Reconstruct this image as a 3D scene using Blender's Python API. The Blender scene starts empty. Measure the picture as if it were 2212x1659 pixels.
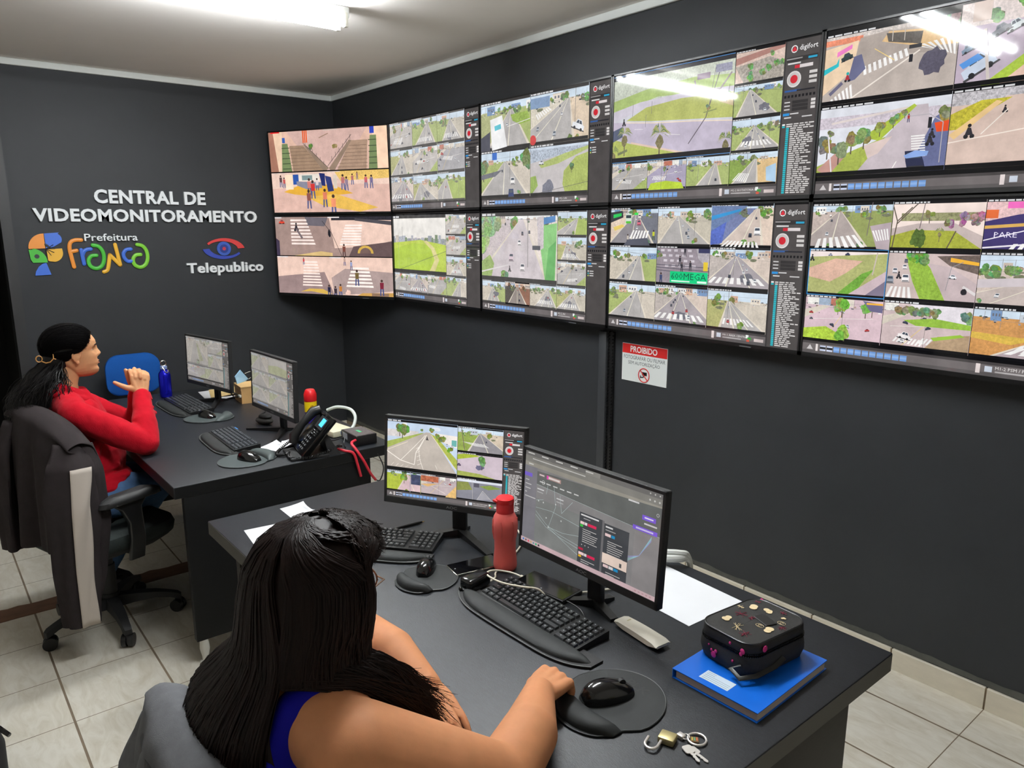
import bpy, bmesh, math, random
import numpy as np
from mathutils import Vector, Matrix, Euler

# ------------------------------------------------------------------ camera, world, exposure
SC = bpy.context.scene
COL = SC.collection
cam_data = bpy.data.cameras.new('camera')
cam = bpy.data.objects.new('camera', cam_data)
COL.objects.link(cam)
cam_data.sensor_fit = 'HORIZONTAL'
cam_data.sensor_width = 36.0
cam_data.lens = 1603.99 / 2212.0 * 36.0
cam_data.clip_start = 0.02
YAW, PITCH, ROLL = -0.88607, -0.20550, -0.00041
cy, sy, cp, sp = math.cos(YAW), math.sin(YAW), math.cos(PITCH), math.sin(PITCH)
fw = Vector((sy * cp, cy * cp, sp)); rt = Vector((cy, -sy, 0.0)); up = rt.cross(fw)
rt2 = rt * math.cos(ROLL) + up * math.sin(ROLL); up2 = -rt * math.sin(ROLL) + up * math.cos(ROLL)
cam.matrix_world = Matrix(((rt2.x, up2.x, -fw.x, 5.677), (rt2.y, up2.y, -fw.y, -2.8095),
                           (rt2.z, up2.z, -fw.z, 1.6825), (0, 0, 0, 1)))
SC.camera = cam

world = bpy.data.worlds.new('daylight'); SC.world = world
world.use_nodes = True
world.node_tree.nodes['Background'].inputs[0].default_value = (1.0, 0.86, 0.68, 1)
world.node_tree.nodes['Background'].inputs[1].default_value = 2.2

SC.view_settings.view_transform = 'Standard'
SC.view_settings.look = 'None'
SC.view_settings.exposure = 0.0
SC.view_settings.gamma = 1.0
SC.view_settings.use_curve_mapping = False
SC.cycles.max_bounces = 8
SC.cycles.diffuse_bounces = 4
SC.cycles.glossy_bounces = 3
SC.cycles.caustics_reflective = False
SC.cycles.caustics_refractive = False

TUBE = 150.0          # radiance of the fluorescent tubes
H = 0.745            # desk height
CEIL = 2.704

# ------------------------------------------------------------------ helpers
def lin(c):
    r = []
    for v in c[:3]:
        v = v / 255.0
        r.append(v / 12.92 if v <= 0.04045 else ((v + 0.055) / 1.055) ** 2.4)
    return tuple(r)

def link(o):
    COL.objects.link(o); return o

MATS = {}
def mat(name, rgb, rough=0.5, spec=0.5, metal=0.0, noise=None, bump=None, emit=None, trans=0.0, coat=0.0, alpha=1.0, sheen=0.0, sss=0.0):
    """Principled material; noise=(scale, amount[, stretch]), bump=(scale, strength[, stretch])."""
    if name in MATS: return MATS[name]
    m = bpy.data.materials.new(name); m.use_nodes = True
    nt = m.node_tree; b = nt.nodes['Principled BSDF']
    c = lin(rgb) if max(rgb) > 1.0 else rgb
    b.inputs['Base Color'].default_value = (*c[:3], 1)
    b.inputs['Roughness'].default_value = rough
    b.inputs['Specular IOR Level'].default_value = spec
    b.inputs['Metallic'].default_value = metal
    if trans: b.inputs['Transmission Weight'].default_value = trans
    if coat: b.inputs['Coat Weight'].default_value = coat; b.inputs['Coat Roughness'].default_value = 0.15
    if sheen: b.inputs['Sheen Weight'].default_value = sheen
    if sss:
        b.inputs['Subsurface Weight'].default_value = sss
        b.inputs['Subsurface Radius'].default_value = (0.012, 0.005, 0.003)
        b.inputs['Subsurface Scale'].default_value = 1.0
    if alpha < 1: b.inputs['Alpha'].default_value = alpha
    if emit:
        b.inputs['Emission Color'].default_value = (*lin(emit[0]), 1)
        b.inputs['Emission Strength'].default_value = emit[1]
    tc = None
    def coords(stretch):
        nonlocal tc
        if tc is None: tc = nt.nodes.new('ShaderNodeTexCoord')
        mp = nt.nodes.new('ShaderNodeMapping')
        mp.inputs['Scale'].default_value = stretch
        nt.links.new(tc.outputs['Object'], mp.inputs['Vector'])
        return mp.outputs['Vector']
    if noise:
        n = nt.nodes.new('ShaderNodeTexNoise'); n.inputs['Scale'].default_value = noise[0]
        n.inputs['Detail'].default_value = 6; n.inputs['Roughness'].default_value = 0.65
        nt.links.new(coords(noise[2] if len(noise) > 2 else (1, 1, 1)), n.inputs['Vector'])
        r = nt.nodes.new('ShaderNodeValToRGB')
        a = noise[1]
        r.color_ramp.elements[0].position = 0.3; r.color_ramp.elements[1].position = 0.7
        r.color_ramp.elements[0].color = (*[max(0, v * (1 - a)) for v in c[:3]], 1)
        r.color_ramp.elements[1].color = (*[min(1, v * (1 + a)) for v in c[:3]], 1)
        nt.links.new(n.outputs['Fac'], r.inputs['Fac'])
        nt.links.new(r.outputs['Color'], b.inputs['Base Color'])
    if bump:
        n = nt.nodes.new('ShaderNodeTexNoise'); n.inputs['Scale'].default_value = bump[0]
        n.inputs['Detail'].default_value = 4
        nt.links.new(coords(bump[2] if len(bump) > 2 else (1, 1, 1)), n.inputs['Vector'])
        bp = nt.nodes.new('ShaderNodeBump'); bp.inputs['Strength'].default_value = bump[1]
        bp.inputs['Distance'].default_value = bump[3] if len(bump) > 3 else 0.002
        nt.links.new(n.outputs['Fac'], bp.inputs['Height'])
        nt.links.new(bp.outputs['Normal'], b.inputs['Normal'])
    MATS[name] = m
    return m

def rotz(a): return Matrix.Rotation(a, 4, 'Z')

class MB:
    """collects shapes and links them as ONE mesh object"""
    def __init__(s): s.v = []; s.f = []
    def add(s, vs, fs, M=None):
        k = len(s.v)
        for p in vs:
            p = Vector(p)
            s.v.append(tuple(M @ p) if M is not None else tuple(p))
        for f in fs: s.f.append(tuple(i + k for i in f))
        return s
    def bm(s, b, M=None):
        b.verts.index_update()
        s.add([v.co.copy() for v in b.verts], [[v.index for v in f.verts] for f in b.faces], M); b.free(); return s
    def box(s, c, size, M=None, bevel=0.0, seg=2):
        b = bmesh.new(); bmesh.ops.create_cube(b, size=1.0)
        for v in b.verts: v.co = Vector((v.co.x * size[0], v.co.y * size[1], v.co.z * size[2]))
        if bevel: bmesh.ops.bevel(b, geom=list(b.edges), offset=bevel, segments=seg, affect='EDGES', profile=0.5)
        T = Matrix.Translation(Vector(c))
        return s.bm(b, (M @ T) if M is not None else T)
    def rbox(s, c, size, a=0.0, bevel=0.0, seg=2):
        """box turned by a about its own vertical axis"""
        return s.box((0, 0, 0), size, Matrix.Translation(Vector(c)) @ rotz(a), bevel, seg)
    def ell(s, c, r, M=None, n=16, m=10):
        vs = [(0, 0, 1)]; fs = []
        for i in range(1, m):
            t = math.pi * i / m
            for j in range(n):
                p = 2 * math.pi * j / n
                vs.append((math.sin(t) * math.cos(p), math.sin(t) * math.sin(p), math.cos(t)))
        vs.append((0, 0, -1))
        for j in range(n): fs.append((0, 1 + j, 1 + (j + 1) % n))
        for i in range(m - 2):
            for j in range(n):
                a = 1 + i * n + j; b2 = 1 + i * n + (j + 1) % n
                fs.append((a, a + n, b2 + n, b2))
        L = len(vs) - 1
        for j in range(n): fs.append((L, L - n + (j + 1) % n, L - n + j))
        vs = [(x * r[0], y * r[1], z * r[2]) for x, y, z in vs]
        T = Matrix.Translation(Vector(c))
        return s.add(vs, fs, (T @ M) if M is not None else T)
    def lathe(s, prof, n=24, M=None, cap=True):
        vs = []; fs = []
        for r, z in prof:
            for j in range(n):
                a = 2 * math.pi * j / n; vs.append((r * math.cos(a), r * math.sin(a), z))
        for i in range(len(prof) - 1):
            for j in range(n):
                fs.append((i * n + j, i * n + (j + 1) % n, (i + 1) * n + (j + 1) % n, (i + 1) * n + j))
        if cap:
            fs.append(tuple(range(n - 1, -1, -1))); fs.append(tuple((len(prof) - 1) * n + j for j in range(n)))
        return s.add(vs, fs, M)
    def cyl(s, p0, p1, r0, r1=None, n=16):
        return s.tube([p0, p1], [r0, r0 if r1 is None else r1], n)
    def tube(s, path, r, n=8, closed=False, flat=1.0, M=None, upv=None):
        """swept circle (flat squashes it); r is a number or one radius per point"""
        P = [Vector(p) for p in path]; N = len(P)
        R = r if isinstance(r, (list, tuple)) else [r] * N
        u = None; vs = []; fs = []
        for i in range(N):
            if closed: t = P[(i + 1) % N] - P[i - 1]
            else: t = P[min(i + 1, N - 1)] - P[max(i - 1, 0)]
            if t.length < 1e-9: t = Vector((0, 0, 1))
            t.normalize()
            if u is None:
                g = Vector(upv) if upv else (Vector((0, 0, 1)) if abs(t.z) < 0.9 else Vector((1, 0, 0)))
                u = (g - t * g.dot(t)).normalized()
            else:
                u = u - t * u.dot(t)
                u = u.normalized() if u.length > 1e-6 else t.orthogonal().normalized()
            w = t.cross(u)
            for j in range(n):
                a = 2 * math.pi * j / n
                vs.append(P[i] + (u * math.cos(a) * flat + w * math.sin(a)) * R[i])
        for i in range(N if closed else N - 1):
            k = (i + 1) % N
            for j in range(n):
                fs.append((i * n + j, i * n + (j + 1) % n, k * n + (j + 1) % n, k * n + j))
        if not closed:
            fs.append(tuple(range(n - 1, -1, -1))); fs.append(tuple((N - 1) * n + j for j in range(n)))
        return s.add(vs, fs, M)
    def cable(s, path, r, n=8, M=None, sub=8):
        P = [Vector(p) for p in path]; out = []
        for i in range(len(P) - 1):
            p0, p1, p2, p3 = P[max(i - 1, 0)], P[i], P[i + 1], P[min(i + 2, len(P) - 1)]
            for j in range(sub):
                u = j / sub; out.append(.5 * ((2 * p1) + (p2 - p0) * u + (2 * p0 - 5 * p1 + 4 * p2 - p3) * u * u + (3 * p1 - p0 - 3 * p2 + p3) * u ** 3))
        out.append(P[-1])
        return s.tube(out, r, n, M=M)
    def prism(s, poly, z0, z1, M=None):
        n = len(poly)
        vs = [(x, y, z0) for x, y in poly] + [(x, y, z1) for x, y in poly]
        fs = [tuple(range(n - 1, -1, -1)), tuple(range(n, 2 * n))]
        for i in range(n): fs.append((i, (i + 1) % n, n + (i + 1) % n, n + i))
        return s.add(vs, fs, M)
    def loft(s, rings, caps=True, M=None, closed=True):
        n = len(rings[0]); vs = [p for r in rings for p in r]; fs = []
        for i in range(len(rings) - 1):
            for j in range(n if closed else n - 1):
                fs.append((i * n + j, i * n + (j + 1) % n, (i + 1) * n + (j + 1) % n, (i + 1) * n + j))
        if caps:
            fs.append(tuple(range(n - 1, -1, -1))); fs.append(tuple((len(rings) - 1) * n + j for j in range(n)))
        return s.add(vs, fs, M)
    def cap(s, pts, radii, n=14):
        """chain of round-ended tapered limbs, for volumes that get fused"""
        for i in range(len(pts) - 1): s.tube([pts[i], pts[i + 1]], [radii[i], radii[i + 1]], 32 if max(radii) > .03 else n)
        for p, r in zip(pts, radii): s.ell(p, (r, r, r), n=32 if r > .03 else n, m=20 if r > .03 else 8)
        return s
    def mesh(s, name):
        me = bpy.data.meshes.new(name); me.from_pydata(s.v, [], s.f); me.validate(); me.update(); return me
    def build(s, name, m, parent=None, smooth=0.6, flip=True, loc=None, rz=0.0):
        me = s.mesh(name)
        if flip:
            b = bmesh.new(); b.from_mesh(me); bmesh.ops.recalc_face_normals(b, faces=b.faces); b.to_mesh(me); b.free()
        return objm(name, me, m, parent, smooth, loc, rz)

def build_multi(name, layers, parent=None, smooth=0.6):
    """one mesh, several materials: [(MB, material), ...]"""
    k = MB(); idx = []
    for i, (q, m_) in enumerate(layers): k.add(q.v, q.f); idx += [i] * len(q.f)
    me = bpy.data.meshes.new(name); me.from_pydata(k.v, [], k.f)
    b = bmesh.new(); b.from_mesh(me); bmesh.ops.recalc_face_normals(b, faces=b.faces); b.to_mesh(me); b.free()
    o = objm(name, me, layers[0][1], parent, smooth)
    for q, m_ in layers[1:]: me.materials.append(m_)
    me.polygons.foreach_set('material_index', idx); me.update()
    return o

def objm(name, me, m, parent=None, smooth=0.6, loc=None, rz=0.0):
    if smooth:
        me.polygons.foreach_set('use_smooth', [True] * len(me.polygons))
        me.set_sharp_from_angle(angle=smooth)
    me.materials.append(m)
    o = bpy.data.objects.new(name, me); link(o)
    if parent is not None: o.parent = parent
    if loc is not None: o.location = loc
    if rz: o.rotation_euler.z = rz
    return o

def tag(o, label=None, cat=None, group=None, kind=None):
    if label: o['label'] = label
    if cat: o['category'] = cat
    if group: o['group'] = group
    if kind: o['kind'] = kind
    return o

def thing(name, label, cat, loc=(0, 0, 0), rz=0.0, group=None, rot=None):
    o = bpy.data.objects.new(name, None); link(o); o.empty_display_size = 0.05
    o.location = loc
    o.rotation_euler = rot if rot else (0, 0, rz)
    return tag(o, label, cat, group)

def copy_tree(o, parent=None):
    c = o.copy(); link(c)
    if parent is not None:
        c.parent = parent; c.matrix_parent_inverse = o.matrix_parent_inverse
    for ch in list(o.children): copy_tree(ch, c)
    return c

def fuse(mb, voxel, smooth=6, factor=0.5, decimate=0.0):
    """one continuous skin around overlapping volumes"""
    me = mb.mesh('fuse'); o = bpy.data.objects.new('fuse', me); link(o)
    r = o.modifiers.new('r', 'REMESH'); r.mode = 'VOXEL'; r.voxel_size = voxel
    if smooth:
        s = o.modifiers.new('s', 'SMOOTH'); s.iterations = smooth; s.factor = factor
    if decimate:
        d = o.modifiers.new('d', 'DECIMATE'); d.ratio = decimate
    dg = bpy.context.evaluated_depsgraph_get()
    out = bpy.data.meshes.new_from_object(o.evaluated_get(dg))
    bpy.data.objects.remove(o); bpy.data.meshes.remove(me)
    return out

_txt = {}
def text_mesh(body, size=1.0, fat=0.0, extrude=0.0, spacing=1.0, res=3):
    """vertices and faces of flat or raised lettering, x to the right, y up, starting at 0"""
    key = (body, size, fat, extrude, spacing)
    if key in _txt: return _txt[key]
    cu = bpy.data.curves.new('t', 'FONT'); cu.body = body; cu.size = size; cu.offset = fat
    cu.extrude = extrude; cu.space_character = spacing; cu.resolution_u = res
    o = bpy.data.objects.new('t', cu); link(o)
    dg = bpy.context.evaluated_depsgraph_get()
    me = bpy.data.meshes.new_from_object(o.evaluated_get(dg))
    r = ([v.co.copy() for v in me.vertices], [tuple(p.vertices) for p in me.polygons])
    bpy.data.objects.remove(o); bpy.data.curves.remove(cu); bpy.data.meshes.remove(me)
    _txt[key] = r
    return r
def text_fit(mb, body, x0, x1, y0, y1, M=None, fat=0.0, extrude=0.0, z=0.0, shear=0.0):
    """put lettering into the box x0..x1, y0..y1"""
    v, f = text_mesh(body, 1.0, fat, extrude)
    xs = [p.x for p in v]; ys = [p.y for p in v]
    a, b, c, d = min(xs), max(xs), min(ys), max(ys)
    vs = []
    for p in v:
        yy = y0 + (p.y - c) / (d - c) * (y1 - y0)
        vs.append((x0 + (p.x - a) / (b - a) * (x1 - x0) + shear * (yy - y0), yy, p.z + z))
    return mb.add(vs, f, M)

# ------------------------------------------------------------------ common materials
M_BLACK = mat('black_plastic', (20, 20, 21), 0.38)
M_BLACKG = mat('gloss_black_plastic', (12, 12, 13), 0.15, coat=0.3)
M_BLACKM = mat('matt_black_plastic', (24, 24, 25), 0.62, bump=(900, 0.15))
M_WHITEP = mat('white_plastic', (214, 212, 200), 0.4)
M_PAPER = mat('white_paper', (228, 229, 232), 0.8, noise=(5, 0.02))
M_INK = mat('grey_ink', (110, 112, 118), 0.8)
M_CHROME = mat('chrome', (205, 200, 190), 0.2, metal=1.0)
M_RUBBER = mat('black_rubber', (26, 29, 29), 0.7, noise=(60, 0.12), bump=(1400, 0.12))
M_LEGEND = mat('grey_print', (165, 168, 172), 0.6)
# ------------------------------------------------------------------ room shell
RX0, RX1, RY0, RY1 = 0.0, 6.7, -3.75, 0.0
M_WALL = mat('charcoal_wall_paint', (43, 45, 48), 0.55, spec=0.35, noise=(2.2, 0.10), bump=(220, 0.08))
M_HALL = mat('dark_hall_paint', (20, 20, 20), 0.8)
M_CEIL = mat('white_ceiling_paint', (238, 233, 228), 0.9, noise=(1.3, 0.03), bump=(90, 0.05))
M_CROWN = mat('white_moulding', (216, 219, 216), 0.6)
M_BASE = mat('beige_skirting_tile', (212, 204, 186), 0.35, noise=(9, 0.07, (1, 1, 3)))
M_GROUT = mat('brown_grout', (128, 112, 92), 0.9)
M_SMEAR = mat('thin_dark_paint', (74, 75, 70), 0.6, noise=(14, 0.25))

def floor_material():
    m = bpy.data.materials.new('glazed_floor_tile'); m.use_nodes = True
    nt = m.node_tree; N = nt.nodes; L = nt.links; b = N['Principled BSDF']
    tc = N.new('ShaderNodeTexCoord'); sep = N.new('ShaderNodeSeparateXYZ'); L.new(tc.outputs['Object'], sep.inputs[0])
    def math_(op, a, c):
        n = N.new('ShaderNodeMath'); n.operation = op
        for i, v in enumerate((a, c)):
            if isinstance(v, (int, float)): n.inputs[i].default_value = v
            else: L.new(v, n.inputs[i])
        return n.outputs[0]
    T = 0.33
    def edge(out, off, w):
        a = math_('DIVIDE', math_('SUBTRACT', out, off), T)
        fr = math_('SUBTRACT', a, math_('FLOOR', a, 0))
        d = math_('ABSOLUTE', math_('SUBTRACT', fr, 0.5), 0)
        return math_('GREATER_THAN', d, 0.5 - w / T / 2)
    gx = edge(sep.outputs[0], 2.2735, 0.0034); gy = edge(sep.outputs[1], -0.2285, 0.0078)
    g = math_('MAXIMUM', gx, gy)
    # soft marbling inside every tile
    mp = N.new('ShaderNodeMapping'); mp.inputs['Scale'].default_value = (3.0, 9.0, 1); mp.inputs['Rotation'].default_value = (0, 0, 0.35)
    L.new(tc.outputs['Object'], mp.inputs['Vector'])
    nz = N.new('ShaderNodeTexNoise'); nz.inputs['Scale'].default_value = 2.4; nz.inputs['Detail'].default_value = 8
    nz.inputs['Distortion'].default_value = 1.2; nz.inputs['Roughness'].default_value = 0.62
    L.new(mp.outputs[0], nz.inputs['Vector'])
    r = N.new('ShaderNodeValToRGB'); e = r.color_ramp.elements
    e[0].position = 0.30; e[0].color = (*lin((202, 194, 176)), 1); e[1].position = 0.62; e[1].color = (*lin((222, 217, 204)), 1)
    L.new(nz.outputs['Fac'], r.inputs['Fac'])
    mx = N.new('ShaderNodeMix'); mx.data_type = 'RGBA'; L.new(g, mx.inputs[0]); L.new(r.outputs['Color'], mx.inputs[6])
    n2 = N.new('ShaderNodeTexNoise'); n2.inputs['Scale'].default_value = 7; L.new(tc.outputs['Object'], n2.inputs['Vector'])
    r2 = N.new('ShaderNodeValToRGB'); r2.color_ramp.elements[0].color = (*lin((70, 58, 48)), 1); r2.color_ramp.elements[1].color = (*lin((150, 132, 108)), 1)
    L.new(n2.outputs['Fac'], r2.inputs['Fac']); L.new(r2.outputs['Color'], mx.inputs[7])
    L.new(mx.outputs[2], b.inputs['Base Color'])
    L.new(math_('ADD', math_('MULTIPLY', g, 0.5), 0.3), b.inputs['Roughness'])
    bp = N.new('ShaderNodeBump'); bp.inputs['Strength'].default_value = 0.6; bp.inputs['Distance'].default_value = 0.002; bp.invert = True
    L.new(g, bp.inputs['Height']); L.new(bp.outputs[0], b.inputs['Normal'])
    return m
M_FLOOR = floor_material()

def struct(name, mb, m, smooth=0.0):
    return tag(mb.build(name, m, smooth=smooth), kind='structure')

struct('floor', MB().box(((RX1 - 2.4) / 2, -1.875, -0.05), (RX1 + 2.4, 3.75, 0.1)), M_FLOOR)
struct('ceiling', MB().box((3.35, -1.875, CEIL + 0.05), (6.9, 3.95, 0.1)), M_CEIL)
struct('wall_right', MB().box((3.35, 0.06, CEIL / 2), (6.9, 0.12, CEIL)), M_WALL)
# left wall with a doorway
DY0, DY1, DZ = -3.12, -2.285, 2.56
w = MB()
w.box((-0.06, DY1 / 2, CEIL / 2), (0.12, -DY1, CEIL))
w.box((-0.06, (RY0 + DY0) / 2, CEIL / 2), (0.12, DY0 - RY0, CEIL))
w.box((-0.06, (DY0 + DY1) / 2, (CEIL + DZ) / 2), (0.12, DY1 - DY0, CEIL - DZ))
struct('wall_left', w, M_WALL)
M_FAR = mat('pale_wall_paint', (196, 192, 184), 0.8)
struct('wall_back', MB().box((3.35, RY0 - 0.06, CEIL / 2), (6.9, 0.12, CEIL)), M_FAR)
struct('wall_front', MB().box((RX1 + 0.06, -1.875, CEIL / 2), (0.12, 3.99, CEIL)), M_FAR)
# dark passage behind the doorway
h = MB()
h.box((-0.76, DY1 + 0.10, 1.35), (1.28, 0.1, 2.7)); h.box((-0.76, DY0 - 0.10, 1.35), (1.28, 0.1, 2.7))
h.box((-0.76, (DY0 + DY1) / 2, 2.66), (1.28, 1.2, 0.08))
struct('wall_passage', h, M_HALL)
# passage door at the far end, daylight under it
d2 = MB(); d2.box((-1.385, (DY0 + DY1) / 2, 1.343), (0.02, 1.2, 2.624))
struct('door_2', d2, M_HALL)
dr = thing('door_1', None, None); tag(dr, kind='structure')
f = MB()
f.box((0.004, DY1 + 0.03, 1.31), (0.03, 0.06, 2.62)); f.box((0.004, DY0 - 0.03, 1.31), (0.03, 0.06, 2.62))
f.box((0.004, (DY0 + DY1) / 2, DZ + 0.03), (0.03, DY1 - DY0 + 0.12, 0.06))
f.build('door_frame', mat('black_door_frame', (34, 34, 35), 0.5), dr, smooth=0)
MB().box((0.003, DY1 + 0.003, 1.16), (0.012, 0.006, 0.07)).build('strike_plate', M_CHROME, dr, smooth=0)
# crown moulding
for nm, c, s in (('trim_1', (3.35, -0.011, CEIL - 0.02), (6.7, 0.022, 0.04)), ('trim_2', (0.011, -1.875, CEIL - 0.02), (0.022, 3.75, 0.04))):
    struct(nm, MB().box(c, s, bevel=0.006), M_CROWN)
# tile skirting along the monitor wall
b = MB(); x = 4.583 - 0.33 * 13
while x < RX1:
    x0, x1 = max(x, 0.012), min(x + 0.33, RX1)
    if x1 > x0: b.box(((x0 + x1) / 2, -0.006, 0.0425), (x1 - x0 - 0.006, 0.012, 0.085), bevel=0.001, seg=1)
    x += 0.33
bb = struct('baseboard_right', b, M_BASE)
g = MB().box((3.35, -0.004, 0.041), (6.68, 0.008, 0.082)).build('joint', M_GROUT, bb, smooth=0)
sm = MB(); rnd = random.Random(4); xs = [i * 0.04 for i in range(168)]
top = [0.112 + rnd.uniform(-.004, .004) for _ in xs]; low = [0.086 + rnd.uniform(-.002, .003) for _ in xs]
for i in range(len(xs) - 1):
    sm.add([(xs[i], -0.0012, low[i]), (xs[i + 1], -0.0012, low[i + 1]), (xs[i + 1], -0.0012, top[i + 1]), (xs[i], -0.0012, top[i])], [(0, 1, 2, 3)])
sm.build('paint_edge', M_SMEAR, bb, smooth=0)
struct('baseboard_left', MB().box((0.006, DY1 / 2 + 0.03, 0.041), (0.012, -DY1 - 0.08, 0.082)), M_BASE)
# brown strip in the floor where a partition used to stand
st = MB(); rnd = random.Random(7); L1 = []; L2 = []
for i in range(95):
    y = RY0 + i * 0.04
    L1.append((1.856 + rnd.uniform(-.004, .003) - (0.012 if rnd.random() < .12 else 0), y)); L2.append((1.972 + rnd.uniform(-.002, .002), y))
st.prism(L1 + L2[::-1], -0.004, 0.0035)
struct('trim_3', st, mat('brown_cement_strip', (112, 82, 62), 0.8, noise=(11, 0.22, (3, 1, 1)), bump=(60, 0.3)))

# ------------------------------------------------------------------ ceiling lights
M_TUBE = mat('lit_fluorescent_tube', (255, 255, 255), 0.4, emit=((247, 252, 255), TUBE))
M_FIX = mat('white_enamel', (226, 228, 224), 0.35)
def fixture(label, x, y1, n=2):
    t = thing('ceiling_light', label, 'ceiling light', (x, y1 - 0.62, CEIL), group='fluorescent ceiling lights')
    hh = MB(); hh.box((0, 0, -0.026), (0.078, 1.24, 0.052), bevel=0.006); hh.build('housing', M_FIX, t)
    for sx in (-1, 1):
        px = sx * 0.040
        MB().cyl((px, -0.585, -0.078), (px, 0.585, -0.078), 0.0135, n=16).build('tube', M_TUBE, t)
        for ye in (-1, 1):
            k = MB(); k.box((px, ye * 0.596, -0.062), (0.028, 0.018, 0.064), bevel=0.004)
            k.build('socket', M_WHITEP, t)
    return t
fixture('white twin-tube ceiling light nearer the lettered wall, its end in view', 2.235, -1.015)
fixture('white twin-tube ceiling light above the near desk, seen as a reflection in the screens', 4.03, -0.94)

# ------------------------------------------------------------------ cable duct and sign on the monitor wall
cd = thing('cable_duct', 'dark vertical cable duct with slotted edge under the wall of screens', 'cable duct', (2.987, 0, 0))
MB().box((0.026, -0.014, 0.585), (0.052, 0.028, 1.16), bevel=0.003).build('cover', mat('dark_grey_duct', (52, 54, 57), 0.45), cd)
p = MB(); p.box((0.074, -0.006, 0.585), (0.036, 0.012, 1.16))
for i in range(64):
    p.box((0.060, -0.015, 0.03 + i * 0.018), (0.005, 0.010, 0.008)); p.box((0.086, -0.015, 0.03 + i * 0.018), (0.005, 0.010, 0.008))
p.build('slotted_strip', M_BLACK, cd, smooth=0)

sg = thing('notice_sign', 'white and red notice against photographing or filming on the dark wall', 'sign', (3.132, 0, 0.928))
SWd, SHt = 0.29, 0.1905
MX = Matrix(((1, 0, 0, 0), (0, 0, -1, 0), (0, 1, 0, 0), (0, 0, 0, 1)))      # x right, y up, z out of the wall
MB().box((SWd / 2, -0.0015, SHt / 2), (SWd, 0.003, SHt)).build('panel', mat('sign_white', (226, 230, 228), 0.45), sg, smooth=0)
M_RED = mat('sign_red', (206, 38, 36), 0.45)
MB().box((SWd / 2, -0.0034, SHt - 0.0255), (SWd - 0.003, 0.0008, 0.048)).build('red_band', M_RED, sg, smooth=0)
t = MB(); text_fit(t, 'PROIBIDO', 0.055, 0.228, SHt - 0.0415, SHt - 0.010, MX, fat=0.02, z=0.0042)
t.build('lettering', mat('sign_letter_white', (240, 240, 238), 0.5), sg, smooth=0)
t = MB(); text_fit(t, 'FOTOGRAFAR OU FILMAR', 0.012, 0.278, 0.113, 0.132, MX, z=0.0034); text_fit(t, 'SEM AUTORIZAÇÃO', 0.042, 0.246, 0.083, 0.108, MX, z=0.0034)
t.build('lettering', mat('sign_letter_grey', (88, 96, 98), 0.5), sg, smooth=0)
t = MB(); cx, cz, r = 0.147, 0.040, 0.0345
t.tube([(cx + r * math.cos(a * .2618), -0.0034, cz + r * math.sin(a * .2618)) for a in range(24)], 0.0026, n=6, closed=True)
t.tube([(cx - r * .7, -0.0042, cz + r * .7), (cx + r * .7, -0.0042, cz - r * .7)], 0.0026, n=6)
t.build('prohibition_ring', M_RED, sg)
t = MB(); t.box((cx + .004, -0.0034, cz + 0.008), (0.03, 0.001, 0.017), rotz(0)); t.box((cx - 0.014, -0.0034, cz - 0.011), (0.02, 0.001, 0.005)); t.box((cx - 0.0215, -0.0034, cz - 0.009), (0.004, 0.001, 0.014)); t.box((cx - 0.002, -0.0034, cz - 0.004), (0.005, 0.001, 0.012))
t.build('camera_symbol', M_BLACK, sg, smooth=0)

# ------------------------------------------------------------------ lettering and emblems on the left wall (x = 0)
MW = Matrix(((0, 0, 1, 0), (1, 0, 0, 0), (0, 1, 0, 0), (0, 0, 0, 1)))        # x -> +y, y -> z, z -> out of the wall (+x)
M_LET = mat('white_raised_letter', (232, 236, 238), 0.5)
def wall_word(name, label, words, m=M_LET, cat='lettering', ex=0.011, fat=0.0, sp=1.0):
    t = thing(name, label, cat, (0, words[0][1], words[0][3]))
    for body, y0, y1, z0, z1 in words:
        # letter by letter so that each raised letter is a piece of its own
        v, f = text_mesh(body, 1.0, fat, ex, sp)
        full0 = min(p.x for p in v); full1 = max(p.x for p in v)
        idx = list(range(len(v))); par = {i: i for i in idx}
        def find(a):
            while par[a] != a: par[a] = par[par[a]]; a = par[a]
            return a
        for q in f:
            for k in q[1:]: par[find(k)] = find(q[0])
        comp = {}
        for i in idx: comp.setdefault(find(i), []).append(i)
        # dots and other loose bits join the letter below them
        boxes = [(min(v[i].x for i in c), max(v[i].x for i in c), c) for c in comp.values()]
        boxes.sort(); merged = []
        for a, b2, c in boxes:
            if merged and a < merged[-1][1] - 0.3 * min(b2 - a, merged[-1][1] - merged[-1][0]): merged[-1] = (merged[-1][0], max(merged[-1][1], b2), merged[-1][2] + c)
            else: merged.append((a, b2, c))
        ys = [p.y for p in v]; c0, c1 = min(ys), max(ys)
        for a, b2, c in merged:
            mp = {i: k for k, i in enumerate(c)}
            vs = [((y0 - words[0][1]) + (v[i].x - full0) / (full1 - full0) * (y1 - y0), (z0 - words[0][3]) + (v[i].y - c0) / (c1 - c0) * (z1 - z0), v[i].z + ex) for i in c]
            fs = [tuple(mp[k] for k in q) for q in f if q[0] in mp]
            MB().add(vs, fs, MW).build('letter', m, t, smooth=0, flip=False)
    return t
wall_word('wall_lettering', 'raised white capitals CENTRAL DE, upper line on the dark wall', [('CENTRAL DE', -1.752, -1.038, 1.852, 1.943)], fat=0.034, sp=1.06)
wall_word('wall_lettering', 'raised white capitals VIDEOMONITORAMENTO, lower line on the dark wall', [('VIDEOMONITORAMENTO', -2.11, -0.672, 1.732, 1.816)], fat=0.034, sp=1.06)
wall_word('wall_lettering', 'raised white word under the red and blue eye emblem', [('Telepublico', -1.206, -0.648, 1.350, 1.444)], fat=0.028, sp=1.05)
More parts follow.
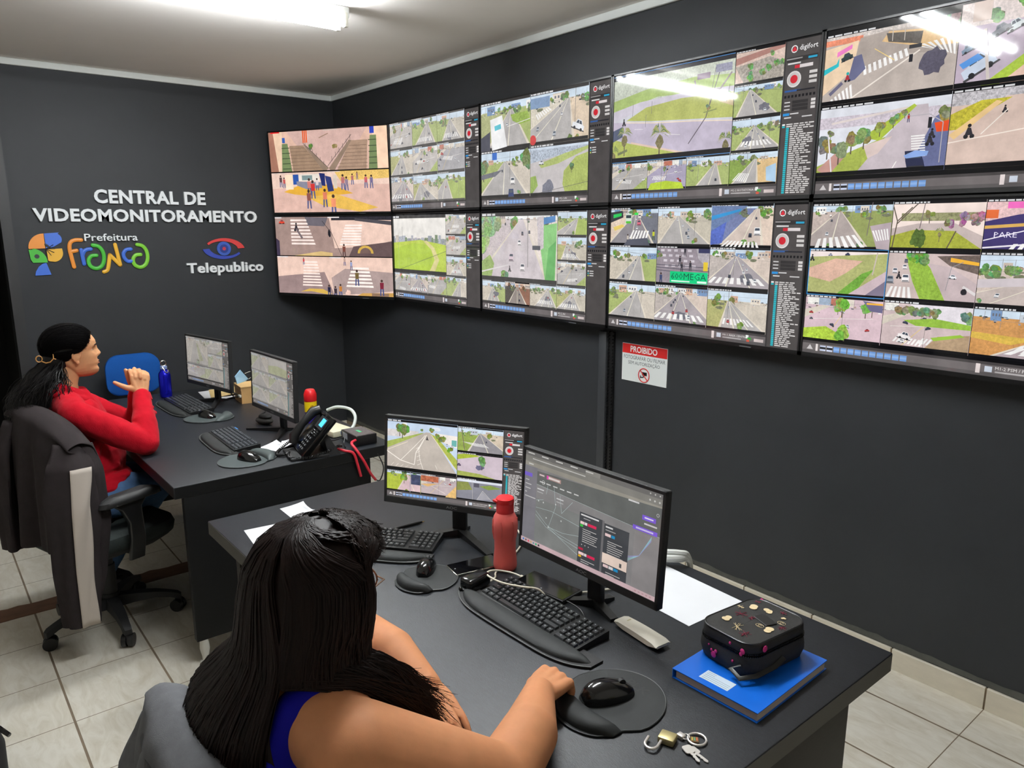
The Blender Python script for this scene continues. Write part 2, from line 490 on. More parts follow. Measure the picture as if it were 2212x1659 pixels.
wall_word('wall_lettering', 'small white word standing over the colourful rounded lettering', [('Prefeitura', -1.836, -1.512, 1.607, 1.655)], fat=0.008)
C_OR, C_YE, C_BL, C_GR, C_LG = (mat('emblem_' + n, c, 0.4) for n, c in (('orange', (240, 150, 60)), ('yellow', (238, 182, 56)), ('blue', (64, 112, 214)), ('green', (74, 186, 60)), ('lime', (128, 206, 58))))
M_DK = mat('emblem_dark', (44, 46, 52), 0.5)
# colourful rounded word, each letter a bent tube-like piece
wd = thing('wall_lettering', 'colourful rounded lettering in orange, blue, green and yellow strokes', 'lettering', (0, -1.94, 1.40))
def arc(cx, cz, r, a0, a1, n=10, rz=None):
    return [(0.008, cx + r * math.cos(math.radians(a0 + (a1 - a0) * i / n)), cz + (rz or r) * math.sin(math.radians(a0 + (a1 - a0) * i / n))) for i in range(n + 1)]
def stroke(m, *paths, r=0.0125):
    k = MB()
    for p in paths:
        p = [Vector(q) for q in p]
        k.tube(p, r, n=10, flat=0.55, upv=(1, 0, 0))
        for e in (p[0], p[-1]): k.ell(e, (r * .55, r, r), n=10, m=6)
    k.build('letter', m, wd)
def P3(*q): return [(0.008, a, b) for a, b in q]
def spl(*q):
    return _catmull(P3(*q))
def _catmull(P, sub=6):
    P = [Vector(p) for p in P]; out = []
    for i in range(len(P) - 1):
        p0, p1, p2, p3 = P[max(i - 1, 0)], P[i], P[i + 1], P[min(i + 2, len(P) - 1)]
        for j in range(sub):
            u = j / sub; out.append(.5 * ((2 * p1) + (p2 - p0) * u + (2 * p0 - 5 * p1 + 4 * p2 - p3) * u * u + (3 * p1 - p0 - 3 * p2 + p3) * u ** 3))
    return out + [P[-1]]
stroke(C_OR, spl((.027, .040), (.019, .10), (.013, .160), (.022, .198), (.050, .214), (.086, .214)), P3((.020, .140), (.052, .146)))
stroke(C_BL, P3((.087, .058), (.079, .150)), spl((.082, .110), (.095, .140), (.115, .152), (.136, .154)))
A_ = [(.150, .180), (.183, .171), (.205, .138), (.209, .088), (.192, .044), (.158, .026), (.124, .042), (.115, .078), (.134, .108), (.166, .112)]
stroke(C_GR, spl(*A_))
stroke(C_YE, spl((.200, .002), (.222, .014), (.235, .058), (.246, .114)), P3((.246, .114), (.304, .044)), P3((.304, .044), (.285, .182)))
stroke(C_BL, spl((.380, .150), (.350, .146), (.331, .120), (.336, .088), (.356, .068), (.382, .070)))
stroke(C_LG, spl(*[(a + .272, b) for a, b in A_]))
# leaf-and-flower emblem
em = thing('wall_emblem', 'blue, orange and green patchwork emblem left of the colourful lettering', 'emblem', (0, -2.155, 1.395))
def flat(nm, m, poly, d0=0.0, d1=0.010): MB().prism(poly, d0, d1, MW).build(nm, m, em, smooth=0)
def q_arc(cx, cz, r, a0, a1, n=8): return [(cx + r * math.cos(math.radians(a0 + (a1 - a0) * i / n)), cz + r * math.sin(math.radians(a0 + (a1 - a0) * i / n))) for i in range(n + 1)]
flat('petal', C_OR, [(.092, .262)] + q_arc(.092, .170, .092, 90, 180) + [(.004, .165), (.092, .168)])
flat('petal', C_BL, [(.094, .262), (.178, .268)] + q_arc(.150, .225, .040, 60, -30) + [(.140, .178), (.096, .166)])
flat('petal', C_YE, [(.098, .162), (.185, .166)] + q_arc(.128, .140, .060, 10, -80) + [(.108, .085), (.100, .090)])
flat('petal', C_GR, [(.000, .160), (.020, .160)] + q_arc(.010, .085, .085, 80, 0) + [(.096, .078), (.015, .078), (.004, .100)])
flat('petal', C_BL, [(.088, .076), (.100, .030), (.108, .000), (.018, -.004), (.024, .022), (.045, .055), (.070, .072)])
MB().prism(q_arc(.040, .118, .014, 0, 330, 10), 0.010, 0.012, MW).build('dot', M_DK, em, smooth=0)
k = MB()
for a in (20, 50, 80, 110, 140): k.tube([(0.011, .095, .165), (0.011, .095 + .05 * math.cos(math.radians(a - 110)), .165 + .05 * math.sin(math.radians(a - 110)))], 0.0022, n=5)
for a in (100, 130, 160): k.ell((0.011, .092 - .02 * math.cos(math.radians(a)), .170 + .02 * math.sin(math.radians(a))), (.002, .012, .006), Matrix.Rotation(math.radians(a), 4, 'X'), n=8, m=5)
k.build('line_art', M_DK, em)
# eye emblem
ey = thing('wall_emblem', 'red and blue eye emblem mounted on the dark wall', 'emblem', (0, -0.93, 1.543))
def cres(o0, o1, a0, a1, n=16):
    out = []
    for (cx, cz, rx, rz), rev in ((o0, False), (o1, True)):
        p = [(cx + rx * math.cos(math.radians(a0 + (a1 - a0) * i / n)), cz + rz * math.sin(math.radians(a0 + (a1 - a0) * i / n))) for i in range(n + 1)]
        out += p[::-1] if rev else p
    return out
MB().prism(cres((.005, -.012, .150, .088), (-.012, -.012, .118, .066), 10, 145), 0, .009, MW).build('lid', mat('emblem_red', (214, 62, 62), .45), ey, smooth=0)
MB().prism(cres((-.005, .012, .150, .088), (.012, .012, .118, .066), 190, 325), 0, .009, MW).build('lid', mat('emblem_royal', (50, 70, 170), .45), ey, smooth=0)
for r, m, d in ((.051, mat('emblem_iris', (58, 92, 182), .4), .010), (.031, mat('emblem_iris_dark', (40, 60, 140), .4), .012), (.013, mat('emblem_pupil', (190, 60, 80), .4), .014)):
    MB().prism(q_arc(0, 0, r, 0, 345, 23), 0, d, MW).build('iris', m, ey, smooth=0)
# ------------------------------------------------------------------ what the screens show: flat shapes on the panel
def screen_material(name, strength):
    m = bpy.data.materials.new(name); m.use_nodes = True
    nt = m.node_tree; N = nt.nodes; L = nt.links; b = N['Principled BSDF']
    b.inputs['Base Color'].default_value = (0.004, 0.004, 0.005, 1)
    b.inputs['Roughness'].default_value = 0.05; b.inputs['Specular IOR Level'].default_value = 0.22
    at = N.new('ShaderNodeAttribute'); at.attribute_name = 'paint'
    tc = N.new('ShaderNodeTexCoord')
    n1 = N.new('ShaderNodeTexNoise'); n1.inputs['Scale'].default_value = 95; n1.inputs['Detail'].default_value = 5; n1.inputs['Roughness'].default_value = 0.75
    L.new(tc.outputs['Object'], n1.inputs['Vector'])
    a = N.new('ShaderNodeMath'); a.operation = 'SUBTRACT'; L.new(n1.outputs['Fac'], a.inputs[0]); a.inputs[1].default_value = 0.5
    k = N.new('ShaderNodeMath'); k.operation = 'MULTIPLY'; L.new(a.outputs[0], k.inputs[0]); L.new(at.outputs['Alpha'], k.inputs[1])
    k2 = N.new('ShaderNodeMath'); k2.operation = 'MULTIPLY_ADD'; L.new(k.outputs[0], k2.inputs[0]); k2.inputs[1].default_value = 6.0; k2.inputs[2].default_value = 1.0
    k3 = N.new('ShaderNodeMath'); k3.operation = 'MAXIMUM'; L.new(k2.outputs[0], k3.inputs[0]); k3.inputs[1].default_value = 0.08
    n2 = N.new('ShaderNodeTexNoise'); n2.inputs['Scale'].default_value = 16; n2.inputs['Detail'].default_value = 3; L.new(tc.outputs['Object'], n2.inputs['Vector'])
    m2 = N.new('ShaderNodeMath'); m2.operation = 'MULTIPLY_ADD'; L.new(n2.outputs['Fac'], m2.inputs[0]); m2.inputs[1].default_value = .62; m2.inputs[2].default_value = .72
    m3 = N.new('ShaderNodeMath'); m3.operation = 'MULTIPLY'; L.new(k3.outputs[0], m3.inputs[0]); L.new(m2.outputs[0], m3.inputs[1]); k3 = m3
    v = N.new('ShaderNodeVectorMath'); v.operation = 'SCALE'; L.new(at.outputs['Color'], v.inputs[0]); L.new(k3.outputs[0], v.inputs[3])
    L.new(v.outputs[0], b.inputs['Emission Color']); b.inputs['Emission Strength'].default_value = strength
    m.cycles.emission_sampling = 'NONE'
    return m
M_SCREEN = screen_material('lit_screen', 1.0)
M_SCREEN_DIM = screen_material('lit_screen_office', 0.85)
M_SCREEN_FAR = screen_material('lit_screen_far_desk', 0.62)  # weaker, the dimming of an oblique view put into the strength

DZ_ = 2.2e-5
class Scr:
    """picture on a panel w x h metres; u to the right, v downwards, both 0..1"""
    def __init__(s, w, h):
        s.w, s.h = w, h; s.v = []; s.f = []; s.c = []; s.z = 0; s.clip = (0, 0, 1, 1); s.tint = s.base = (1, 1, 1, 0)
        s.P([(0, 0), (1, 0), (1, 1), (0, 1)], (6, 6, 7))
    def T(s, u0, v0, u1, v1, tint=None):
        s.clip = (u0, v0, u1, v1); s.z = 2; s.tint = tint or s.base; s.a = (u1 - u0) * s.w / ((v1 - v0) * s.h); return s
    def P(s, pts, col, n=0.0):
        u0, v0, u1, v1 = s.clip
        q = [(u0 + a * (u1 - u0), v0 + b * (v1 - v0)) for a, b in pts]
        for ax, lim, sg in ((0, u0, 1), (0, u1, -1), (1, v0, 1), (1, v1, -1)):
            o = []
            for i in range(len(q)):
                A, B = q[i - 1], q[i]; da = (A[ax] - lim) * sg; db = (B[ax] - lim) * sg
                if (da >= 0) != (db >= 0):
                    t = da / (da - db); o.append((A[0] + (B[0] - A[0]) * t, A[1] + (B[1] - A[1]) * t))
                if db >= 0: o.append(B)
            q = o
            if len(q) < 3: return s
        k = len(s.v); s.z += 1
        for a, b in q: s.v.append((a * s.w, -s.z * DZ_, (1 - b) * s.h))
        s.f.append(tuple(range(k, k + len(q))))
        r, g, b, w = s.tint
        c = lin(col); c = [c[i] * (1 - w) * (r, g, b)[i] + w * (0.74, 0.70, 0.66)[i] for i in range(3)]
        s.c.append((*c, n)); return s
    def R(s, u0, v0, u1, v1, col, n=0.0): return s.P([(u0, v0), (u1, v0), (u1, v1), (u0, v1)], col, n)
    def L(s, pts, w, col):
        for (a, b), (c, d) in zip(pts, pts[1:]):
            dx, dy = (c - a) * s.a, d - b; l = math.hypot(dx, dy) or 1
            nx, ny = -dy / l * w / 2 / s.a, dx / l * w / 2
            s.P([(a + nx, b + ny), (c + nx, d + ny), (c - nx, d - ny), (a - nx, b - ny)], col)
        return s
    def C(s, u, v, r, col, n=0.0, k=12, rv=None, ph=0.0):
        return s.P([(u + r / s.a * math.cos(ph + 2 * math.pi * i / k), v + (rv or r) * math.sin(ph + 2 * math.pi * i / k)) for i in range(k)], col, n)
    def blob(s, u, v, r, col, rnd, n=0.25, k=14, rv=None):
        return s.P([(u + r / s.a * f * math.cos(a), v + (rv or r) * f * math.sin(a)) for a, f in ((2 * math.pi * i / k, rnd.uniform(.75, 1.15)) for i in range(k))], col, n)
    def tree(s, u, v, r, rnd, col=(112, 138, 76), trunk=True):
        if trunk: s.L([(u, v + r * 1.7), (u, v)], r * .16, (92, 82, 70))
        for i in range(6):
            d = [min(255, max(0, c + rnd.randint(-24, 26))) for c in col]
            s.blob(u + rnd.uniform(-.6, .6) * r / s.a, v + rnd.uniform(-.5, .5) * r, r * rnd.uniform(.45, .75), d, rnd, .55, 9)
        return s
    def palm(s, u, v, r, rnd):
        s.L([(u, v + r * 2.2), (u, v + r * .7)], r * .13, (112, 98, 82))
        s.blob(u, v + r * .75, r * .38, (128, 120, 84), rnd, .4, 8, r * .6)
        for i in range(15):
            a = math.pi * (-.12 + 1.24 * i / 14) + rnd.uniform(-.08, .08); l = r * rnd.uniform(.85, 1.15)
            x, y = math.cos(a) * l / s.a, -math.sin(a) * l
            s.P([(u, v), (u + x * .55, v + y * .62 - r * .10), (u + x, v + y * .55 + r * .28), (u + x * .5, v + y * .42)], rnd.choice([(118, 140, 84), (140, 150, 92), (96, 120, 78), (164, 164, 104)]), .25)
        return s
    def car(s, u, v, r, col=(225, 225, 228), a=0.0):
        ca, sa = math.cos(a), math.sin(a)
        def q(pts, c): s.P([(u + (x * ca - y * sa) * r / s.a, v + (x * sa + y * ca) * r) for x, y in pts], c)
        q([(-1.1, .5), (1.15, .5), (1.2, .62), (-1.1, .66)], (70, 68, 72))
        q([(-1, -.05), (-.55, -.12), (-.3, -.55), (.45, -.55), (.75, -.08), (1.05, 0), (1.05, .5), (-1, .5)], col)
        q([(-.42, -.1), (-.24, -.46), (.05, -.46), (.05, -.1)], (64, 74, 88)); q([(.12, -.1), (.12, -.46), (.4, -.46), (.6, -.1)], (64, 74, 88))
        s.C(u + (-.55 * ca - .5 * sa) * r / s.a, v + (-.55 * sa + .5 * ca) * r, r * .2, (40, 40, 44), k=8); s.C(u + (.6 * ca - .5 * sa) * r / s.a, v + (.6 * sa + .5 * ca) * r, r * .2, (40, 40, 44), k=8)
        return s
    def carv(s, u, v, r, col=(225, 225, 228), sk=0.0):
        """car seen from behind or in front, driving along the road"""
        def q(pts, c): s.P([(u + (x + sk * -y) * r / s.a, v + y * r) for x, y in pts], c)
        q([(-.7, .72), (.75, .72), (.95, .84), (-.6, .86)], (84, 80, 84))
        q([(-.58, -.7), (.58, -.7), (.7, .1), (.7, .74), (-.7, .74), (-.7, .1)], col)
        q([(-.46, -.56), (.46, -.56), (.56, -.1), (-.56, -.1)], (70, 80, 94)); q([(-.6, .5), (.6, .5), (.6, .66), (-.6, .66)], (56, 56, 60))
        return s
    def bike(s, u, v, r, col=(52, 50, 56)):
        s.C(u - .35 * r / s.a, v + .55 * r, r * .3, (40, 40, 44), k=8); s.C(u + .4 * r / s.a, v + .55 * r, r * .3, (40, 40, 44), k=8)
        s.P([(u - .5 * r / s.a, v + .4 * r), (u + .5 * r / s.a, v + .4 * r), (u + .2 * r / s.a, v - .5 * r), (u - .2 * r / s.a, v - .6 * r)], col)
        return s.C(u, v - .8 * r, r * .24, (36, 36, 40), k=8)
    def man(s, u, v, r, top=(200, 80, 80), leg=(60, 66, 100)):
        for d in (-.14, .14): s.P([(u + (d - .1) * r / s.a, v + .1 * r), (u + (d + .1) * r / s.a, v + .1 * r), (u + (d * 1.5 + .08) * r / s.a, v + r), (u + (d * 1.5 - .08) * r / s.a, v + r)], leg)
        s.P([(u - .27 * r / s.a, v - .55 * r), (u + .27 * r / s.a, v - .55 * r), (u + .24 * r / s.a, v + .2 * r), (u - .24 * r / s.a, v + .2 * r)], top)
        return s.C(u, v - .75 * r, r * .17, (70, 52, 46), k=8)
    def zebra(s, A, B, C, D, n, col=(240, 238, 236)):
        """n stripes across the quad A-B (far edge) and D-C (near edge)"""
        for i in range(n):
            t0, t1 = i / n, (i + .55) / n
            f = lambda p, q, t: (p[0] + (q[0] - p[0]) * t, p[1] + (q[1] - p[1]) * t)
            s.P([f(A, B, t0), f(A, B, t1), f(D, C, t1), f(D, C, t0)], col)
        return s
    def title(s, w=.4, top=.055):
        s.R(0, 0, 1, top, (14, 14, 18)); s.R(0, .94, 1, 1, (12, 12, 14))
        rnd = random.Random(int(s.clip[0] * 997 + s.clip[1] * 577)); u = .01
        while u < w:
            d = rnd.uniform(.02, .07); s.R(u, top * .25, u + d, top * .8, (214, 214, 216)); u += d + .012
        return s
    def text(s, body, u0, v0, u1, v1, col, fat=0.0):
        vv, ff = text_mesh(body, 1.0, fat, 0.0, res=1)
        xs = [p.x for p in vv]; ys = [p.y for p in vv]; a, b, c, d = min(xs), max(xs), min(ys), max(ys)
        U0, V0, U1, V1 = s.clip; k = len(s.v); s.z += 1; w_ = s.tint[3]; c3 = [q * (1 - w_) + w_ * .7 for q in lin(col)]
        for p in vv:
            u = U0 + (u0 + (p.x - a) / (b - a) * (u1 - u0)) * (U1 - U0); v = V0 + (v1 - (p.y - c) / (d - c) * (v1 - v0)) * (V1 - V0)
            s.v.append((u * s.w, -s.z * DZ_, (1 - v) * s.h))
        for q in ff: s.f.append(tuple(i + k for i in q)); s.c.append((*c3, 0))
        return s
    def sidebar(s, listed=False, seed=1):
        """control panel of the viewing program along the right edge"""
        rnd = random.Random(seed)
        s.T(.857, 0.012, 1, 1); s.R(0, 0, 1, 1, (78, 74, 73)); s.R(0, 0, .04, 1, (58, 55, 55)); s.R(.95, 0, 1, 1, (66, 62, 62))
        s.C(.26, .055, .024, (236, 232, 232)); s.C(.26, .055, .018, (78, 74, 73)); s.P([(.26, .036), (.335, .068), (.185, .068)], (206, 46, 60))
        s.text('digifort', .40, .034, .90, .078, (236, 234, 234), .01)
        s.R(.06, .105, .92, .135, (52, 50, 50)); s.R(.06, .112, .5, .12, (150, 146, 146)); s.R(.66, .115, .9, .128, (46, 160, 200)); s.R(.1, .14, .46, .15, (214, 212, 212))
        s.R(.3, .157, .44, .178, (206, 46, 60)); s.R(.44, .157, .8, .178, (214, 206, 206))
        s.C(.3, .245, .052, (216, 212, 210), k=20); s.C(.3, .245, .044, (196, 190, 188), k=20); s.C(.3, .245, .027, (206, 40, 52), k=16)
        for v in (.205, .235, .265): s.R(.72, v, .93, v + .018, (206, 202, 200))
        s.R(.06, .312, .5, .324, (52, 90, 150)); s.R(.4, .314, .9, .324, (40, 40, 44))
        for i in range(9): s.R(.06 + i * .1, .345, .12 + i * .1, .362, (28, 28, 30))
        for v in (.382, .405, .428): s.R(.30, v, .74, v + .02, (52, 50, 50)); s.R(.08, v + .004, .24, v + .012, (204, 202, 202)); s.R(.82, v, .94, v + .017, (206, 202, 200))
        s.R(.06, .46, .24, .476, (52, 146, 216)); s.R(.26, .462, .5, .470, (204, 202, 202)); s.R(.1, .485, .3, .494, (204, 202, 202)); s.R(.6, .486, .88, .494, (204, 202, 202))
        if listed:
            for i in range(34):
                v = .528 + i * .0136; d = .18 if i > 1 else .06
                s.R(d, v, d + .08, v + .0105, (40, 186, 200) if i else (230, 230, 230)); u = d + .12; e = rnd.uniform(.6, .92)
                while u < e: q = rnd.uniform(.08, .2); s.R(u, v + .001, min(u + q, .95), v + .009, (210, 206, 204)); u += q + .03
        else:
            for i, c in enumerate(((230, 230, 230), (70, 190, 196), (190, 206, 110))): s.R(.08, .528 + i * .02, .13, .54 + i * .02, c); s.R(.17, .53 + i * .02, .36, .538 + i * .02, (204, 202, 202))
        return s
    def toolbar(s, cap=None, u1=.857, n=10):
        s.T(0, .918, u1, 1); s.R(0, 0, 1, 1, (112, 106, 106)); s.R(0, .0, 1, .2, (72, 68, 68)); s.R(0, .75, 1, 1, (92, 88, 88))
        s.P([(.02, .7), (.035, .3), (.05, .7)], (206, 202, 202)); s.R(.062, .22, .072, .8, (226, 218, 216))
        for i in range(n + 2): s.R(.082 + i * .031, .3, .108 + i * .031, .74, (112, 154, 214) if i > 1 else (196, 204, 226)); s.R(.082 + i * .031, .42, .108 + i * .031, .6, (140, 176, 226) if i > 1 else (40, 40, 44))
        s.R(.70, .18, .715, .84, (226, 214, 212)); s.R(.73, .3, .755, .7, (206, 214, 226))
        if cap: s.text(cap, .765, .28, .765 + .0085 * len(cap), .50, (222, 218, 216)); s.R(.765, .6, .87, .7, (176, 172, 172))
        s.R(.895, .2, .91, .5, (226, 230, 226)); s.R(.905, .4, .925, .62, (70, 150, 70)); s.R(.90, .6, .915, .8, (200, 90, 70)); s.R(.94, .45, .99, .72, (206, 192, 190))
        return s
    def build(s, m, parent, name='screen'):
        me = bpy.data.meshes.new(name); me.from_pydata(s.v, [], s.f); me.update()
        at = me.color_attributes.new('paint', 'FLOAT_COLOR', 'CORNER')
        buf = []
        for f, c in zip(s.f, s.c): buf += list(c) * len(f)
        at.data.foreach_set('color', buf)
        o = objm(name, me, m, parent, smooth=0); return o

SKY = (206, 222, 236); PALE = (232, 232, 226); ASPH = (178, 174, 172); GRASS = (168, 182, 112); WALLC = (222, 210, 198)
def clutter(t, r, hz, n=26):
    for i in range(n):
        u, v = r.uniform(0, 1), hz + abs(r.gauss(0, .06)) - .03; w, h = r.uniform(.008, .04), r.uniform(.008, .035)
        t.P([(u, v), (u + w, v + r.uniform(-.01, .01)), (u + w, v + h), (u, v + h)], r.choice([(90, 92, 98), (236, 232, 228), (120, 110, 104), (176, 150, 130), (86, 110, 80), (150, 160, 176), (64, 66, 72), (204, 186, 170)]), .2)
    for i in range(3): u = r.uniform(0, 1); t.L([(u, hz + r.uniform(.05, .25)), (u + .005, hz - r.uniform(.05, .2))], .007, (140, 134, 128))
    for i in range(2): v = hz + r.uniform(-.15, .1); t.L([(0, v), (1, v + r.uniform(-.08, .08))], .004, (130, 128, 128))
def street(t, seed, hz=.28, vx=.5, bl=.1, br=.9, sky=SKY, road=ASPH, lg=GRASS, rg=(206, 196, 182), bld=4, trees=4, cars=4, zeb=0, pole=1, shade=0, lines=1, wires=0, verge=1, tcol=(112, 138, 76), ttl=.4):
    """a road running to the horizon with houses, trees, verges, cars and markings"""
    r = random.Random(seed)
    t.R(0, 0, 1, 1, sky, .03); t.R(0, hz, 1, 1, lg, .22)
    t.P([(vx, hz), (1.6, hz), (1.6, 1.2), (br, 1.05)], rg, .14)
    for i in range(bld):
        u = r.uniform(0, 1); w = r.uniform(.08, .2); hgt = r.uniform(.05, .15)
        c = r.choice([(224, 214, 200), (206, 190, 176), (190, 198, 206), (214, 172, 146), (236, 234, 230), (120, 150, 190)])
        t.R(u, hz - hgt, u + w, hz + r.uniform(.02, .07), c, .12)
        for k in range(3): t.R(u + w * (.15 + .28 * k), hz - hgt * .6, u + w * (.3 + .28 * k), hz - hgt * .2, (110, 112, 122))
    for i in range(trees):
        u, v, q = r.uniform(0, 1), hz + r.uniform(-.05, .08), r.uniform(.05, .13)
        t.blob(u + q * .6, v + q * 1.1, q * .9, (118, 122, 96), r, .3, 10, q * .35); t.tree(u, v, q, r, tcol, False)
    clutter(t, r, hz)
    t.P([(vx - .02, hz + .01), (vx + .03, hz + .01), (br, 1.05), (bl, 1.05)], road, .07)
    if verge:
        t.P([(vx - .022, hz + .01), (vx - .016, hz + .01), (bl + .03, 1.05), (bl - .02, 1.05)], (222, 212, 196))
        t.P([(vx + .03, hz + .01), (vx + .036, hz + .01), (br + .04, 1.05), (br - .01, 1.05)], (222, 212, 196))
    if shade: t.blob(r.uniform(.3, .7), r.uniform(.6, .85), .2, (112, 112, 122), r, .2, 18, .12)
    for i in range(lines):
        f = (i + 1) / (lines + 1)
        t.P([(vx, hz + .02), (vx + .006, hz + .02), (bl + (br - bl) * f + .02, 1.05), (bl + (br - bl) * f, 1.05)], (232, 226, 206))
    if zeb:
        y0 = r.uniform(.66, .76); y1 = y0 + .15
        g = lambda y, f: (vx + ((bl + (br - bl) * f) - vx) * (y - hz) / (1.05 - hz), y)
        t.zebra(g(y0, .04), g(y0, .96), g(y1, .96), g(y1, .04), 8)
    for i in range(cars):
        y = hz + .06 + (1 - hz - .12) * (i + .4) / cars * r.uniform(.8, 1.1); f = r.choice([.2, .35, .68, .82])
        x = vx + ((bl + (br - bl) * f) - vx) * (y - hz) / (1.05 - hz)
        t.carv(x, y, .02 + .07 * (y - hz), r.choice([(232, 232, 234), (220, 222, 226), (84, 86, 96), (52, 56, 70), (196, 60, 60), (176, 182, 190)]), (vx - x) * .5)
    for i in range(pole):
        u = r.uniform(.15, .85); t.L([(u, r.uniform(.5, .9)), (u + .01, 0)], .012, (132, 128, 124))
    for i in range(wires): t.L([(0, .1 + .12 * i), (1, .3 + .13 * i)], .006, (90, 88, 88))
    for i in range(2): s_ = r.uniform(0, .9); t.tree(s_, r.uniform(.85, 1.0), r.uniform(.05, .1), r, tcol, False) if lg != rg and r.random() < .4 else None
    return t.title(ttl)
def crossing(t, seed, base=ASPH, zeb=2, cars=5, tree=2, island=1, sky=1, tcol=(112, 138, 76), ttl=.4):
    """a junction seen from above"""
    r = random.Random(seed)
    t.R(0, 0, 1, 1, base, .08)
    if sky: t.R(0, 0, 1, .14, SKY); t.R(0, .1, 1, .22, (206, 196, 184), .4)
    for i in range(5): u = r.uniform(0, .9); t.R(u, .06, u + .16, .22, r.choice([(226, 216, 204), (196, 120, 100), (160, 176, 196), (236, 234, 228)]), .2)
    clutter(t, r, .2, 30)
    if island: t.P([(r.uniform(.55, .7), .95), (1.1, .45), (1.1, 1.1), (.5, 1.1)], (166, 182, 104), .25)
    t.P([(-.1, .4), (.25, .22), (.34, .24), (-.1, .62)], (212, 202, 188), .1)
    for i in range(zeb):
        x = r.uniform(.05, .5); y = r.uniform(.45, .75); d = r.uniform(-.08, .08)
        t.zebra((x, y), (x + .34, y + d), (x + .30, y + d + .13), (x - .05, y + .12), 8)
    t.L([(r.uniform(0, .3), 1), (r.uniform(.45, .7), .2)], .012, (228, 200, 120)); t.L([(.1, .55), (.9, .45)], .008, (236, 232, 226))
    for i in range(cars):
        t.car(r.uniform(.05, .95), r.uniform(.25, .85), r.uniform(.04, .07), r.choice([(232, 232, 234), (84, 86, 96), (60, 64, 84), (190, 60, 56), (200, 204, 210)]), r.uniform(-.5, .5))
    for i in range(tree): t.tree(r.uniform(0, 1), r.uniform(.15, .32), r.uniform(.07, .13), r, tcol)
    t.L([(.5, 1), (.52, 0)], .008, (120, 116, 112))
    return t.title(ttl)

def grid_tiles(u1, v1, n, m): return [(i * u1 / n, j * v1 / m, (i + 1) * u1 / n - .002, (j + 1) * v1 / m) for j in range(m) for i in range(n)]
def one_three_four():
    L = [(0, .012, .643, .688)] + [(.646, .012 + i * .2253, .856, .012 + (i + 1) * .2253) for i in range(3)]
    return L + [(i * .2143, .69, (i + 1) * .2143 - .002, .918) for i in range(4)]
U, V_ = .857, .917

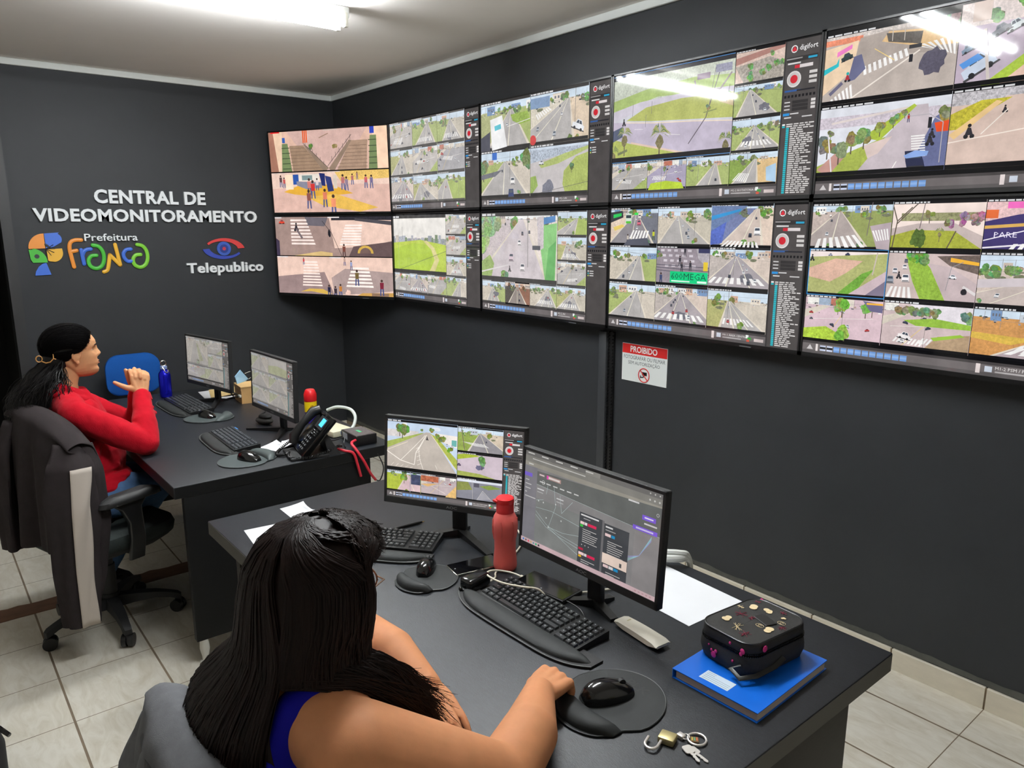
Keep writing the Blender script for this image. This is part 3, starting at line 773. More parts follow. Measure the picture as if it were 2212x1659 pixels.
def pic_panorama_station(s):
    s.T(0, 0.004, 1, .49)
    s.R(0, 0, 1, 1, (226, 186, 166), .05)
    s.P([(.16, 0), (.84, 0), (.62, 1), (.40, 1)], (214, 178, 168), .08)
    s.R(0, 0, .12, 1, (240, 206, 176)); s.R(.88, 0, 1, 1, (252, 214, 184)); s.P([(0, 0), (.04, 0), (.07, 1), (0, 1)], (170, 120, 100))
    s.P([(.115, .3), (.165, .3), (.19, 1), (.1, 1)], (122, 140, 94)); s.P([(.86, .2), (.91, .2), (.91, 1), (.84, 1)], (122, 140, 94))
    for i in range(5): s.R(.11, .4 + i * .13, .18, .42 + i * .13, (70, 84, 60)); s.R(.845, .3 + i * .14, .91, .32 + i * .14, (70, 84, 60))
    s.P([(.18, .36), (.30, .36), (.47, 1), (.20, 1)], (164, 136, 112), .1); s.P([(.70, .30), (.84, .30), (.82, 1), (.58, 1)], (176, 146, 124), .1)
    for i in range(7): y = .42 + i * .085; s.R(.185, y, .31 + i * .022, y + .01, (120, 98, 84)); s.R(.69 - i * .018, y, .83, y + .01, (120, 98, 84))
    s.P([(.30, .34), (.33, .38), (.51, .95), (.49, 1), (.46, 1)], (150, 128, 110)); s.P([(.71, .3), (.69, .28), (.51, .95), (.52, 1), (.56, 1)], (150, 128, 110))
    s.L([(.30, .30), (.50, .93)], .014, (100, 88, 84)); s.L([(.71, .16), (.50, .90)], .014, (100, 88, 84))
    for i in range(6): s.L([(.32 + i * .03, .36 + i * .1), (.32 + i * .03, .27 + i * .1)], .012, (96, 84, 80)); s.L([(.70 - i * .032, .28 + i * .1), (.70 - i * .032, .16 + i * .1)], .012, (96, 84, 80))
    r = random.Random(5)
    for x in (.30, .315, .33): s.R(x, 0, x + .01, .3, (226, 92, 40))
    s.tree(.37, .40, .07, r, (110, 130, 70), False); s.tree(.57, .40, .07, r, (150, 146, 70), False); s.R(.12, .15, .145, .28, (60, 100, 180)); s.R(.86, 0, .895, .16, (50, 70, 180))
    s.L([(.44, .2), (.52, .1)], .02, (160, 130, 110)); s.R(.02, 0, .10, .03, (230, 40, 40)); s.R(.48, 0, .6, .03, (200, 180, 170))
    s.T(0, .505, 1, 1)
    s.R(0, 0, 1, 1, (226, 186, 172), .05); s.P([(0, 0), (1, 0), (1, .35), (.6, .3), (0, .4)], (238, 206, 190), .1)
    s.P([(.1, .48), (.30, .25), (.55, .35), (.7, .55), (.42, .62), (.2, .55)], (232, 176, 64)); s.P([(.30, .62), (.55, .55), (.9, .9), (.75, 1), (.45, .85)], (236, 190, 90), .1); s.P([(.55, 0), (1, 0), (1, .2), (.6, .24)], (236, 196, 110), .3)
    s.R(.19, .05, .24, .3, (50, 90, 170)); s.P([(.22, .22), (.44, .26), (.44, .40), (.30, .42), (.22, .32)], (140, 140, 156)); s.R(.24, .05, .42, .22, (236, 226, 214)); s.R(.27, .08, .36, .2, (130, 150, 150)); s.R(.12, .05, .19, .42, (252, 226, 196))
    s.P([(.42, .03), (.47, .05), (.47, .36), (.44, .34)], (40, 50, 110)); s.P([(.47, .1), (.52, .14), (.54, .48), (.49, .5)], (52, 62, 120)); s.R(.54, .1, .57, .42, (222, 206, 190))
    for u, v, q, c in ((.08, .2, .16, (90, 70, 70)), (.11, .24, .14, (200, 90, 90)), (.33, .35, .22, (216, 130, 120)), (.36, .42, .24, (214, 60, 56)), (.32, .66, .25, (150, 90, 80)), (.46, .64, .24, (226, 130, 100)), (.53, .82, .28, (240, 150, 110)), (.62, .26, .2, (196, 120, 120)), (.65, .30, .18, (150, 130, 150)), (.70, .2, .14, (180, 110, 110)), (.81, .26, .17, (200, 100, 110)), (.855, .27, .17, (120, 110, 150)), (.40, .3, .16, (220, 200, 200)), (.74, .12, .1, (160, 120, 120))): s.man(u, v, q, c, (90, 96, 140))
    s.R(.01, 0, .12, .02, (220, 200, 190)); s.R(.48, -.0, .6, .02, (220, 200, 190))
def pic_four_crossings(s):
    s.T(0, .01, 1, .5); s.R(0, 0, 1, 1, (168, 142, 134), .07)
    s.P([(.48, 0), (1, .1), (1, .6), (.80, .75), (.52, .8)], (240, 206, 190), .06); s.R(.5, 0, 1, .09, (46, 44, 52), .6); s.P([(.7, .04), (1, .12), (1, .22), (.7, .1)], (80, 76, 82))
    s.P([(.27, 0), (.47, .02), (.44, .24), (.29, .22)], (110, 104, 112))
    s.zebra((.14, .06), (.14, .75), (.36, .75), (.28, .06), 8, (250, 232, 224)); s.zebra((.62, .2), (.56, .75), (.74, .75), (.76, .2), 8, (255, 240, 232))
    s.P([(.68, .75), (1, .62), (1, 1), (.64, 1)], (104, 84, 84), .1)
    for q in (.10, .07): s.P([(.78 + q / 1.5 * math.cos(a), .92 - q * 2.0 * math.sin(a)) for a in (0, .4, .8, 1.2, 1.6, 2.0, 2.4, 2.8, 3.14)], (216, 176, 84) if q == .10 else (120, 96, 90))
    s.car(.06, .12, .09, (224, 70, 48)); s.bike(.19, .27, .12, (60, 54, 60)); s.L([(.19, .3), (.24, .55)], .06, (120, 106, 110)); s.L([(.42, .1), (.50, .42), (.58, 1)], .012, (40, 38, 44)); s.blob(.48, .42, .05, (36, 36, 42), random.Random(1), 0, 9, .1); s.man(.60, .85, .18, (120, 70, 60), (90, 60, 60))
    s.P([(.16, 1), (.4, .88), (.5, .92), (.5, 1)], (222, 190, 130)); s.P([(0, .55), (.03, .62), (.03, 1), (0, 1)], (70, 60, 80)); s.R(0, 0, .06, .03, (230, 220, 220)); s.R(.47, 0, .57, .03, (230, 220, 220))
    s.T(0, .512, 1, .992); s.R(0, 0, 1, 1, (238, 204, 188), .05)
    s.P([(.0, .55), (.42, .40), (.50, 1), (0, 1)], (160, 136, 134), .06); s.P([(.50, 1), (.48, .55), (.60, .30), (1, .38), (1, .85), (.75, .95)], (176, 154, 150), .06)
    s.zebra((.24, .12), (.22, .82), (.40, .82), (.36, .12), 9, (252, 232, 222)); s.zebra((.66, .26), (.60, .82), (.84, .82), (.80, .26), 6, (255, 244, 236))
    s.P([(.20, .95), (.28, .86), (.40, .86), (.48, .98), (.44, 1), (.30, .93)], (226, 186, 90)); s.P([(.74, .93), (1, .9), (1, 1), (.7, 1)], (206, 160, 86), .1); s.R(.82, .92, .96, 1, (150, 120, 96))
    for u, v, q, c in ((.24, .12, .1, (206, 60, 70)), (.60, .1, .12, (190, 160, 150)), (.655, .2, .13, (150, 160, 200)), (.70, .52, .22, (120, 100, 60)), (.455, .9, .18, (40, 40, 70)), (.51, .93, .18, (60, 50, 60)), (.555, .87, .18, (200, 130, 60)), (.905, .76, .22, (130, 40, 60))): s.man(u, v, q, c, (70, 80, 130))
    s.blob(.62, .95, .09, (246, 206, 190), random.Random(3), .3); s.R(.47, 0, .57, .03, (230, 220, 220)); s.R(.0, 0, .1, .03, (230, 220, 220)); s.L([(.5, .1), (.49, 1)], .006, (220, 190, 180))
HAZE = (1, 1, 1, .12)
def mosaic(s, tiles, seed, haze=.0, kinds=None, skip=()):
    r = random.Random(seed)
    for i, q in enumerate(tiles):
        if i in skip: continue
        s.T(*q, tint=(1, 1, 1, haze)); k = (kinds[i] if kinds else r.choice('ssc')); sd = seed * 31 + i
        if k == 's': street(s, sd, r.uniform(.18, .34), r.uniform(.3, .7), r.uniform(-.1, .25), r.uniform(.7, 1.1), rg=r.choice([GRASS, (206, 196, 182), (196, 188, 172)]), lg=r.choice([GRASS, (176, 176, 116), (204, 194, 178)]), bld=r.randint(2, 5), trees=r.randint(3, 6), cars=r.randint(2, 5), zeb=r.random() < .45, shade=r.random() < .4, lines=r.choice([1, 2]), wires=1 if r.random() < .35 else 0)
        elif k == 'g': street(s, sd, r.uniform(.2, .3), r.uniform(.3, .7), -.3, .55, lg=GRASS, rg=(166, 186, 92), bld=1, trees=6, cars=1, zeb=0)
        elif k == 'd': street(s, sd, r.uniform(.12, .25), r.uniform(.35, .6), -.2, 1.2, road=(168, 160, 164), lg=(188, 178, 172), rg=(214, 198, 186), bld=7, trees=3, cars=7, zeb=1, shade=1, lines=2)
        else: crossing(s, sd, r.choice([ASPH, (190, 184, 180), (168, 166, 170)]), r.randint(1, 2), r.randint(3, 7), r.randint(1, 3), r.random() < .6)
def pic_c1t(s):
    mosaic(s, grid_tiles(U, V_, 3, 3), 11, .16, 'csssccdsg'); s.sidebar(False, 2); s.toolbar()
def pic_c1b(s):
    tl = one_three_four(); r = random.Random(9)
    mosaic(s, tl, 12, .14, 'gccscdcs', (0,)); s.T(*tl[0], tint=(1, 1, 1, .08))
    s.R(0, 0, 1, 1, (236, 232, 226)); s.R(0, .40, 1, .5, (160, 166, 160), .5)
    for i in range(16): s.R(i / 16, .36 + r.uniform(-.03, .04), i / 16 + r.uniform(.03, .08), .47, r.choice([(176, 180, 190), (150, 156, 166), (206, 196, 186), (120, 140, 110)]), .3)
    s.P([(0, .48), (.55, .42), (1, .50), (1, 1.1), (0, 1.1)], (190, 210, 74), .12); s.P([(0, .60), (.4, .47), (.75, .52), (.9, .8), (.6, 1.1), (0, 1.1)], (178, 206, 58), .08)
    s.P([(.60, .44), (.66, .43), (.80, .55), (.88, .75), (.78, 1.0), (.68, 1.0), (.80, .75), (.74, .58)], (216, 206, 140), .1); s.L([(.05, .98), (1, .60)], .008, (110, 130, 70)); s.L([(.12, .3), (.12, .95)], .006, (150, 160, 130)); s.L([(.2, .2), (.2, .42)], .008, (120, 116, 112)); s.title(.14)
    s.sidebar(False, 3); s.toolbar()
def pic_c2t(s):
    tl = grid_tiles(U, V_, 2, 2); r = random.Random(21)
    s.T(*tl[0], tint=(1, 1, 1, .06)); street(s, 211, .2, .62, .1, 1.0, lg=(176, 180, 130), rg=GRASS, bld=4, trees=6, cars=1, zeb=0, pole=0)
    s.P([(.62, .32), (.95, .30), (1, .5), (.8, .54), (.66, .45)], (150, 178, 76), .3); s.P([(.20, .36), (.45, .3), (.55, .95), (.24, 1)], (240, 240, 240)); s.P([(.29, .50), (.42, .47), (.43, .57), (.3, .6)], (90, 190, 206)); s.P([(0, .72), (.2, .6), (.2, 1), (0, 1)], (70, 72, 86)); s.L([(.55, .55), (1, .46)], .012, (236, 232, 228))
    s.T(*tl[1], tint=(1, 1, 1, .06)); street(s, 212, .2, .66, -.5, .75, lg=(214, 206, 190), rg=(220, 200, 176), bld=3, trees=5, cars=4, zeb=0, lines=2)
    s.R(0, .1, .35, .3, (130, 156, 190), .1); s.car(.84, .72, .16, (232, 234, 238), .35); s.C(.05, .9, .10, (206, 60, 60)); s.zebra((.1, .42), (.34, .30), (.40, .36), (.14, .52), 7)
    s.T(*tl[2], tint=(1, 1, 1, .06)); street(s, 213, .25, .5, -.1, 1.0, lg=GRASS, rg=(206, 196, 182), bld=3, trees=3, cars=2, zeb=0)
    s.tree(.9, .25, .2, r, (104, 140, 70), False); s.tree(.05, .3, .2, r, (110, 126, 96)); s.carv(.63, .92, .13, (44, 62, 110)); s.carv(.66, .66, .1, (236, 234, 232)); s.P([(.0, .5), (.45, .42), (.3, .55), (0, .6)], (110, 112, 120), .2); s.R(.24, .05, .34, .2, (50, 110, 200))
    s.T(*tl[3], tint=(1, 1, 1, .06)); s.R(0, 0, 1, 1, (206, 218, 232), .05); s.R(0, .1, 1, .34, (176, 186, 200), .5); s.P([(0, .35), (1, .15), (1, 1), (0, 1)], (196, 190, 190), .05); s.P([(.15, .38), (.6, .22), (1, .12), (1, .18), (.5, .4), (.2, .46)], (176, 190, 112), .2)
    s.P([(.60, .55), (.8, .3), (1.05, .22), (1.05, 1.05), (.65, 1.05), (.58, .8)], (170, 184, 96), .2); s.P([(0, .62), (.1, .6), (.14, .8), (0, 1)], (150, 176, 90), .2); s.blob(.32, .86, .16, (120, 122, 136), r, .2, 16); s.tree(.73, .48, .07, r, (86, 104, 62)); s.L([(.15, .95), (1, .78)], .008, (96, 94, 90)); s.car(.2, .35, .07, (220, 222, 226)); s.title()
    s.sidebar(False, 4); s.toolbar('M2-1 AV.')
def pic_c2b(s):
    tl = one_three_four(); r = random.Random(22); mosaic(s, tl, 23, .10, 'sgscssss', (0, 5)); s.T(*tl[5]); street(s, 29, .2, .5, .1, .9, sky=(226, 206, 190), road=(150, 140, 134), lg=(96, 90, 84), rg=(150, 110, 92), bld=7, trees=6, cars=3, tcol=(96, 96, 76))
    s.T(*tl[0], tint=(1, 1, 1, .10)); street(s, 221, .1, .55, -.12, .9, sky=(236, 236, 236), road=(206, 196, 200), lg=(200, 188, 190), rg=(226, 214, 206), bld=2, trees=2, cars=0, pole=0, lines=0)
    for i in range(9): s.tree(r.uniform(0, .2), r.uniform(.12, .5), .14, r, (140, 172, 120), False)
    s.P([(0, .72), (.12, .62), (.18, .75), (.14, .95), (0, 1)], (150, 176, 100), .25); s.P([(.76, .10), (.98, .06), (.98, .14), (.76, .2)], (70, 130, 190)); s.P([(.80, .2), (1, .16), (.98, 1), (.86, .96), (.80, .5)], (134, 200, 120), .06); s.P([(.90, .5), (.99, .4), (.97, 1), (.86, .96)], (96, 176, 92)); s.P([(.76, .08), (.84, .06), (.84, .5), (.77, .55)], (206, 196, 200), .2)
    s.L([(.64, .78), (.64, .05)], .014, (150, 146, 146)); s.carv(.42, .64, .075, (216, 196, 206), .1); s.carv(.57, .78, .07, (246, 240, 240), .1); s.carv(.53, .43, .05, (240, 236, 236)); s.carv(.57, .3, .035, (90, 90, 104)); s.carv(.66, .28, .03, (80, 80, 96)); s.bike(.40, .82, .05); s.L([(0, .88), (.38, .76)], .02, (222, 216, 216)); s.R(.70, .47, .8, .53, (70, 74, 84)); s.title(.2)
    s.sidebar(False, 5); s.toolbar('M2-2 AV.')
def pic_c3t(s):
    tl = one_three_four(); r = random.Random(33); mosaic(s, tl, 31, .03, 'scsscdss', (0, 1, 5, 7))
    s.T(*tl[1]); s.R(0, 0, 1, 1, (214, 190, 178), .25); s.P([(0, .2), (1, 0), (1, .12), (0, .4)], (176, 130, 120), .1); s.P([(0, .45), (.7, .3), (1, .5), (1, 1), (.2, 1)], (168, 160, 150), .5)
    for i in range(10): s.tree(r.uniform(.3, 1), r.uniform(.15, .9), .1, r, (110, 150, 90), False)
    s.title()
    s.T(*tl[5]); crossing(s, 311, (172, 164, 186), 1, 6, 2, 0, 1); s.P([(0, 1.1), (.1, .78), (.5, .72), (.9, .8), (1, 1.1)], (186, 210, 66), .15); s.L([(.38, 1), (.38, 0)], .012, (110, 108, 108))
    s.T(*tl[7]); street(s, 312, .22, .55, .0, .6, lg=(140, 164, 84), rg=(222, 190, 140), trees=6, cars=0, zeb=0, bld=1); s.zebra((.22, .62), (.46, .66), (.40, .92), (.08, .84), 7); s.P([(.78, .5), (.98, .4), (1, .95), (.8, .9)], (176, 206, 230))
    s.T(*tl[0], tint=(1, 1, 1, .03)); s.R(0, 0, 1, 1, (206, 206, 214)); s.R(0, 0, 1, .055, (24, 24, 32))
    s.P([(0, .05), (1, .05), (1, .3), (0, .42)], (196, 202, 188), .25); s.P([(.0, .28), (.3, .2), (.7, .16), (1, .2), (1, .35), (.4, .3), (0, .42)], (170, 192, 116), .12)
    s.P([(0, .40), (.25, .33), (.7, .30), (1, .32), (1, .40), (.3, .40), (0, .52)], (206, 200, 212), .04)
    s.P([(.12, .52), (.3, .40), (.6, .36), (1, .38), (1.05, .64), (.7, .60), (.35, .56)], (182, 188, 106), .13); s.P([(.86, .40), (1, .42), (1, .52), (.9, .46)], (206, 186, 146), .1)
    s.P([(.12, .54), (.38, .585), (.7, .62), (1.05, .67), (1.05, 1.0), (.62, .93), (.18, .79), (0, .70), (0, .52)], (194, 184, 202), .04)
    s.L([(.12, .54), (.38, .585), (.7, .62), (1.02, .67)], .012, (232, 214, 196)); s.L([(.17, .78), (.6, .94), (.8, 1.0)], .022, (222, 196, 178)); s.P([(0, .72), (.17, .79), (.6, .95), (.7, 1.05), (0, 1.05)], (180, 190, 100), .14)
    s.L([(.46, .72), (.60, .75)], .008, (226, 220, 226)); s.L([(.2, .63), (.28, .64)], .006, (226, 220, 226))
    s.P([(0, .62), (.09, .58), (.09, .70), (0, .75)], (88, 96, 120)); s.bike(.10, .54, .045)
    s.L([(.67, .86), (.80, .60), (.90, .10)], .010, (96, 86, 96)); s.L([(.82, .50), (.86, .1)], .006, (120, 112, 116)); s.L([(.70, .20), (.72, .30), (.9, .33), (.98, .18)], .018, (150, 136, 140)); s.R(.72, .14, .82, .2, (140, 120, 140)); s.car(.86, .345, .04, (130, 120, 140)); s.R(.86, .08, .98, .16, (150, 150, 170), .3)
    s.tree(.96, .40, .035, r, (112, 136, 52), False); s.L([(.95, .47), (.97, .3)], .006, (110, 104, 100)); s.tree(.82, .5, .03, r, (130, 150, 110), False); s.L([(.78, .55), (.88, .53)], .012, (140, 150, 96))
    for u, v in ((.18, .40), (.35, .4), (.3, .54)): s.L([(u, v + .08), (u + .002, v - .06)], .005, (130, 128, 126))
    s.palm(.11, .66, .12, r); s.palm(.43, .70, .15, r); s.palm(.96, .84, .11, r); s.palm(.01, .86, .10, r); s.L([(.05, .9), (.14, .86)], .03, (120, 126, 90))
    s.R(0, .94, 1, 1, (14, 14, 18)); s.R(0, 0, 1, .006, (70, 140, 210)); s.R(0, .994, 1, 1, (70, 140, 210))
    s.sidebar(True, 6); s.toolbar('M2-2 ROTATÓRIA MIN')
def pic_c3b(s):
    tl = grid_tiles(U, V_, 3, 3); mosaic(s, tl, 41, .02, 'dsdsddsds', (0, 2, 4)); r = random.Random(41)
    s.T(*tl[0]); street(s, 411, .16, .55, -.1, .95, road=(146, 142, 146), lg=(226, 206, 186), rg=(120, 122, 132), bld=8, trees=2, cars=3, zeb=0, pole=0); s.P([(0, .12), (.26, .08), (.28, .26), (0, .4)], (60, 62, 66)); s.P([(.06, .18), (.24, .14), (.24, .22), (.06, .28)], (50, 190, 90)); s.R(.33, .16, .46, .42, (206, 220, 206)); s.R(.34, .2, .45, .28, (60, 70, 76)); s.R(.34, .36, .45, .42, (90, 190, 60)); s.carv(.62, .4, .09, (216, 110, 130)); s.carv(.63, .24, .07, (236, 226, 220)); s.R(.52, .14, .6, .2, (60, 210, 80))
    s.zebra((.5, .60), (.86, .62), (.82, .86), (.42, .82), 6); s.P([(.06, .52), (.26, .44), (.32, .5), (.1, .62)], (232, 206, 110)); s.man(.93, .72, .14, (200, 206, 60), (70, 90, 50)); s.man(.39, .82, .13, (200, 190, 180), (60, 60, 70)); s.P([(.4, .85), (.8, .8), (.86, 1), (.3, 1)], (90, 92, 104))
    s.T(*tl[2]); street(s, 413, .1, .75, .1, .85, road=(206, 190, 180), lg=(120, 130, 170), rg=(226, 206, 190), bld=3, trees=6, cars=2, pole=0); s.P([(0, .02), (.6, .04), (.1, .62), (0, .66)], (110, 130, 170), .2); s.P([(0, .26), (.5, .1), (.48, .16), (0, .36)], (60, 150, 210)); s.P([(0, .62), (.26, .4), (.2, .9), (0, .95)], (90, 110, 190), .25); s.carv(.77, .62, .12, (240, 238, 238)); s.zebra((.3, .84), (.8, .88), (.84, 1), (.18, .98), 9)
    s.T(*tl[4]); s.R(0, 0, 1, 1, (150, 140, 148), .15)
    for i in range(4):
        for j in range(5): s.R(.08 + j * .13 + i * .03, .08 + i * .13, .15 + j * .13 + i * .03, .14 + i * .13, (204, 196, 204))
    s.P([(.75, 0), (1, 0), (1, .55), (.8, .3)], (176, 170, 176), .2); s.R(.8, .02, 1, .16, (60, 62, 96)); s.tree(.05, .2, .1, r, (110, 130, 90), False)
    for q in range(3): s.L([(0, .48 + q * .07), (1, .52 + q * .09)], .02, (96, 92, 104))
    for u, v in ((.55, .13), (.46, .36), (.66, .48), (.5, .52)): s.man(u, v, .13, (56, 54, 62), (60, 58, 66))
    s.man(.1, .84, .17, (64, 74, 110), (54, 60, 84)); s.R(.9, .38, .98, .6, (226, 196, 60)); s.R(.28, .64, .985, .93, (20, 206, 130)); s.text('600MEGA', .30, .68, .96, .84, (20, 96, 70), 0); s.R(.31, .87, .66, .90, (226, 250, 238)); s.R(.8, .86, .97, .91, (226, 250, 238)); s.title()
    s.sidebar(True, 7); s.toolbar('M0-1 ÁREA CENTRAL')
def pic_c4t(s):
    r = random.Random(51); A, B, C, D = (0, .03, .436, .452), (.438, 0.0, .86, .452), (0, .46, .436, .89), (.438, .46, .86, .89)
    s.T(*A); s.R(0, 0, 1, 1, (188, 176, 168), .06); s.R(0, 0, 1, .10, (206, 196, 190), .4); s.R(0, .08, .3, .16, (226, 140, 110), .3); s.P([(.28, .12), (.5, .08), (1, .34), (1, .52), (.6, .42), (.35, .56), (.24, .45)], (172, 160, 152), .06); s.P([(.5, .1), (1, .2), (1, .42), (.75, .38), (.45, .22)], (222, 186, 136), .1)
    s.P([(.48, .12), (.75, .18), (.74, .34), (.5, .24)], (96, 90, 84), .3); s.P([(0, .2), (.27, .14), (.24, .55), (0, .85)], (236, 208, 176), .06); s.zebra((.32, .52), (.66, .36), (.68, .46), (.33, .64), 9); s.zebra((.70, .36), (1, .30), (1, .56), (.84, .44), 7); s.blob(.84, .60, .17, (92, 88, 104), r, .25, 18); s.P([(.24, .36), (.30, .34), (.34, .55), (.26, .68), (.2, .7)], (106, 108, 140))
    s.P([(.02, .98), (.22, .78), (.22, .92), (.1, 1.05)], (180, 168, 164)); s.zebra((.04, .96), (.25, .72), (.27, .98), (.1, 1.12), 7); s.L([(.18, 1), (.74, .42)], .020, (236, 226, 216)); s.L([(.66, .36), (.75, .36)], .05, (56, 56, 60)); s.L([(.68, .46), (.68, .56)], .05, (40, 40, 46)); s.car(.18, .34, .085, (54, 70, 70), -.25); s.P([(0, .48), (.1, .42), (.12, .34), (.12, .46), (0, .56)], (50, 190, 200)); s.P([(.1, .26), (.22, .18), (.22, .24), (.1, .33)], (236, 130, 196)); s.bike(.2, .64, .07, (176, 50, 60)); s.C(.2, .58, .022, (40, 170, 170)); s.L([(.06, .85), (.16, .7)], .05, (110, 106, 130)); s.L([(.53, .02), (.53, .24)], .012, (196, 186, 176)); s.L([(.62, .0), (.62, .26)], .012, (196, 186, 176)); s.tree(.96, .08, .1, r, (110, 120, 96), False); s.L([(.4, .3), (.56, .5)], .01, (236, 206, 130)); s.title(.35, .04)
    s.T(*B); s.R(0, 0, 1, 1, (186, 170, 186), .05); s.R(0, 0, .5, .3, (214, 200, 196), .25); s.P([(.03, .98), (.55, .2), (.95, .05), (1, .2), (.72, .5), (.4, 1)], (186, 172, 186), .04); s.P([(.2, 1), (.6, .5), (.85, .12), (1, .1), (1, 1)], (224, 190, 172), .08); s.P([(.18, 1), (.62, .48), (.82, .16), (.88, .18), (.7, .5), (.3, 1)], (166, 192, 70), .2); s.P([(.62, 1), (.95, .45), (1, .5), (1, 1)], (160, 186, 66), .25)
    for i in range(12): s.tree(r.uniform(.4, 1.1), r.uniform(-.02, .12), .14, r, (96, 150, 62), False)
    s.tree(.25, .22, .1, r, (110, 130, 90), False); s.car(.14, .74, .19, (196, 206, 222), -.5); s.P([(.02, .72), (.14, .62), (.18, .68), (.05, .78)], (90, 150, 220)); s.car(.36, .36, .1, (196, 204, 206), -.4); s.car(.27, .38, .1, (110, 112, 120), -.4); s.car(.07, .54, .08, (120, 140, 160), -.4); s.L([(.23, 1), (.17, .35)], .035, (206, 196, 190)); s.R(.08, 0, .2, .25, (206, 186, 176)); s.C(.58, .58, .03, (90, 180, 170)); s.R(0, 0, 1, .03, (16, 16, 18)); s.R(0, .94, 1, 1, (12, 12, 14)); s.L([(.6, 1), (.98, .7)], .012, (150, 110, 120))
    s.T(*C); s.R(0, 0, 1, 1, (222, 224, 232), .03); s.R(0, .16, 1, .32, (206, 196, 206), .3); s.L([(.1, .25), (.7, .14)], .03, (222, 210, 206)); s.P([(.32, 1), (.55, .5), (.74, .12), (.84, .12), (.95, 1.1)], (196, 184, 190), .04); s.P([(0, .85), (.3, .65), (.55, .5), (.3, 1.05), (0, 1.05)], (168, 182, 84), .2); s.P([(.36, .48), (.74, .10), (.76, .13), (.5, .55)], (170, 190, 70), .2); s.P([(0, .9), (.2, .6), (.25, .7), (.1, 1)], (196, 150, 140)); s.P([(.9, .3), (1, .2), (1, 1.05), (.84, 1.05), (.80, .72)], (104, 110, 150), .1); s.P([(.38, .6), (.6, .5), (.5, .72), (.42, .78)], (216, 196, 190))
    for u, v, q in ((.08, .55, .12), (.18, .62, .13), (.28, .5, .12), (.38, .46, .11), (.5, .36, .08), (.6, .28, .07), (.68, .2, .05), (.96, .26, .1), (.1, .4, .05)): s.tree(u, v, q, r, (128, 140, 92))
    s.zebra((.74, .52), (.76, .82), (.86, .82), (.84, .52), 9); s.carv(.78, .84, .17, (44, 48, 76), -.3); s.P([(.70, .78), (.78, .72), (.88, .74), (.87, .8), (.72, .82)], (140, 170, 226)); s.P([(.9, .38), (1, .36), (1, .5), (.92, .5)], (224, 80, 40)); s.L([(.72, .26), (.86, .26), (.96, .38), (.96, .9)], .012, (176, 170, 176)); s.R(.855, .3, .88, .44, (40, 40, 46)); s.man(.71, .28, .06, (170, 60, 60)); s.bike(.88, .6, .09); s.bike(.89, .52, .07); s.L([(.62, .95), (.65, .85)], .012, (240, 236, 232)); s.L([(.08, .4), (.13, .95)], .02, (226, 222, 226)); s.title(.4, .04)
    s.T(*D); s.R(0, 0, 1, 1, (216, 192, 178), .05); s.R(0, .04, 1, .2, (190, 186, 190), .5); s.P([(0, .6), (.36, .14), (.56, .14), (.62, .5), (1, .56), (1, 1), (0, 1)], (212, 188, 176), .04); s.P([(0, .3), (.2, .16), (.4, .16), (.05, .5), (0, .5)], (190, 180, 60), .4); s.P([(0, .56), (.3, .18), (.34, .2), (.04, .62)], (232, 196, 140)); s.P([(.56, .2), (1, .1), (1, .66), (.7, .6), (.56, .48)], (166, 172, 80), .3); s.R(.58, .12, 1, .3, (150, 156, 150), .3)
    s.P([(.72, .24), (.86, .27), (.86, .4), (.72, .36)], (30, 170, 96)); s.R(.6, .26, .7, .36, (40, 44, 66)); s.L([(.75, .36), (.75, .5)], .012, (60, 60, 64)); s.L([(.83, .4), (.83, .54)], .012, (60, 60, 64)); s.bike(.14, .54, .1); s.bike(.36, .3, .05); s.carv(.5, .18, .035); s.L([(.22, .58), (.38, .3)], .012, (236, 226, 216)); s.L([(0, .66), (.66, .52)], .014, (240, 226, 214)); s.L([(.64, .55), (.8, .66), (1, .62)], .06, (170, 160, 170)); s.L([(.56, 1), (.56, .72), (.72, .62)], .012, (160, 146, 146)); s.title(.4, .04)
    s.sidebar(True, 8); s.toolbar(None, .857)
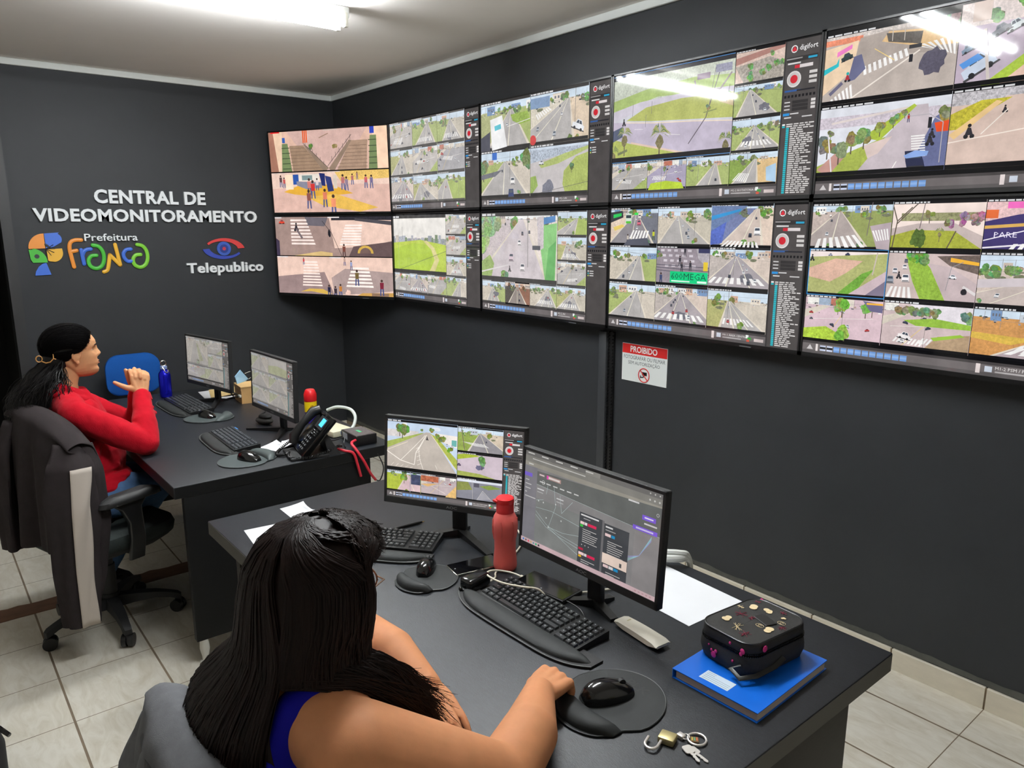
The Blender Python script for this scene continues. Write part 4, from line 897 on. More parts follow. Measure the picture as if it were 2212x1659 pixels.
def pic_c4b(s):
    r = random.Random(61); xs = (0, .291, .575, .86); ys = (.012, .302, .606, .897)
    tl = [(xs[i], ys[j], xs[i + 1] - .002, ys[j + 1]) for j in range(3) for i in range(3)]
    s.T(*tl[0]); street(s, 611, .18, .35, -.25, .75, road=(176, 164, 160), lg=(196, 180, 172), rg=(150, 160, 96), bld=3, trees=5, cars=2, pole=0, zeb=0); s.zebra((.1, .78), (.6, .68), (.75, .95), (.06, .98), 7); s.L([(.72, .7), (.76, 0)], .015, (120, 106, 110)); s.P([(.75, .5), (1, .42), (1, 1), (.85, .98)], (186, 170, 176)); s.zebra((.78, .6), (.98, .55), (1, .78), (.84, .82), 6)
    s.T(*tl[1]); s.R(0, 0, 1, 1, (240, 222, 214)); s.R(.1, .24, 1, .4, (150, 150, 110), .5); s.P([(0, .55), (.3, .45), (.7, .45), (1, .7), (1, 1), (0, 1)], (196, 180, 176), .05); s.P([(0, .7), (.25, .58), (.7, .6), (1, .95), (1, 1.05), (0, 1.05)], (166, 172, 64), .25); s.tree(.42, .28, .1, r, (110, 140, 90)); s.L([(.32, .55), (.36, 0)], .016, (120, 106, 110))
    for i in range(10): s.tree(r.uniform(.6, 1), r.uniform(.28, .48), .09, r, r.choice([(150, 120, 130), (176, 110, 150), (120, 120, 100)]), False)
    for a, b in (((.02, 1), (.06, .4)), ((.06, .4), (.0, .1)), ((.06, .4), (.22, .12)), ((.06, .45), (.28, .05)), ((.64, .95), (.72, .6))): s.L([a, b], .022, (96, 84, 72))
    s.blob(.32, .76, .16, (86, 110, 50), r, .5, 20, .2); s.palm(.55, .6, .1, r); s.title()
    s.T(*tl[2]); s.R(0, 0, 1, 1, (66, 56, 110), .05); s.P([(0, 0), (1, 0), (1, .12), (.3, .3), (0, .42)], (226, 190, 190), .3); s.R(.2, .06, .5, .18, (240, 110, 190)); s.R(0, .2, .12, .36, (226, 110, 60)); s.P([(0, .5), (1, .38), (1, .44), (0, .56)], (214, 170, 90)); s.text('PARE', .1, .62, .32, .72, (226, 220, 240)); s.L([(0, .78), (.8, .4)], .02, (236, 230, 240)); s.L([(0, .92), (.6, .82)], .03, (236, 230, 240)); s.zebra((.3, .84), (1, .8), (1, .96), (.25, .96), 9); s.P([(.6, .8), (1, .5), (1, .8)], (150, 180, 60)); s.title()
    s.T(*tl[3]); s.R(0, 0, 1, 1, (176, 180, 116), .2); s.P([(0, .05), (.5, .05), (1, .02), (1, .08), (0, .18)], (240, 226, 222)); s.P([(0, .42), (.35, .2), (.7, .24), (.5, .5), (.3, .7), (0, .6)], (220, 180, 160), .15); s.P([(.4, .95), (.7, .5), (.85, .4), (.75, .6), (.6, .98), (.2, 1)], (116, 170, 66), .3); s.P([(.5, 1), (1, .42), (1, 1)], (206, 184, 190), .05); s.P([(.72, 1), (1, .62), (1, 1)], (130, 120, 140)); s.L([(.83, .52), (.87, .06)], .024, (196, 180, 176)); s.car(.5, .1, .05, (60, 66, 96)); s.car(.28, .12, .045, (170, 170, 190)); s.bike(.04, .2, .08); s.title(.2); s.R(0, 0, 1, .012, (60, 150, 220)); s.R(0, .985, 1, 1, (60, 150, 220)); s.R(0, 0, .008, 1, (60, 150, 220)); s.R(.992, 0, 1, 1, (60, 150, 220))
    s.T(*tl[4]); s.R(0, 0, 1, 1, (206, 186, 184), .06); s.P([(0, .08), (.16, .08), (.3, .5), (.35, 1), (0, 1)], (200, 182, 178), .05); s.P([(.2, .1), (.35, .08), (.5, .35), (.72, 1), (.42, 1), (.3, .6)], (150, 186, 70), .3); s.P([(.55, .1), (1, .06), (1, .42), (.7, .28)], (110, 96, 90), .4); s.P([(.7, .12), (1, .2), (1, .26), (.7, .2)], (240, 180, 60)); s.P([(.46, .24), (.7, .3), (1, .6), (1, 1), (.7, 1)], (196, 178, 180), .05)
    for u, v in ((.25, .1), (.32, .14), (.4, .12), (.42, .2)): s.tree(u, v, .1, r, (104, 160, 76), False)
    for u, v, q, c in ((.04, .58, .1, (150, 156, 166)), (.22, .54, .1, (240, 236, 236)), (.09, .4, .07, (226, 222, 226)), (.2, .32, .06, (236, 230, 230)), (.21, .2, .05, (110, 110, 120))): s.carv(u, v, q, c)
    s.bike(.14, .5, .08); s.zebra((.06, .72), (.3, .72), (.34, .96), (.0, .96), 5); s.car(.74, .48, .07, (226, 226, 230), .1); s.L([(.68, .75), (.72, .3), (.84, .2)], .012, (150, 146, 150)); s.L([(1, .8), (.86, .66)], .05, (220, 214, 214)); s.blob(.88, .76, .06, (40, 38, 44), r, 0, 9); s.title()
    s.T(*tl[5]); street(s, 615, .3, .9, -.6, .6, lg=(206, 190, 180), rg=(226, 210, 196), road=(196, 182, 176), bld=2, trees=6, cars=2); s.P([(0, .5), (1, .38), (1, .52), (0, .66)], (206, 196, 200))
    s.T(*tl[6]); crossing(s, 616, (214, 188, 196), 0, 7, 3, 0, 0, (124, 176, 72)); s.P([(0, .78), (.3, .7), (.55, .9), (.4, 1.1), (0, 1.1)], (176, 206, 70), .4); s.tree(.55, .8, .18, r, (134, 180, 66)); s.tree(.5, .2, .16, r, (130, 170, 84)); s.P([(.75, .06), (1, .12), (1, .3), (.85, .28)], (110, 106, 140)); s.R(.8, .1, 1, .14, (240, 180, 70))
    s.T(*tl[7]); crossing(s, 617, (206, 186, 186), 2, 4, 0, 0, 0); s.P([(.3, .06), (1, .03), (1, .4), (.6, .34)], (226, 220, 226), .1); s.P([(.25, .4), (.6, .32), (1, .4), (1, .5), (.4, .5)], (150, 190, 70), .2)
    for i in range(6): s.tree(.2 + i * .08, .22, .11, r, (116, 130, 92), False)
    s.tree(.95, .26, .14, r, (104, 130, 96), False); s.car(.28, .72, .13, (236, 230, 230), .2); s.P([(.52, .95), (.66, .68), (1, .6), (1, 1)], (176, 150, 120), .15); s.P([(.58, .72), (.9, .6), (.95, .64), (.62, .78)], (150, 190, 66)); s.title()
    s.T(*tl[8]); street(s, 618, .2, 1.1, .1, 1.6, lg=(206, 150, 90), rg=(196, 180, 176), road=(176, 160, 164), bld=3, trees=0, cars=1, zeb=1); s.P([(0, .5), (.5, .55), (1, .3), (1, .36), (.4, .7), (0, .62)], (216, 180, 80), .2); s.zebra((.5, .7), (1, .6), (1, .8), (.4, .86), 6); s.C(.95, .98, .14, (110, 130, 190))
    s.T(0, .897, 1, 1); s.toolbar('M1-2 PSM / POR', .857); s.sidebar(True, 9)
def pic_near_left(s):
    r = random.Random(71); A = (0, .012, .53, .65)
    s.T(*A); s.R(0, 0, 1, 1, (196, 212, 232), .04); s.blob(.25, .08, .06, (236, 236, 240), r, .1, 12, .05); s.blob(.7, .12, .1, (226, 230, 238), r, .1, 12, .04); s.R(0, .2, .45, .34, (214, 208, 206), .2)
    s.P([(.68, .2), (1, .22), (1, .45), (.72, .33)], (240, 232, 224), .08); s.R(.92, .3, .99, .42, (110, 176, 170)); s.P([(.0, .45), (.5, .22), (.55, .22), (.3, .6), (.0, .7)], (168, 182, 94), .18); s.P([(.0, .58), (.56, .2), (.62, .2), (1.02, 1), (0, 1)], (192, 182, 172), .05); s.P([(.62, .22), (.7, .26), (1.05, .75), (1.05, .95), (.8, .55)], (176, 186, 86), .18)
    for u, v in ((.18, .16), (.25, .14), (.22, .2)): s.tree(u, v, .1, r, (108, 134, 66))
    for u, v, q in ((.64, .16, .05), (.72, .26, .06), (.8, .3, .06), (.76, .33, .05), (.5, .17, .03), (.9, .5, .06)): s.tree(u, v, q, r, (126, 140, 70), False)
    s.L([(.0, .64), (.20, .8), (.4, .86), (.42, .62), (.57, .25)], .016, (244, 236, 226)); s.L([(.2, .8), (.4, .5), (.55, .26)], .012, (240, 232, 222)); s.L([(.57, .25), (.46, .55), (.48, .75), (.54, .98)], .012, (240, 232, 222))
    for i in range(5): s.L([(.44 - i * .003, .86 - i * .08), (.5 - i * .008, .82 - i * .08)], .008, (240, 232, 222)); s.L([(.1 + i * .07, .86 + i * .012), (.06 + i * .07, .93)], .008, (236, 226, 216))
    s.L([(.64, .24), (1, .88)], .012, (236, 222, 200)); s.L([(.0, .62), (.3, .42)], .01, (236, 222, 200)); s.bike(.58, .32, .04); s.L([(.7, .82), (.73, .9)], .008, (236, 230, 220)); s.carv(.86, .4, .03); s.car(.93, .42, .04); s.title(.2, .045)
    for i, (v0, v1) in enumerate(((.02, .33), (.335, .64), (.65, .918))):
        s.T(.533, v0, .856, v1)
        if i == 0: street(s, 711, .22, .5, .2, 1.2, lg=(150, 170, 84), rg=(206, 190, 170), road=(150, 146, 150), bld=2, trees=4, cars=1, zeb=0, pole=0); s.zebra((.1, .58), (.62, .62), (.72, .74), (.4, .72), 8); s.L([(.08, 0), (.16, .9)], .03, (120, 106, 96))
        elif i == 1: s.R(0, 0, 1, 1, (206, 190, 200), .05); s.P([(0, .1), (.3, .0), (.5, .1), (0, .3)], (170, 186, 60), .2); s.P([(0, .75), (.5, .8), (1, 1), (0, 1)], (166, 176, 90), .2); s.blob(.5, .55, .2, (110, 108, 136), r, .2, 14, .1); s.tree(.55, .3, .2, r, (110, 140, 90)); s.car(.03, .5, .09, (110, 90, 120)); s.title()
        else: s.R(0, 0, 1, 1, (140, 140, 150), .06); s.R(0, 0, 1, .16, (222, 226, 236)); s.P([(0, .2), (.25, .16), (.35, .5), (0, .6)], (140, 146, 80), .2); s.P([(.5, .3), (.75, .2), (1, .3), (.7, .42)], (140, 160, 80), .2); s.R(.38, .18, .5, .36, (90, 88, 100)); s.P([(.45, .95), (.58, .55), (.75, .85)], (170, 168, 176)); s.L([(.45, .95), (.58, .5), (.78, .9)], .012, (232, 226, 220)); s.L([(.36, 1), (.34, 0)], .014, (196, 190, 186)); s.title()
    s.T(0, .66, .262, .918); street(s, 715, .15, .6, .3, 1.4, road=(214, 186, 190), lg=(176, 190, 70), rg=(150, 170, 80), bld=0, trees=5, cars=1, pole=0); s.tree(.52, .3, .18, r, (120, 140, 62)); s.R(.72, .1, 1, .6, (70, 76, 104), .4); s.L([(.7, 1), (.7, 0)], .03, (166, 160, 176))
    s.T(.264, .66, .53, .918); crossing(s, 716, (190, 174, 176), 0, 4, 0, 0, 0); s.R(0, .08, .5, .35, (190, 110, 80), .4); s.P([(.7, 1), (1, .4), (1, 1)], (226, 186, 120), .2); s.L([(.1, .4), (.7, .85)], .014, (236, 226, 216)); s.P([(.0, .5), (.5, .4), (.2, .6)], (222, 180, 120))
    s.sidebar(True, 10); s.toolbar('M1-1 ROTATÓRIA')
def pic_browser(s):
    D = (70, 72, 76)
    s.T(0, 0, 1, 1); s.R(0, 0, 1, 1, (136, 134, 134)); s.R(0, 0, 1, .05, (112, 110, 108)); s.R(0, .05, 1, .115, (132, 130, 124)); s.R(0, .115, 1, .16, (152, 148, 138)); s.R(.48, .0, .585, .05, (140, 138, 132))
    for i in range(5): s.R(.02 + i * .115, .016, .075 + i * .115, .028, (206, 204, 200))
    s.R(.06, .07, .48, .08, (196, 194, 190)); s.R(.03, .13, .07, .142, (206, 204, 200))
    for u in (.92, .95, .98): s.C(u, .025, .008, (196, 194, 190), k=8); s.C(u, .085, .01, (196, 194, 190), k=8)
    s.R(0, .16, .105, .955, (128, 126, 132)); s.P([(.105, .19), (1, .13), (1, .40), (.105, .33)], (104, 106, 104)); s.R(.84, .42, 1, .955, (142, 138, 138)); s.R(.105, .48, .46, .955, (128, 130, 128))
    s.R(.0, .235, .065, .275, (122, 100, 206))
    for i, w in enumerate((.03, .05, .045, .015, .09)): s.R(.01, .31 + i * .045, .01 + w, .32 + i * .045, (196, 194, 194))
    s.R(.12, .2, .17, .24, (120, 110, 112)); s.R(.125, .212, .165, .226, (226, 206, 206)); s.R(.185, .20, .30, .24, (176, 146, 140)); s.R(.185, .20, .2, .24, (226, 80, 176)); s.R(.2, .21, .29, .23, (232, 220, 216))
    for i in range(6): s.R(.13 + i * .055, .285, .165 + i * .055, .297, (206, 206, 204))
    for u in (.16,): s.C(u, .29, .022, (220, 220, 220), k=16); s.C(u, .29, .018, (96, 98, 96), k=16); s.R(.148, .285, .175, .297, (206, 206, 204))
    s.L([(.105, .33), (1, .40)], .003, (176, 190, 186))
    for pts in (((.11, .62), (.2, .72), (.3, .77), (.46, .8)), ((.11, .66), (.2, .75), (.32, .80), (.46, .83)), ((.11, .58), (.24, .56), (.46, .6)), ((.25, .30), (.27, .5), (.22, .74), (.34, .74), (.46, .70)), ((.3, .36), (.32, .54), (.4, .38)), ((.2, .3), (.19, .4)), ((.11, .5), (.17, .47)), ((.22, .74), (.4, .86), (.47, .9))): s.L(pts, .004, (176, 190, 190))
    for u, v in ((.22, .74), (.32, .62), (.17, .5), (.27, .47), (.13, .5), (.2, .65)): s.C(u, v, .009, (206, 210, 206), k=8)
    for i in range(5): s.L([(.80, .74 - i * .012), (.88, .64), (.95, .42 + i * .01)], .004, (150, 196, 206) if i < 3 else (156, 156, 206))
    s.R(.115, .365, .17, .378, (206, 206, 206)); s.R(.115, .40, .165, .409, (176, 176, 176)); s.R(.275, .395, .33, .406, (206, 206, 206)); s.R(.275, .43, .33, .44, (176, 176, 176))
    s.R(.46, .44, .625, .97, D); s.R(.64, .46, .81, .985, D); s.R(.625, .44, .64, .955, (112, 110, 112))
    s.R(.47, .455, .6, .47, (220, 218, 218)); s.R(.49, .49, .54, .498, (176, 174, 174)); s.R(.65, .48, .70, .495, (220, 218, 218)); s.R(.65, .515, .72, .523, (176, 174, 174))
    def card(u, v, cols):
        for i, (a, w, c) in enumerate(cols): s.R(u + a, v, u + a + w, v + .028, c)
        for i in range(7): s.R(u + .02, v + .07 + i * .021, u + .02 + (.10, .06, .11, .105, .10, .09, .11)[i], v + .077 + i * .021, (196, 192, 190))
        for i in range(3): s.C(u + .02 + i * .025, v + .235, .006, (206, 204, 204), k=6)
    card(.468, .53, ((0, .03, (236, 206, 206)), (.033, .018, (232, 226, 226)), (.056, .062, (222, 46, 90)))); s.R(.468, .562, .49, .585, (60, 190, 70)); s.R(.466, .80, .5, .822, (190, 40, 70)); card(.468, .845, ((0, .04, (236, 206, 206)), (.043, .018, (232, 226, 226)), (.064, .056, (222, 46, 90)))); s.R(.468, .877, .49, .898, (226, 176, 40))
    card(.65, .55, ((0, .04, (236, 206, 206)), (.044, .024, (40, 146, 200)))); s.R(.64, .75, .81, .85, (236, 214, 200)); s.R(.76, .79, .775, .83, (90, 90, 90)); card(.65, .86, ((0, .036, (236, 206, 206)), (.04, .03, (226, 222, 222)), (.074, .03, (40, 146, 200))))
    s.R(.885, .24, .97, .285, (128, 96, 216)); s.R(.9, .255, .955, .268, (226, 220, 240)); s.R(.83, .36, .985, .4, (128, 96, 216)); s.R(.85, .372, .96, .388, (206, 196, 240)); s.R(.9, .31, .98, .325, (206, 204, 204)); s.R(.79, .14, .86, .155, (206, 204, 204)); s.C(.98, .2, .016, (206, 206, 206), k=14); s.C(.98, .2, .012, (110, 110, 110), k=14)
    s.R(0, .955, 1, 1, (206, 178, 182))
    for i, c in enumerate(((60, 130, 200), (120, 100, 100), (226, 90, 110), (200, 170, 120), (110, 150, 160), (40, 180, 120), (60, 56, 60))): s.R(.015 + i * .022, .968, .028 + i * .022, .988, c)
    for i in range(5): s.R(.87 + i * .024, .972, .882 + i * .024, .984, (190, 150, 156))
def far_pic(s, three):
    r = random.Random(80 + three); s.base = (.8, .78, .76, .22)  # pale haze of the oblique view is mixed into the picture colours
    rows = [(0.01, .33), (.335, .63), (.635, .918)] if three else [(0.01, .62), (.625, .9)]
    if three:
        for j, (a, b) in enumerate(rows):
            for i in range(2):
                s.T(i * .43, a, (i + 1) * .43 - .002, b, tint=(.8, .78, .76, .5)); street(s, 800 + j * 2 + i, .15, r.uniform(.4, .6), -.1, 1, cars=3, trees=4, bld=4) if i != 1 or j else (s.R(0, 0, 1, 1, (200, 196, 190)), s.P([(0, .5), (.5, .4), (1, .5), (1, 1), (0, 1)], (176, 190, 90), .1), s.title())
    else:
        s.T(0, .01, .52, .62, tint=(.8, .78, .76, .5)); street(s, 811, .1, .4, .1, 1.2, cars=1, trees=4, bld=3, lg=(206, 200, 190)); s.P([(.5, .2), (.56, .2), (.8, .8), (.62, .85)], (150, 160, 80), .2)
        s.T(.523, .01, .857, .31, tint=(.8, .78, .76, .5)); crossing(s, 812); s.T(.523, .315, .857, .62, tint=(.8, .78, .76, .5)); street(s, 813, .2)
        s.T(0, .63, .43, .9, tint=(.8, .78, .76, .5)); crossing(s, 814); s.T(.433, .63, .857, .9, tint=(.8, .78, .76, .5)); street(s, 815, .1, cars=6)
    s.sidebar(True, 11 + three); s.toolbar()
# ------------------------------------------------------------------ wall of screens
TW, TH = 1.048, 0.598
M_BEZ = mat('screen_bezel_black', (16, 16, 17), 0.32)
def television(label, c, yaw, pic, tilt=0.0, reach=0.0):
    t = thing('wall_screen', label, 'screen', c, group='screens of the video wall', rot=(tilt, 0, yaw))
    b = 0.0075; k = MB()
    k.box((0, 0.003, TH / 2 - b / 2), (TW, 0.010, b)); k.box((0, 0.003, -TH / 2 + b), (TW, 0.010, b * 2))
    k.box((-TW / 2 + b / 2, 0.003, 0), (b, 0.010, TH)); k.box((TW / 2 - b / 2, 0.003, 0), (b, 0.010, TH))
    k.build('bezel', M_BEZ, t, smooth=0)
    MB().box((0.28, -0.0032, -TH / 2 + 0.004), (0.055, 0.003, 0.004)).build('receiver_tab', mat('grey_tab', (96, 98, 100), .4), t, smooth=0)
    k = MB(); k.box((0, 0.018, 0), (TW, 0.020, TH)); k.box((0, 0.036, -0.06), (TW * .7, 0.02, TH * .6), bevel=0.006); k.build('back_housing', M_BLACKM, t, smooth=0)
    k = MB(); k.box((0, 0.05 + reach / 2, 0), (0.24, 0.012 + reach, 0.2)); k.build('wall_bracket', M_BLACKM, t, smooth=0)
    s = Scr(TW - 2 * b, TH - 3 * b); pic(s); o = s.build(M_SCREEN, t); o.location = (-TW / 2 + b, 0.0035, -TH / 2 + 2 * b)
    return t
X0, ZM, G = 0.9894, 1.794, 0.0032
def tvpos(c, r): return (X0 + (c - 1) * (TW + G) + TW / 2, -0.0805, ZM + (G + TH / 2 if r == 0 else -G - TH / 2))
television('corner screen of the upper row with two wide pink-toned station views', (0.545, -0.330, 2.090), 0.473, pic_panorama_station, 0.03, 0.10)
television('corner screen of the lower row with four pink-toned zebra crossings', (0.555, -0.330, 1.486), 0.472, pic_four_crossings, 0.0, 0.10)
for (c, r, pic, lab) in (
        (1, 0, pic_c1t, 'upper wall screen showing nine small street views next to the pink station screen'),
        (1, 1, pic_c1b, 'lower wall screen with the large bright green field'),
        (2, 0, pic_c2t, 'upper wall screen with four street views, among them a white van and silver car'),
        (2, 1, pic_c2b, 'lower wall screen with one large street beside a tall green wall'),
        (3, 0, pic_c3t, 'upper wall screen with a large roundabout, palm trees and a tube reflection'),
        (3, 1, pic_c3b, 'lower wall screen of nine views including the bright green 600MEGA banner'),
        (4, 0, pic_c4t, 'upper wall screen with four big views cut off by the right edge'),
        (4, 1, pic_c4b, 'lower wall screen of nine views cut off by the right edge')):
    television(lab, tvpos(c, r), 0.0, pic, 0.0, 0.026)

# ------------------------------------------------------------------ desks
def desk_material():
    m = mat('black_woodgrain_laminate', (27, 30, 35), 0.42, spec=0.5, noise=(40, 0.35, (1.0, 6.0, 1)), bump=(170, 0.30, (1.2, 7.0, 1), 0.0016))
    return m
M_DESK = desk_material()
M_DESKP = mat('black_desk_panel', (13, 14, 15), 0.5, spec=0.25, noise=(30, .2, (1, 1, 6)), bump=(150, .15, (1, 1, 8)))
M_EDGE = mat('lit_tone_edge_band', (66, 64, 58), 0.55)  # black desk edge, the light falling on it put into a paler colour
M_DESKN = mat('lit_tone_panel', (46, 43, 38), 0.55, spec=.3, noise=(30, .15, (1, 1, 6)))  # near desk's black panel, its lit look put into the brownish tone
M_EDGEF = mat('black_edge_band', (15, 16, 17), 0.5, spec=.3)
def desk(label, x0, x1, y0, y1, panels, py0, py1, zb, feet, back, M_DESKP, M_EDGE):
    t = thing('office_desk', label, 'desk', ((x0 + x1) / 2, (y0 + y1) / 2, 0), group='black office desks')
    ox, oy = (x0 + x1) / 2, (y0 + y1) / 2
    MB().box((0, 0, H - 0.0235), (x1 - x0, y1 - y0, 0.047), bevel=0.0025).build('tabletop', M_DESK, t)
    k = MB(); w_, d_ = x1 - x0, y1 - y0
    for sg in (-1, 1): k.box((0, sg * d_ / 2, H - 0.0235), (w_ - 0.006, 0.0014, 0.041)); k.box((sg * w_ / 2, 0, H - 0.0235), (0.0014, d_ - 0.006, 0.041))
    k.build('edge_band', M_EDGE, t, smooth=0)
    for a, b in panels: MB().box(((a + b) / 2 - ox, (py0 + py1) / 2 - oy, (zb + H - 0.047) / 2), (b - a, py1 - py0, H - 0.047 - zb), bevel=0.002).build('side_panel', M_DESKP, t)
    MB().box(((panels[0][0] + panels[1][1]) / 2 - ox, back - oy, 0.47), (panels[1][1] - panels[0][0] - 0.06, 0.02, 0.456)).build('modesty_panel', M_DESKP, t, smooth=0)
    if feet:
        for a, b in panels:
            for yy in (py0 + 0.03, py1 - 0.06):
                MB().lathe([(0.022, 0.0), (0.022, 0.006), (0.012, 0.012), (0.013, 0.03), (0.019, 0.06), (0.017, zb), (0.015, zb + .002)], 16, Matrix.Translation(((a + b) / 2 - ox, yy - oy, 0))).build('foot', mat('white_foot', (206, 204, 196), .4), t)
    return t
desk('black woodgrain desk in the back corner where the woman in red sits', 1.10, 2.862, -2.128, -1.195, ((1.105, 1.14), (2.826, 2.860)), -2.096, -1.314, 0.102, True, -1.42, M_DESKP, M_EDGEF)
desk('black woodgrain desk nearest the camera with pencil case and notebook', 3.268, 5.045, -2.132, -1.182, ((3.445, 3.480), (4.965, 5.000)), -2.108, -1.272, 0.02, False, -1.36, M_DESKN, M_EDGE)

# ------------------------------------------------------------------ computer monitors
MWd, MHt = 0.47, 0.2773
def monitor(label, c, yaw, tilt, pic, m, foot):
    t = thing('computer_monitor', label, 'monitor', (c[0], c[1], H), yaw, 'computer monitors')
    T = Matrix.Translation((0, 0, c[2] - H)) @ Matrix.Rotation(-tilt, 4, 'X')
    p = bpy.data.objects.new('display_panel', None)
    k = MB(); b = 0.009; bt = 0.02
    k.box((0, 0.002, MHt / 2 - b / 2), (MWd, 0.010, b), T, 0.0012, 1); k.box((0, 0.002, -MHt / 2 + bt / 2), (MWd, 0.010, bt), T, 0.0012, 1)
    for sx in (-1, 1): k.box((sx * (MWd / 2 - b / 2), 0.002, 0), (b, 0.010, MHt), T, 0.0012, 1)
    k.box((0, 0.012, 0), (MWd, 0.014, MHt), T, 0.002, 1); k.box((0, 0.026, -0.03), (0.30, 0.02, 0.17), T, 0.008)
    hs = k.build('housing', M_BLACKM, t, smooth=0)
    k = MB(); text_fit(k, 'AOC', -0.018, 0.018, -MHt / 2 + 0.006, -MHt / 2 + 0.014, T @ MX, fat=.01, z=0.0035)
    k.build('brand_mark', mat('grey_badge', (128, 128, 130), .4), t, smooth=0)
    s = Scr(MWd - 2 * b, MHt - b - bt); pic(s); o = s.build(m, t)
    o.matrix_local = T @ Matrix.Translation((-MWd / 2 + b, 0.0005, -MHt / 2 + bt))
    zb = c[2] - H - MHt / 2
    k = MB(); k.box((0, 0.045, (zb + 0.09) / 2 + 0.004), (0.046, 0.018, zb + 0.09), bevel=0.003); k.box((0, 0.035, zb + 0.1), (0.06, 0.02, 0.06), bevel=0.004)
    k.build('column', M_BLACK, t)
    k = MB()
    for a, l in foot:
        d = Vector((math.sin(a), -math.cos(a), 0)); e = Vector((0, 0.045, 0)) + d * l; w_ = Vector((d.y, -d.x, 0)) * 0.013
        q = [Vector((0, .045, 0)) + w_, Vector((0, .045, 0)) - w_, e - w_ * .8, e + w_ * .8]
        k.add([(v.x, v.y, 0.0) for v in q] + [(q[0].x, q[0].y, 0.022), (q[1].x, q[1].y, 0.022), (q[2].x, q[2].y, 0.008), (q[3].x, q[3].y, 0.008)], [(3, 2, 1, 0), (4, 5, 6, 7), (0, 1, 5, 4), (1, 2, 6, 5), (2, 3, 7, 6), (3, 0, 4, 7)])
    k.build('foot', M_BLACK, t, smooth=0)
    return t
VF = [(math.radians(-52), .19), (math.radians(52), .19), (math.radians(180), .055)]
monitor('monitor behind the red bottle showing a grassy avenue and camera views', (3.903, -1.592, 0.982), 0.5213, 0.0873, pic_near_left, M_SCREEN, VF)
monitor('monitor with grey browser board and purple buttons in front of white sheet', (4.4703, -1.594, 0.9853), 0.0231, 0.0615, pic_browser, M_SCREEN_DIM, [(math.radians(-62), .07), (math.radians(75), .085), (math.radians(180), .06)])
monitor('dim monitor beside the blue bottle, kraft envelopes behind its column', (1.5432, -1.5762, 0.9718), 0.1836, 0.0308, lambda s: far_pic(s, 0), M_SCREEN_FAR, VF)
monitor('dim monitor with three rows of views between cardboard box and spray can', (2.3611, -1.5403, 0.9762), 0.0385, 0.0289, lambda s: far_pic(s, 1), M_SCREEN_FAR, VF)

# ------------------------------------------------------------------ keyboards, wrist rests, mice and pads
M_KEY = mat('black_keycap', (44, 46, 48), 0.30, spec=0.6)
def keyboard(label, c, yaw, w=0.36, d=0.115, m=M_KEY, z=H, strip=False):
    t = thing('keyboard', label, 'keyboard', (c[0], c[1], z), yaw, 'computer keyboards')
    k = MB(); w2, d2 = w / 2, d / 2
    k.add([(-w2, -d2, 0.004), (w2, -d2, 0.004), (w2, d2, 0.0), (-w2, d2, 0.0), (-w2, -d2, 0.012), (w2, -d2, 0.012), (w2, d2, 0.021), (-w2, d2, 0.021)],
          [(3, 2, 1, 0), (4, 5, 6, 7), (0, 1, 5, 4), (1, 2, 6, 5), (2, 3, 7, 6), (3, 0, 4, 7)])
    k.box((0, -d2 + .02, .002), (w * .9, .012, .004)); k.build('body', M_BLACK, t, smooth=0)
    kc = MB(); lg = MB(); n = 19.6; p = (w - 0.012) / n; rd = (d - 0.012) / 6
    rows = [[1] * 15, [1] * 13 + [2], [1.5] + [1] * 12 + [1.5], [1.75] + [1] * 11 + [2.25], [2.25] + [1] * 10 + [2.75], [1.25, 1.25, 1.25, 5.75, 1.25, 1.25, 1, 1, 1]]
    for i, row in enumerate(rows):
        y = d2 - 0.006 - (i + .5) * rd; zt = 0.021 - 0.009 * (i + .5) / 6.2
        xs = []; x = -w2 + 0.006
        for q in row: xs.append((x + q * p / 2, q * p)); x += q * p
        x = -w2 + 0.006 + 15.6 * p
        for q in ([1] * 4 if i != 5 else [2, 1, 1]): xs.append((x + q * p / 2, q * p)); x += q * p
        for xc, wd in xs:
            a, b = wd / 2 - .0009, rd / 2 - .0009; a2, b2 = a - .0022, b - .0022; h0, h1 = zt - .002, zt + .0052
            kc.add([(xc - a, y - b, h0), (xc + a, y - b, h0), (xc + a, y + b, h0), (xc - a, y + b, h0), (xc - a2, y - b2 + .0006, h1), (xc + a2, y - b2 + .0006, h1), (xc + a2, y + b2 + .0006, h1 + .0006), (xc - a2, y + b2 + .0006, h1 + .0006)],
                   [(4, 5, 6, 7), (0, 1, 5, 4), (1, 2, 6, 5), (2, 3, 7, 6), (3, 0, 4, 7)])
            if wd < p * 2.5: lg.add([(xc - .0026, y + .0008, h1 + .0007), (xc + .0006, y + .0008, h1 + .0007), (xc + .0006, y + .0038, h1 + .0008), (xc - .0026, y + .0038, h1 + .0008)], [(0, 1, 2, 3)])
    build_multi('keycaps', [(kc, m), (lg, M_LEGEND)], t, 0)
    if strip: MB().box((-w2 + .05, d2 - .006, .0225), (.045, .01, .002)).build('sticker', mat('blue_sticker', (60, 140, 220), .5), t, smooth=0)
    return t
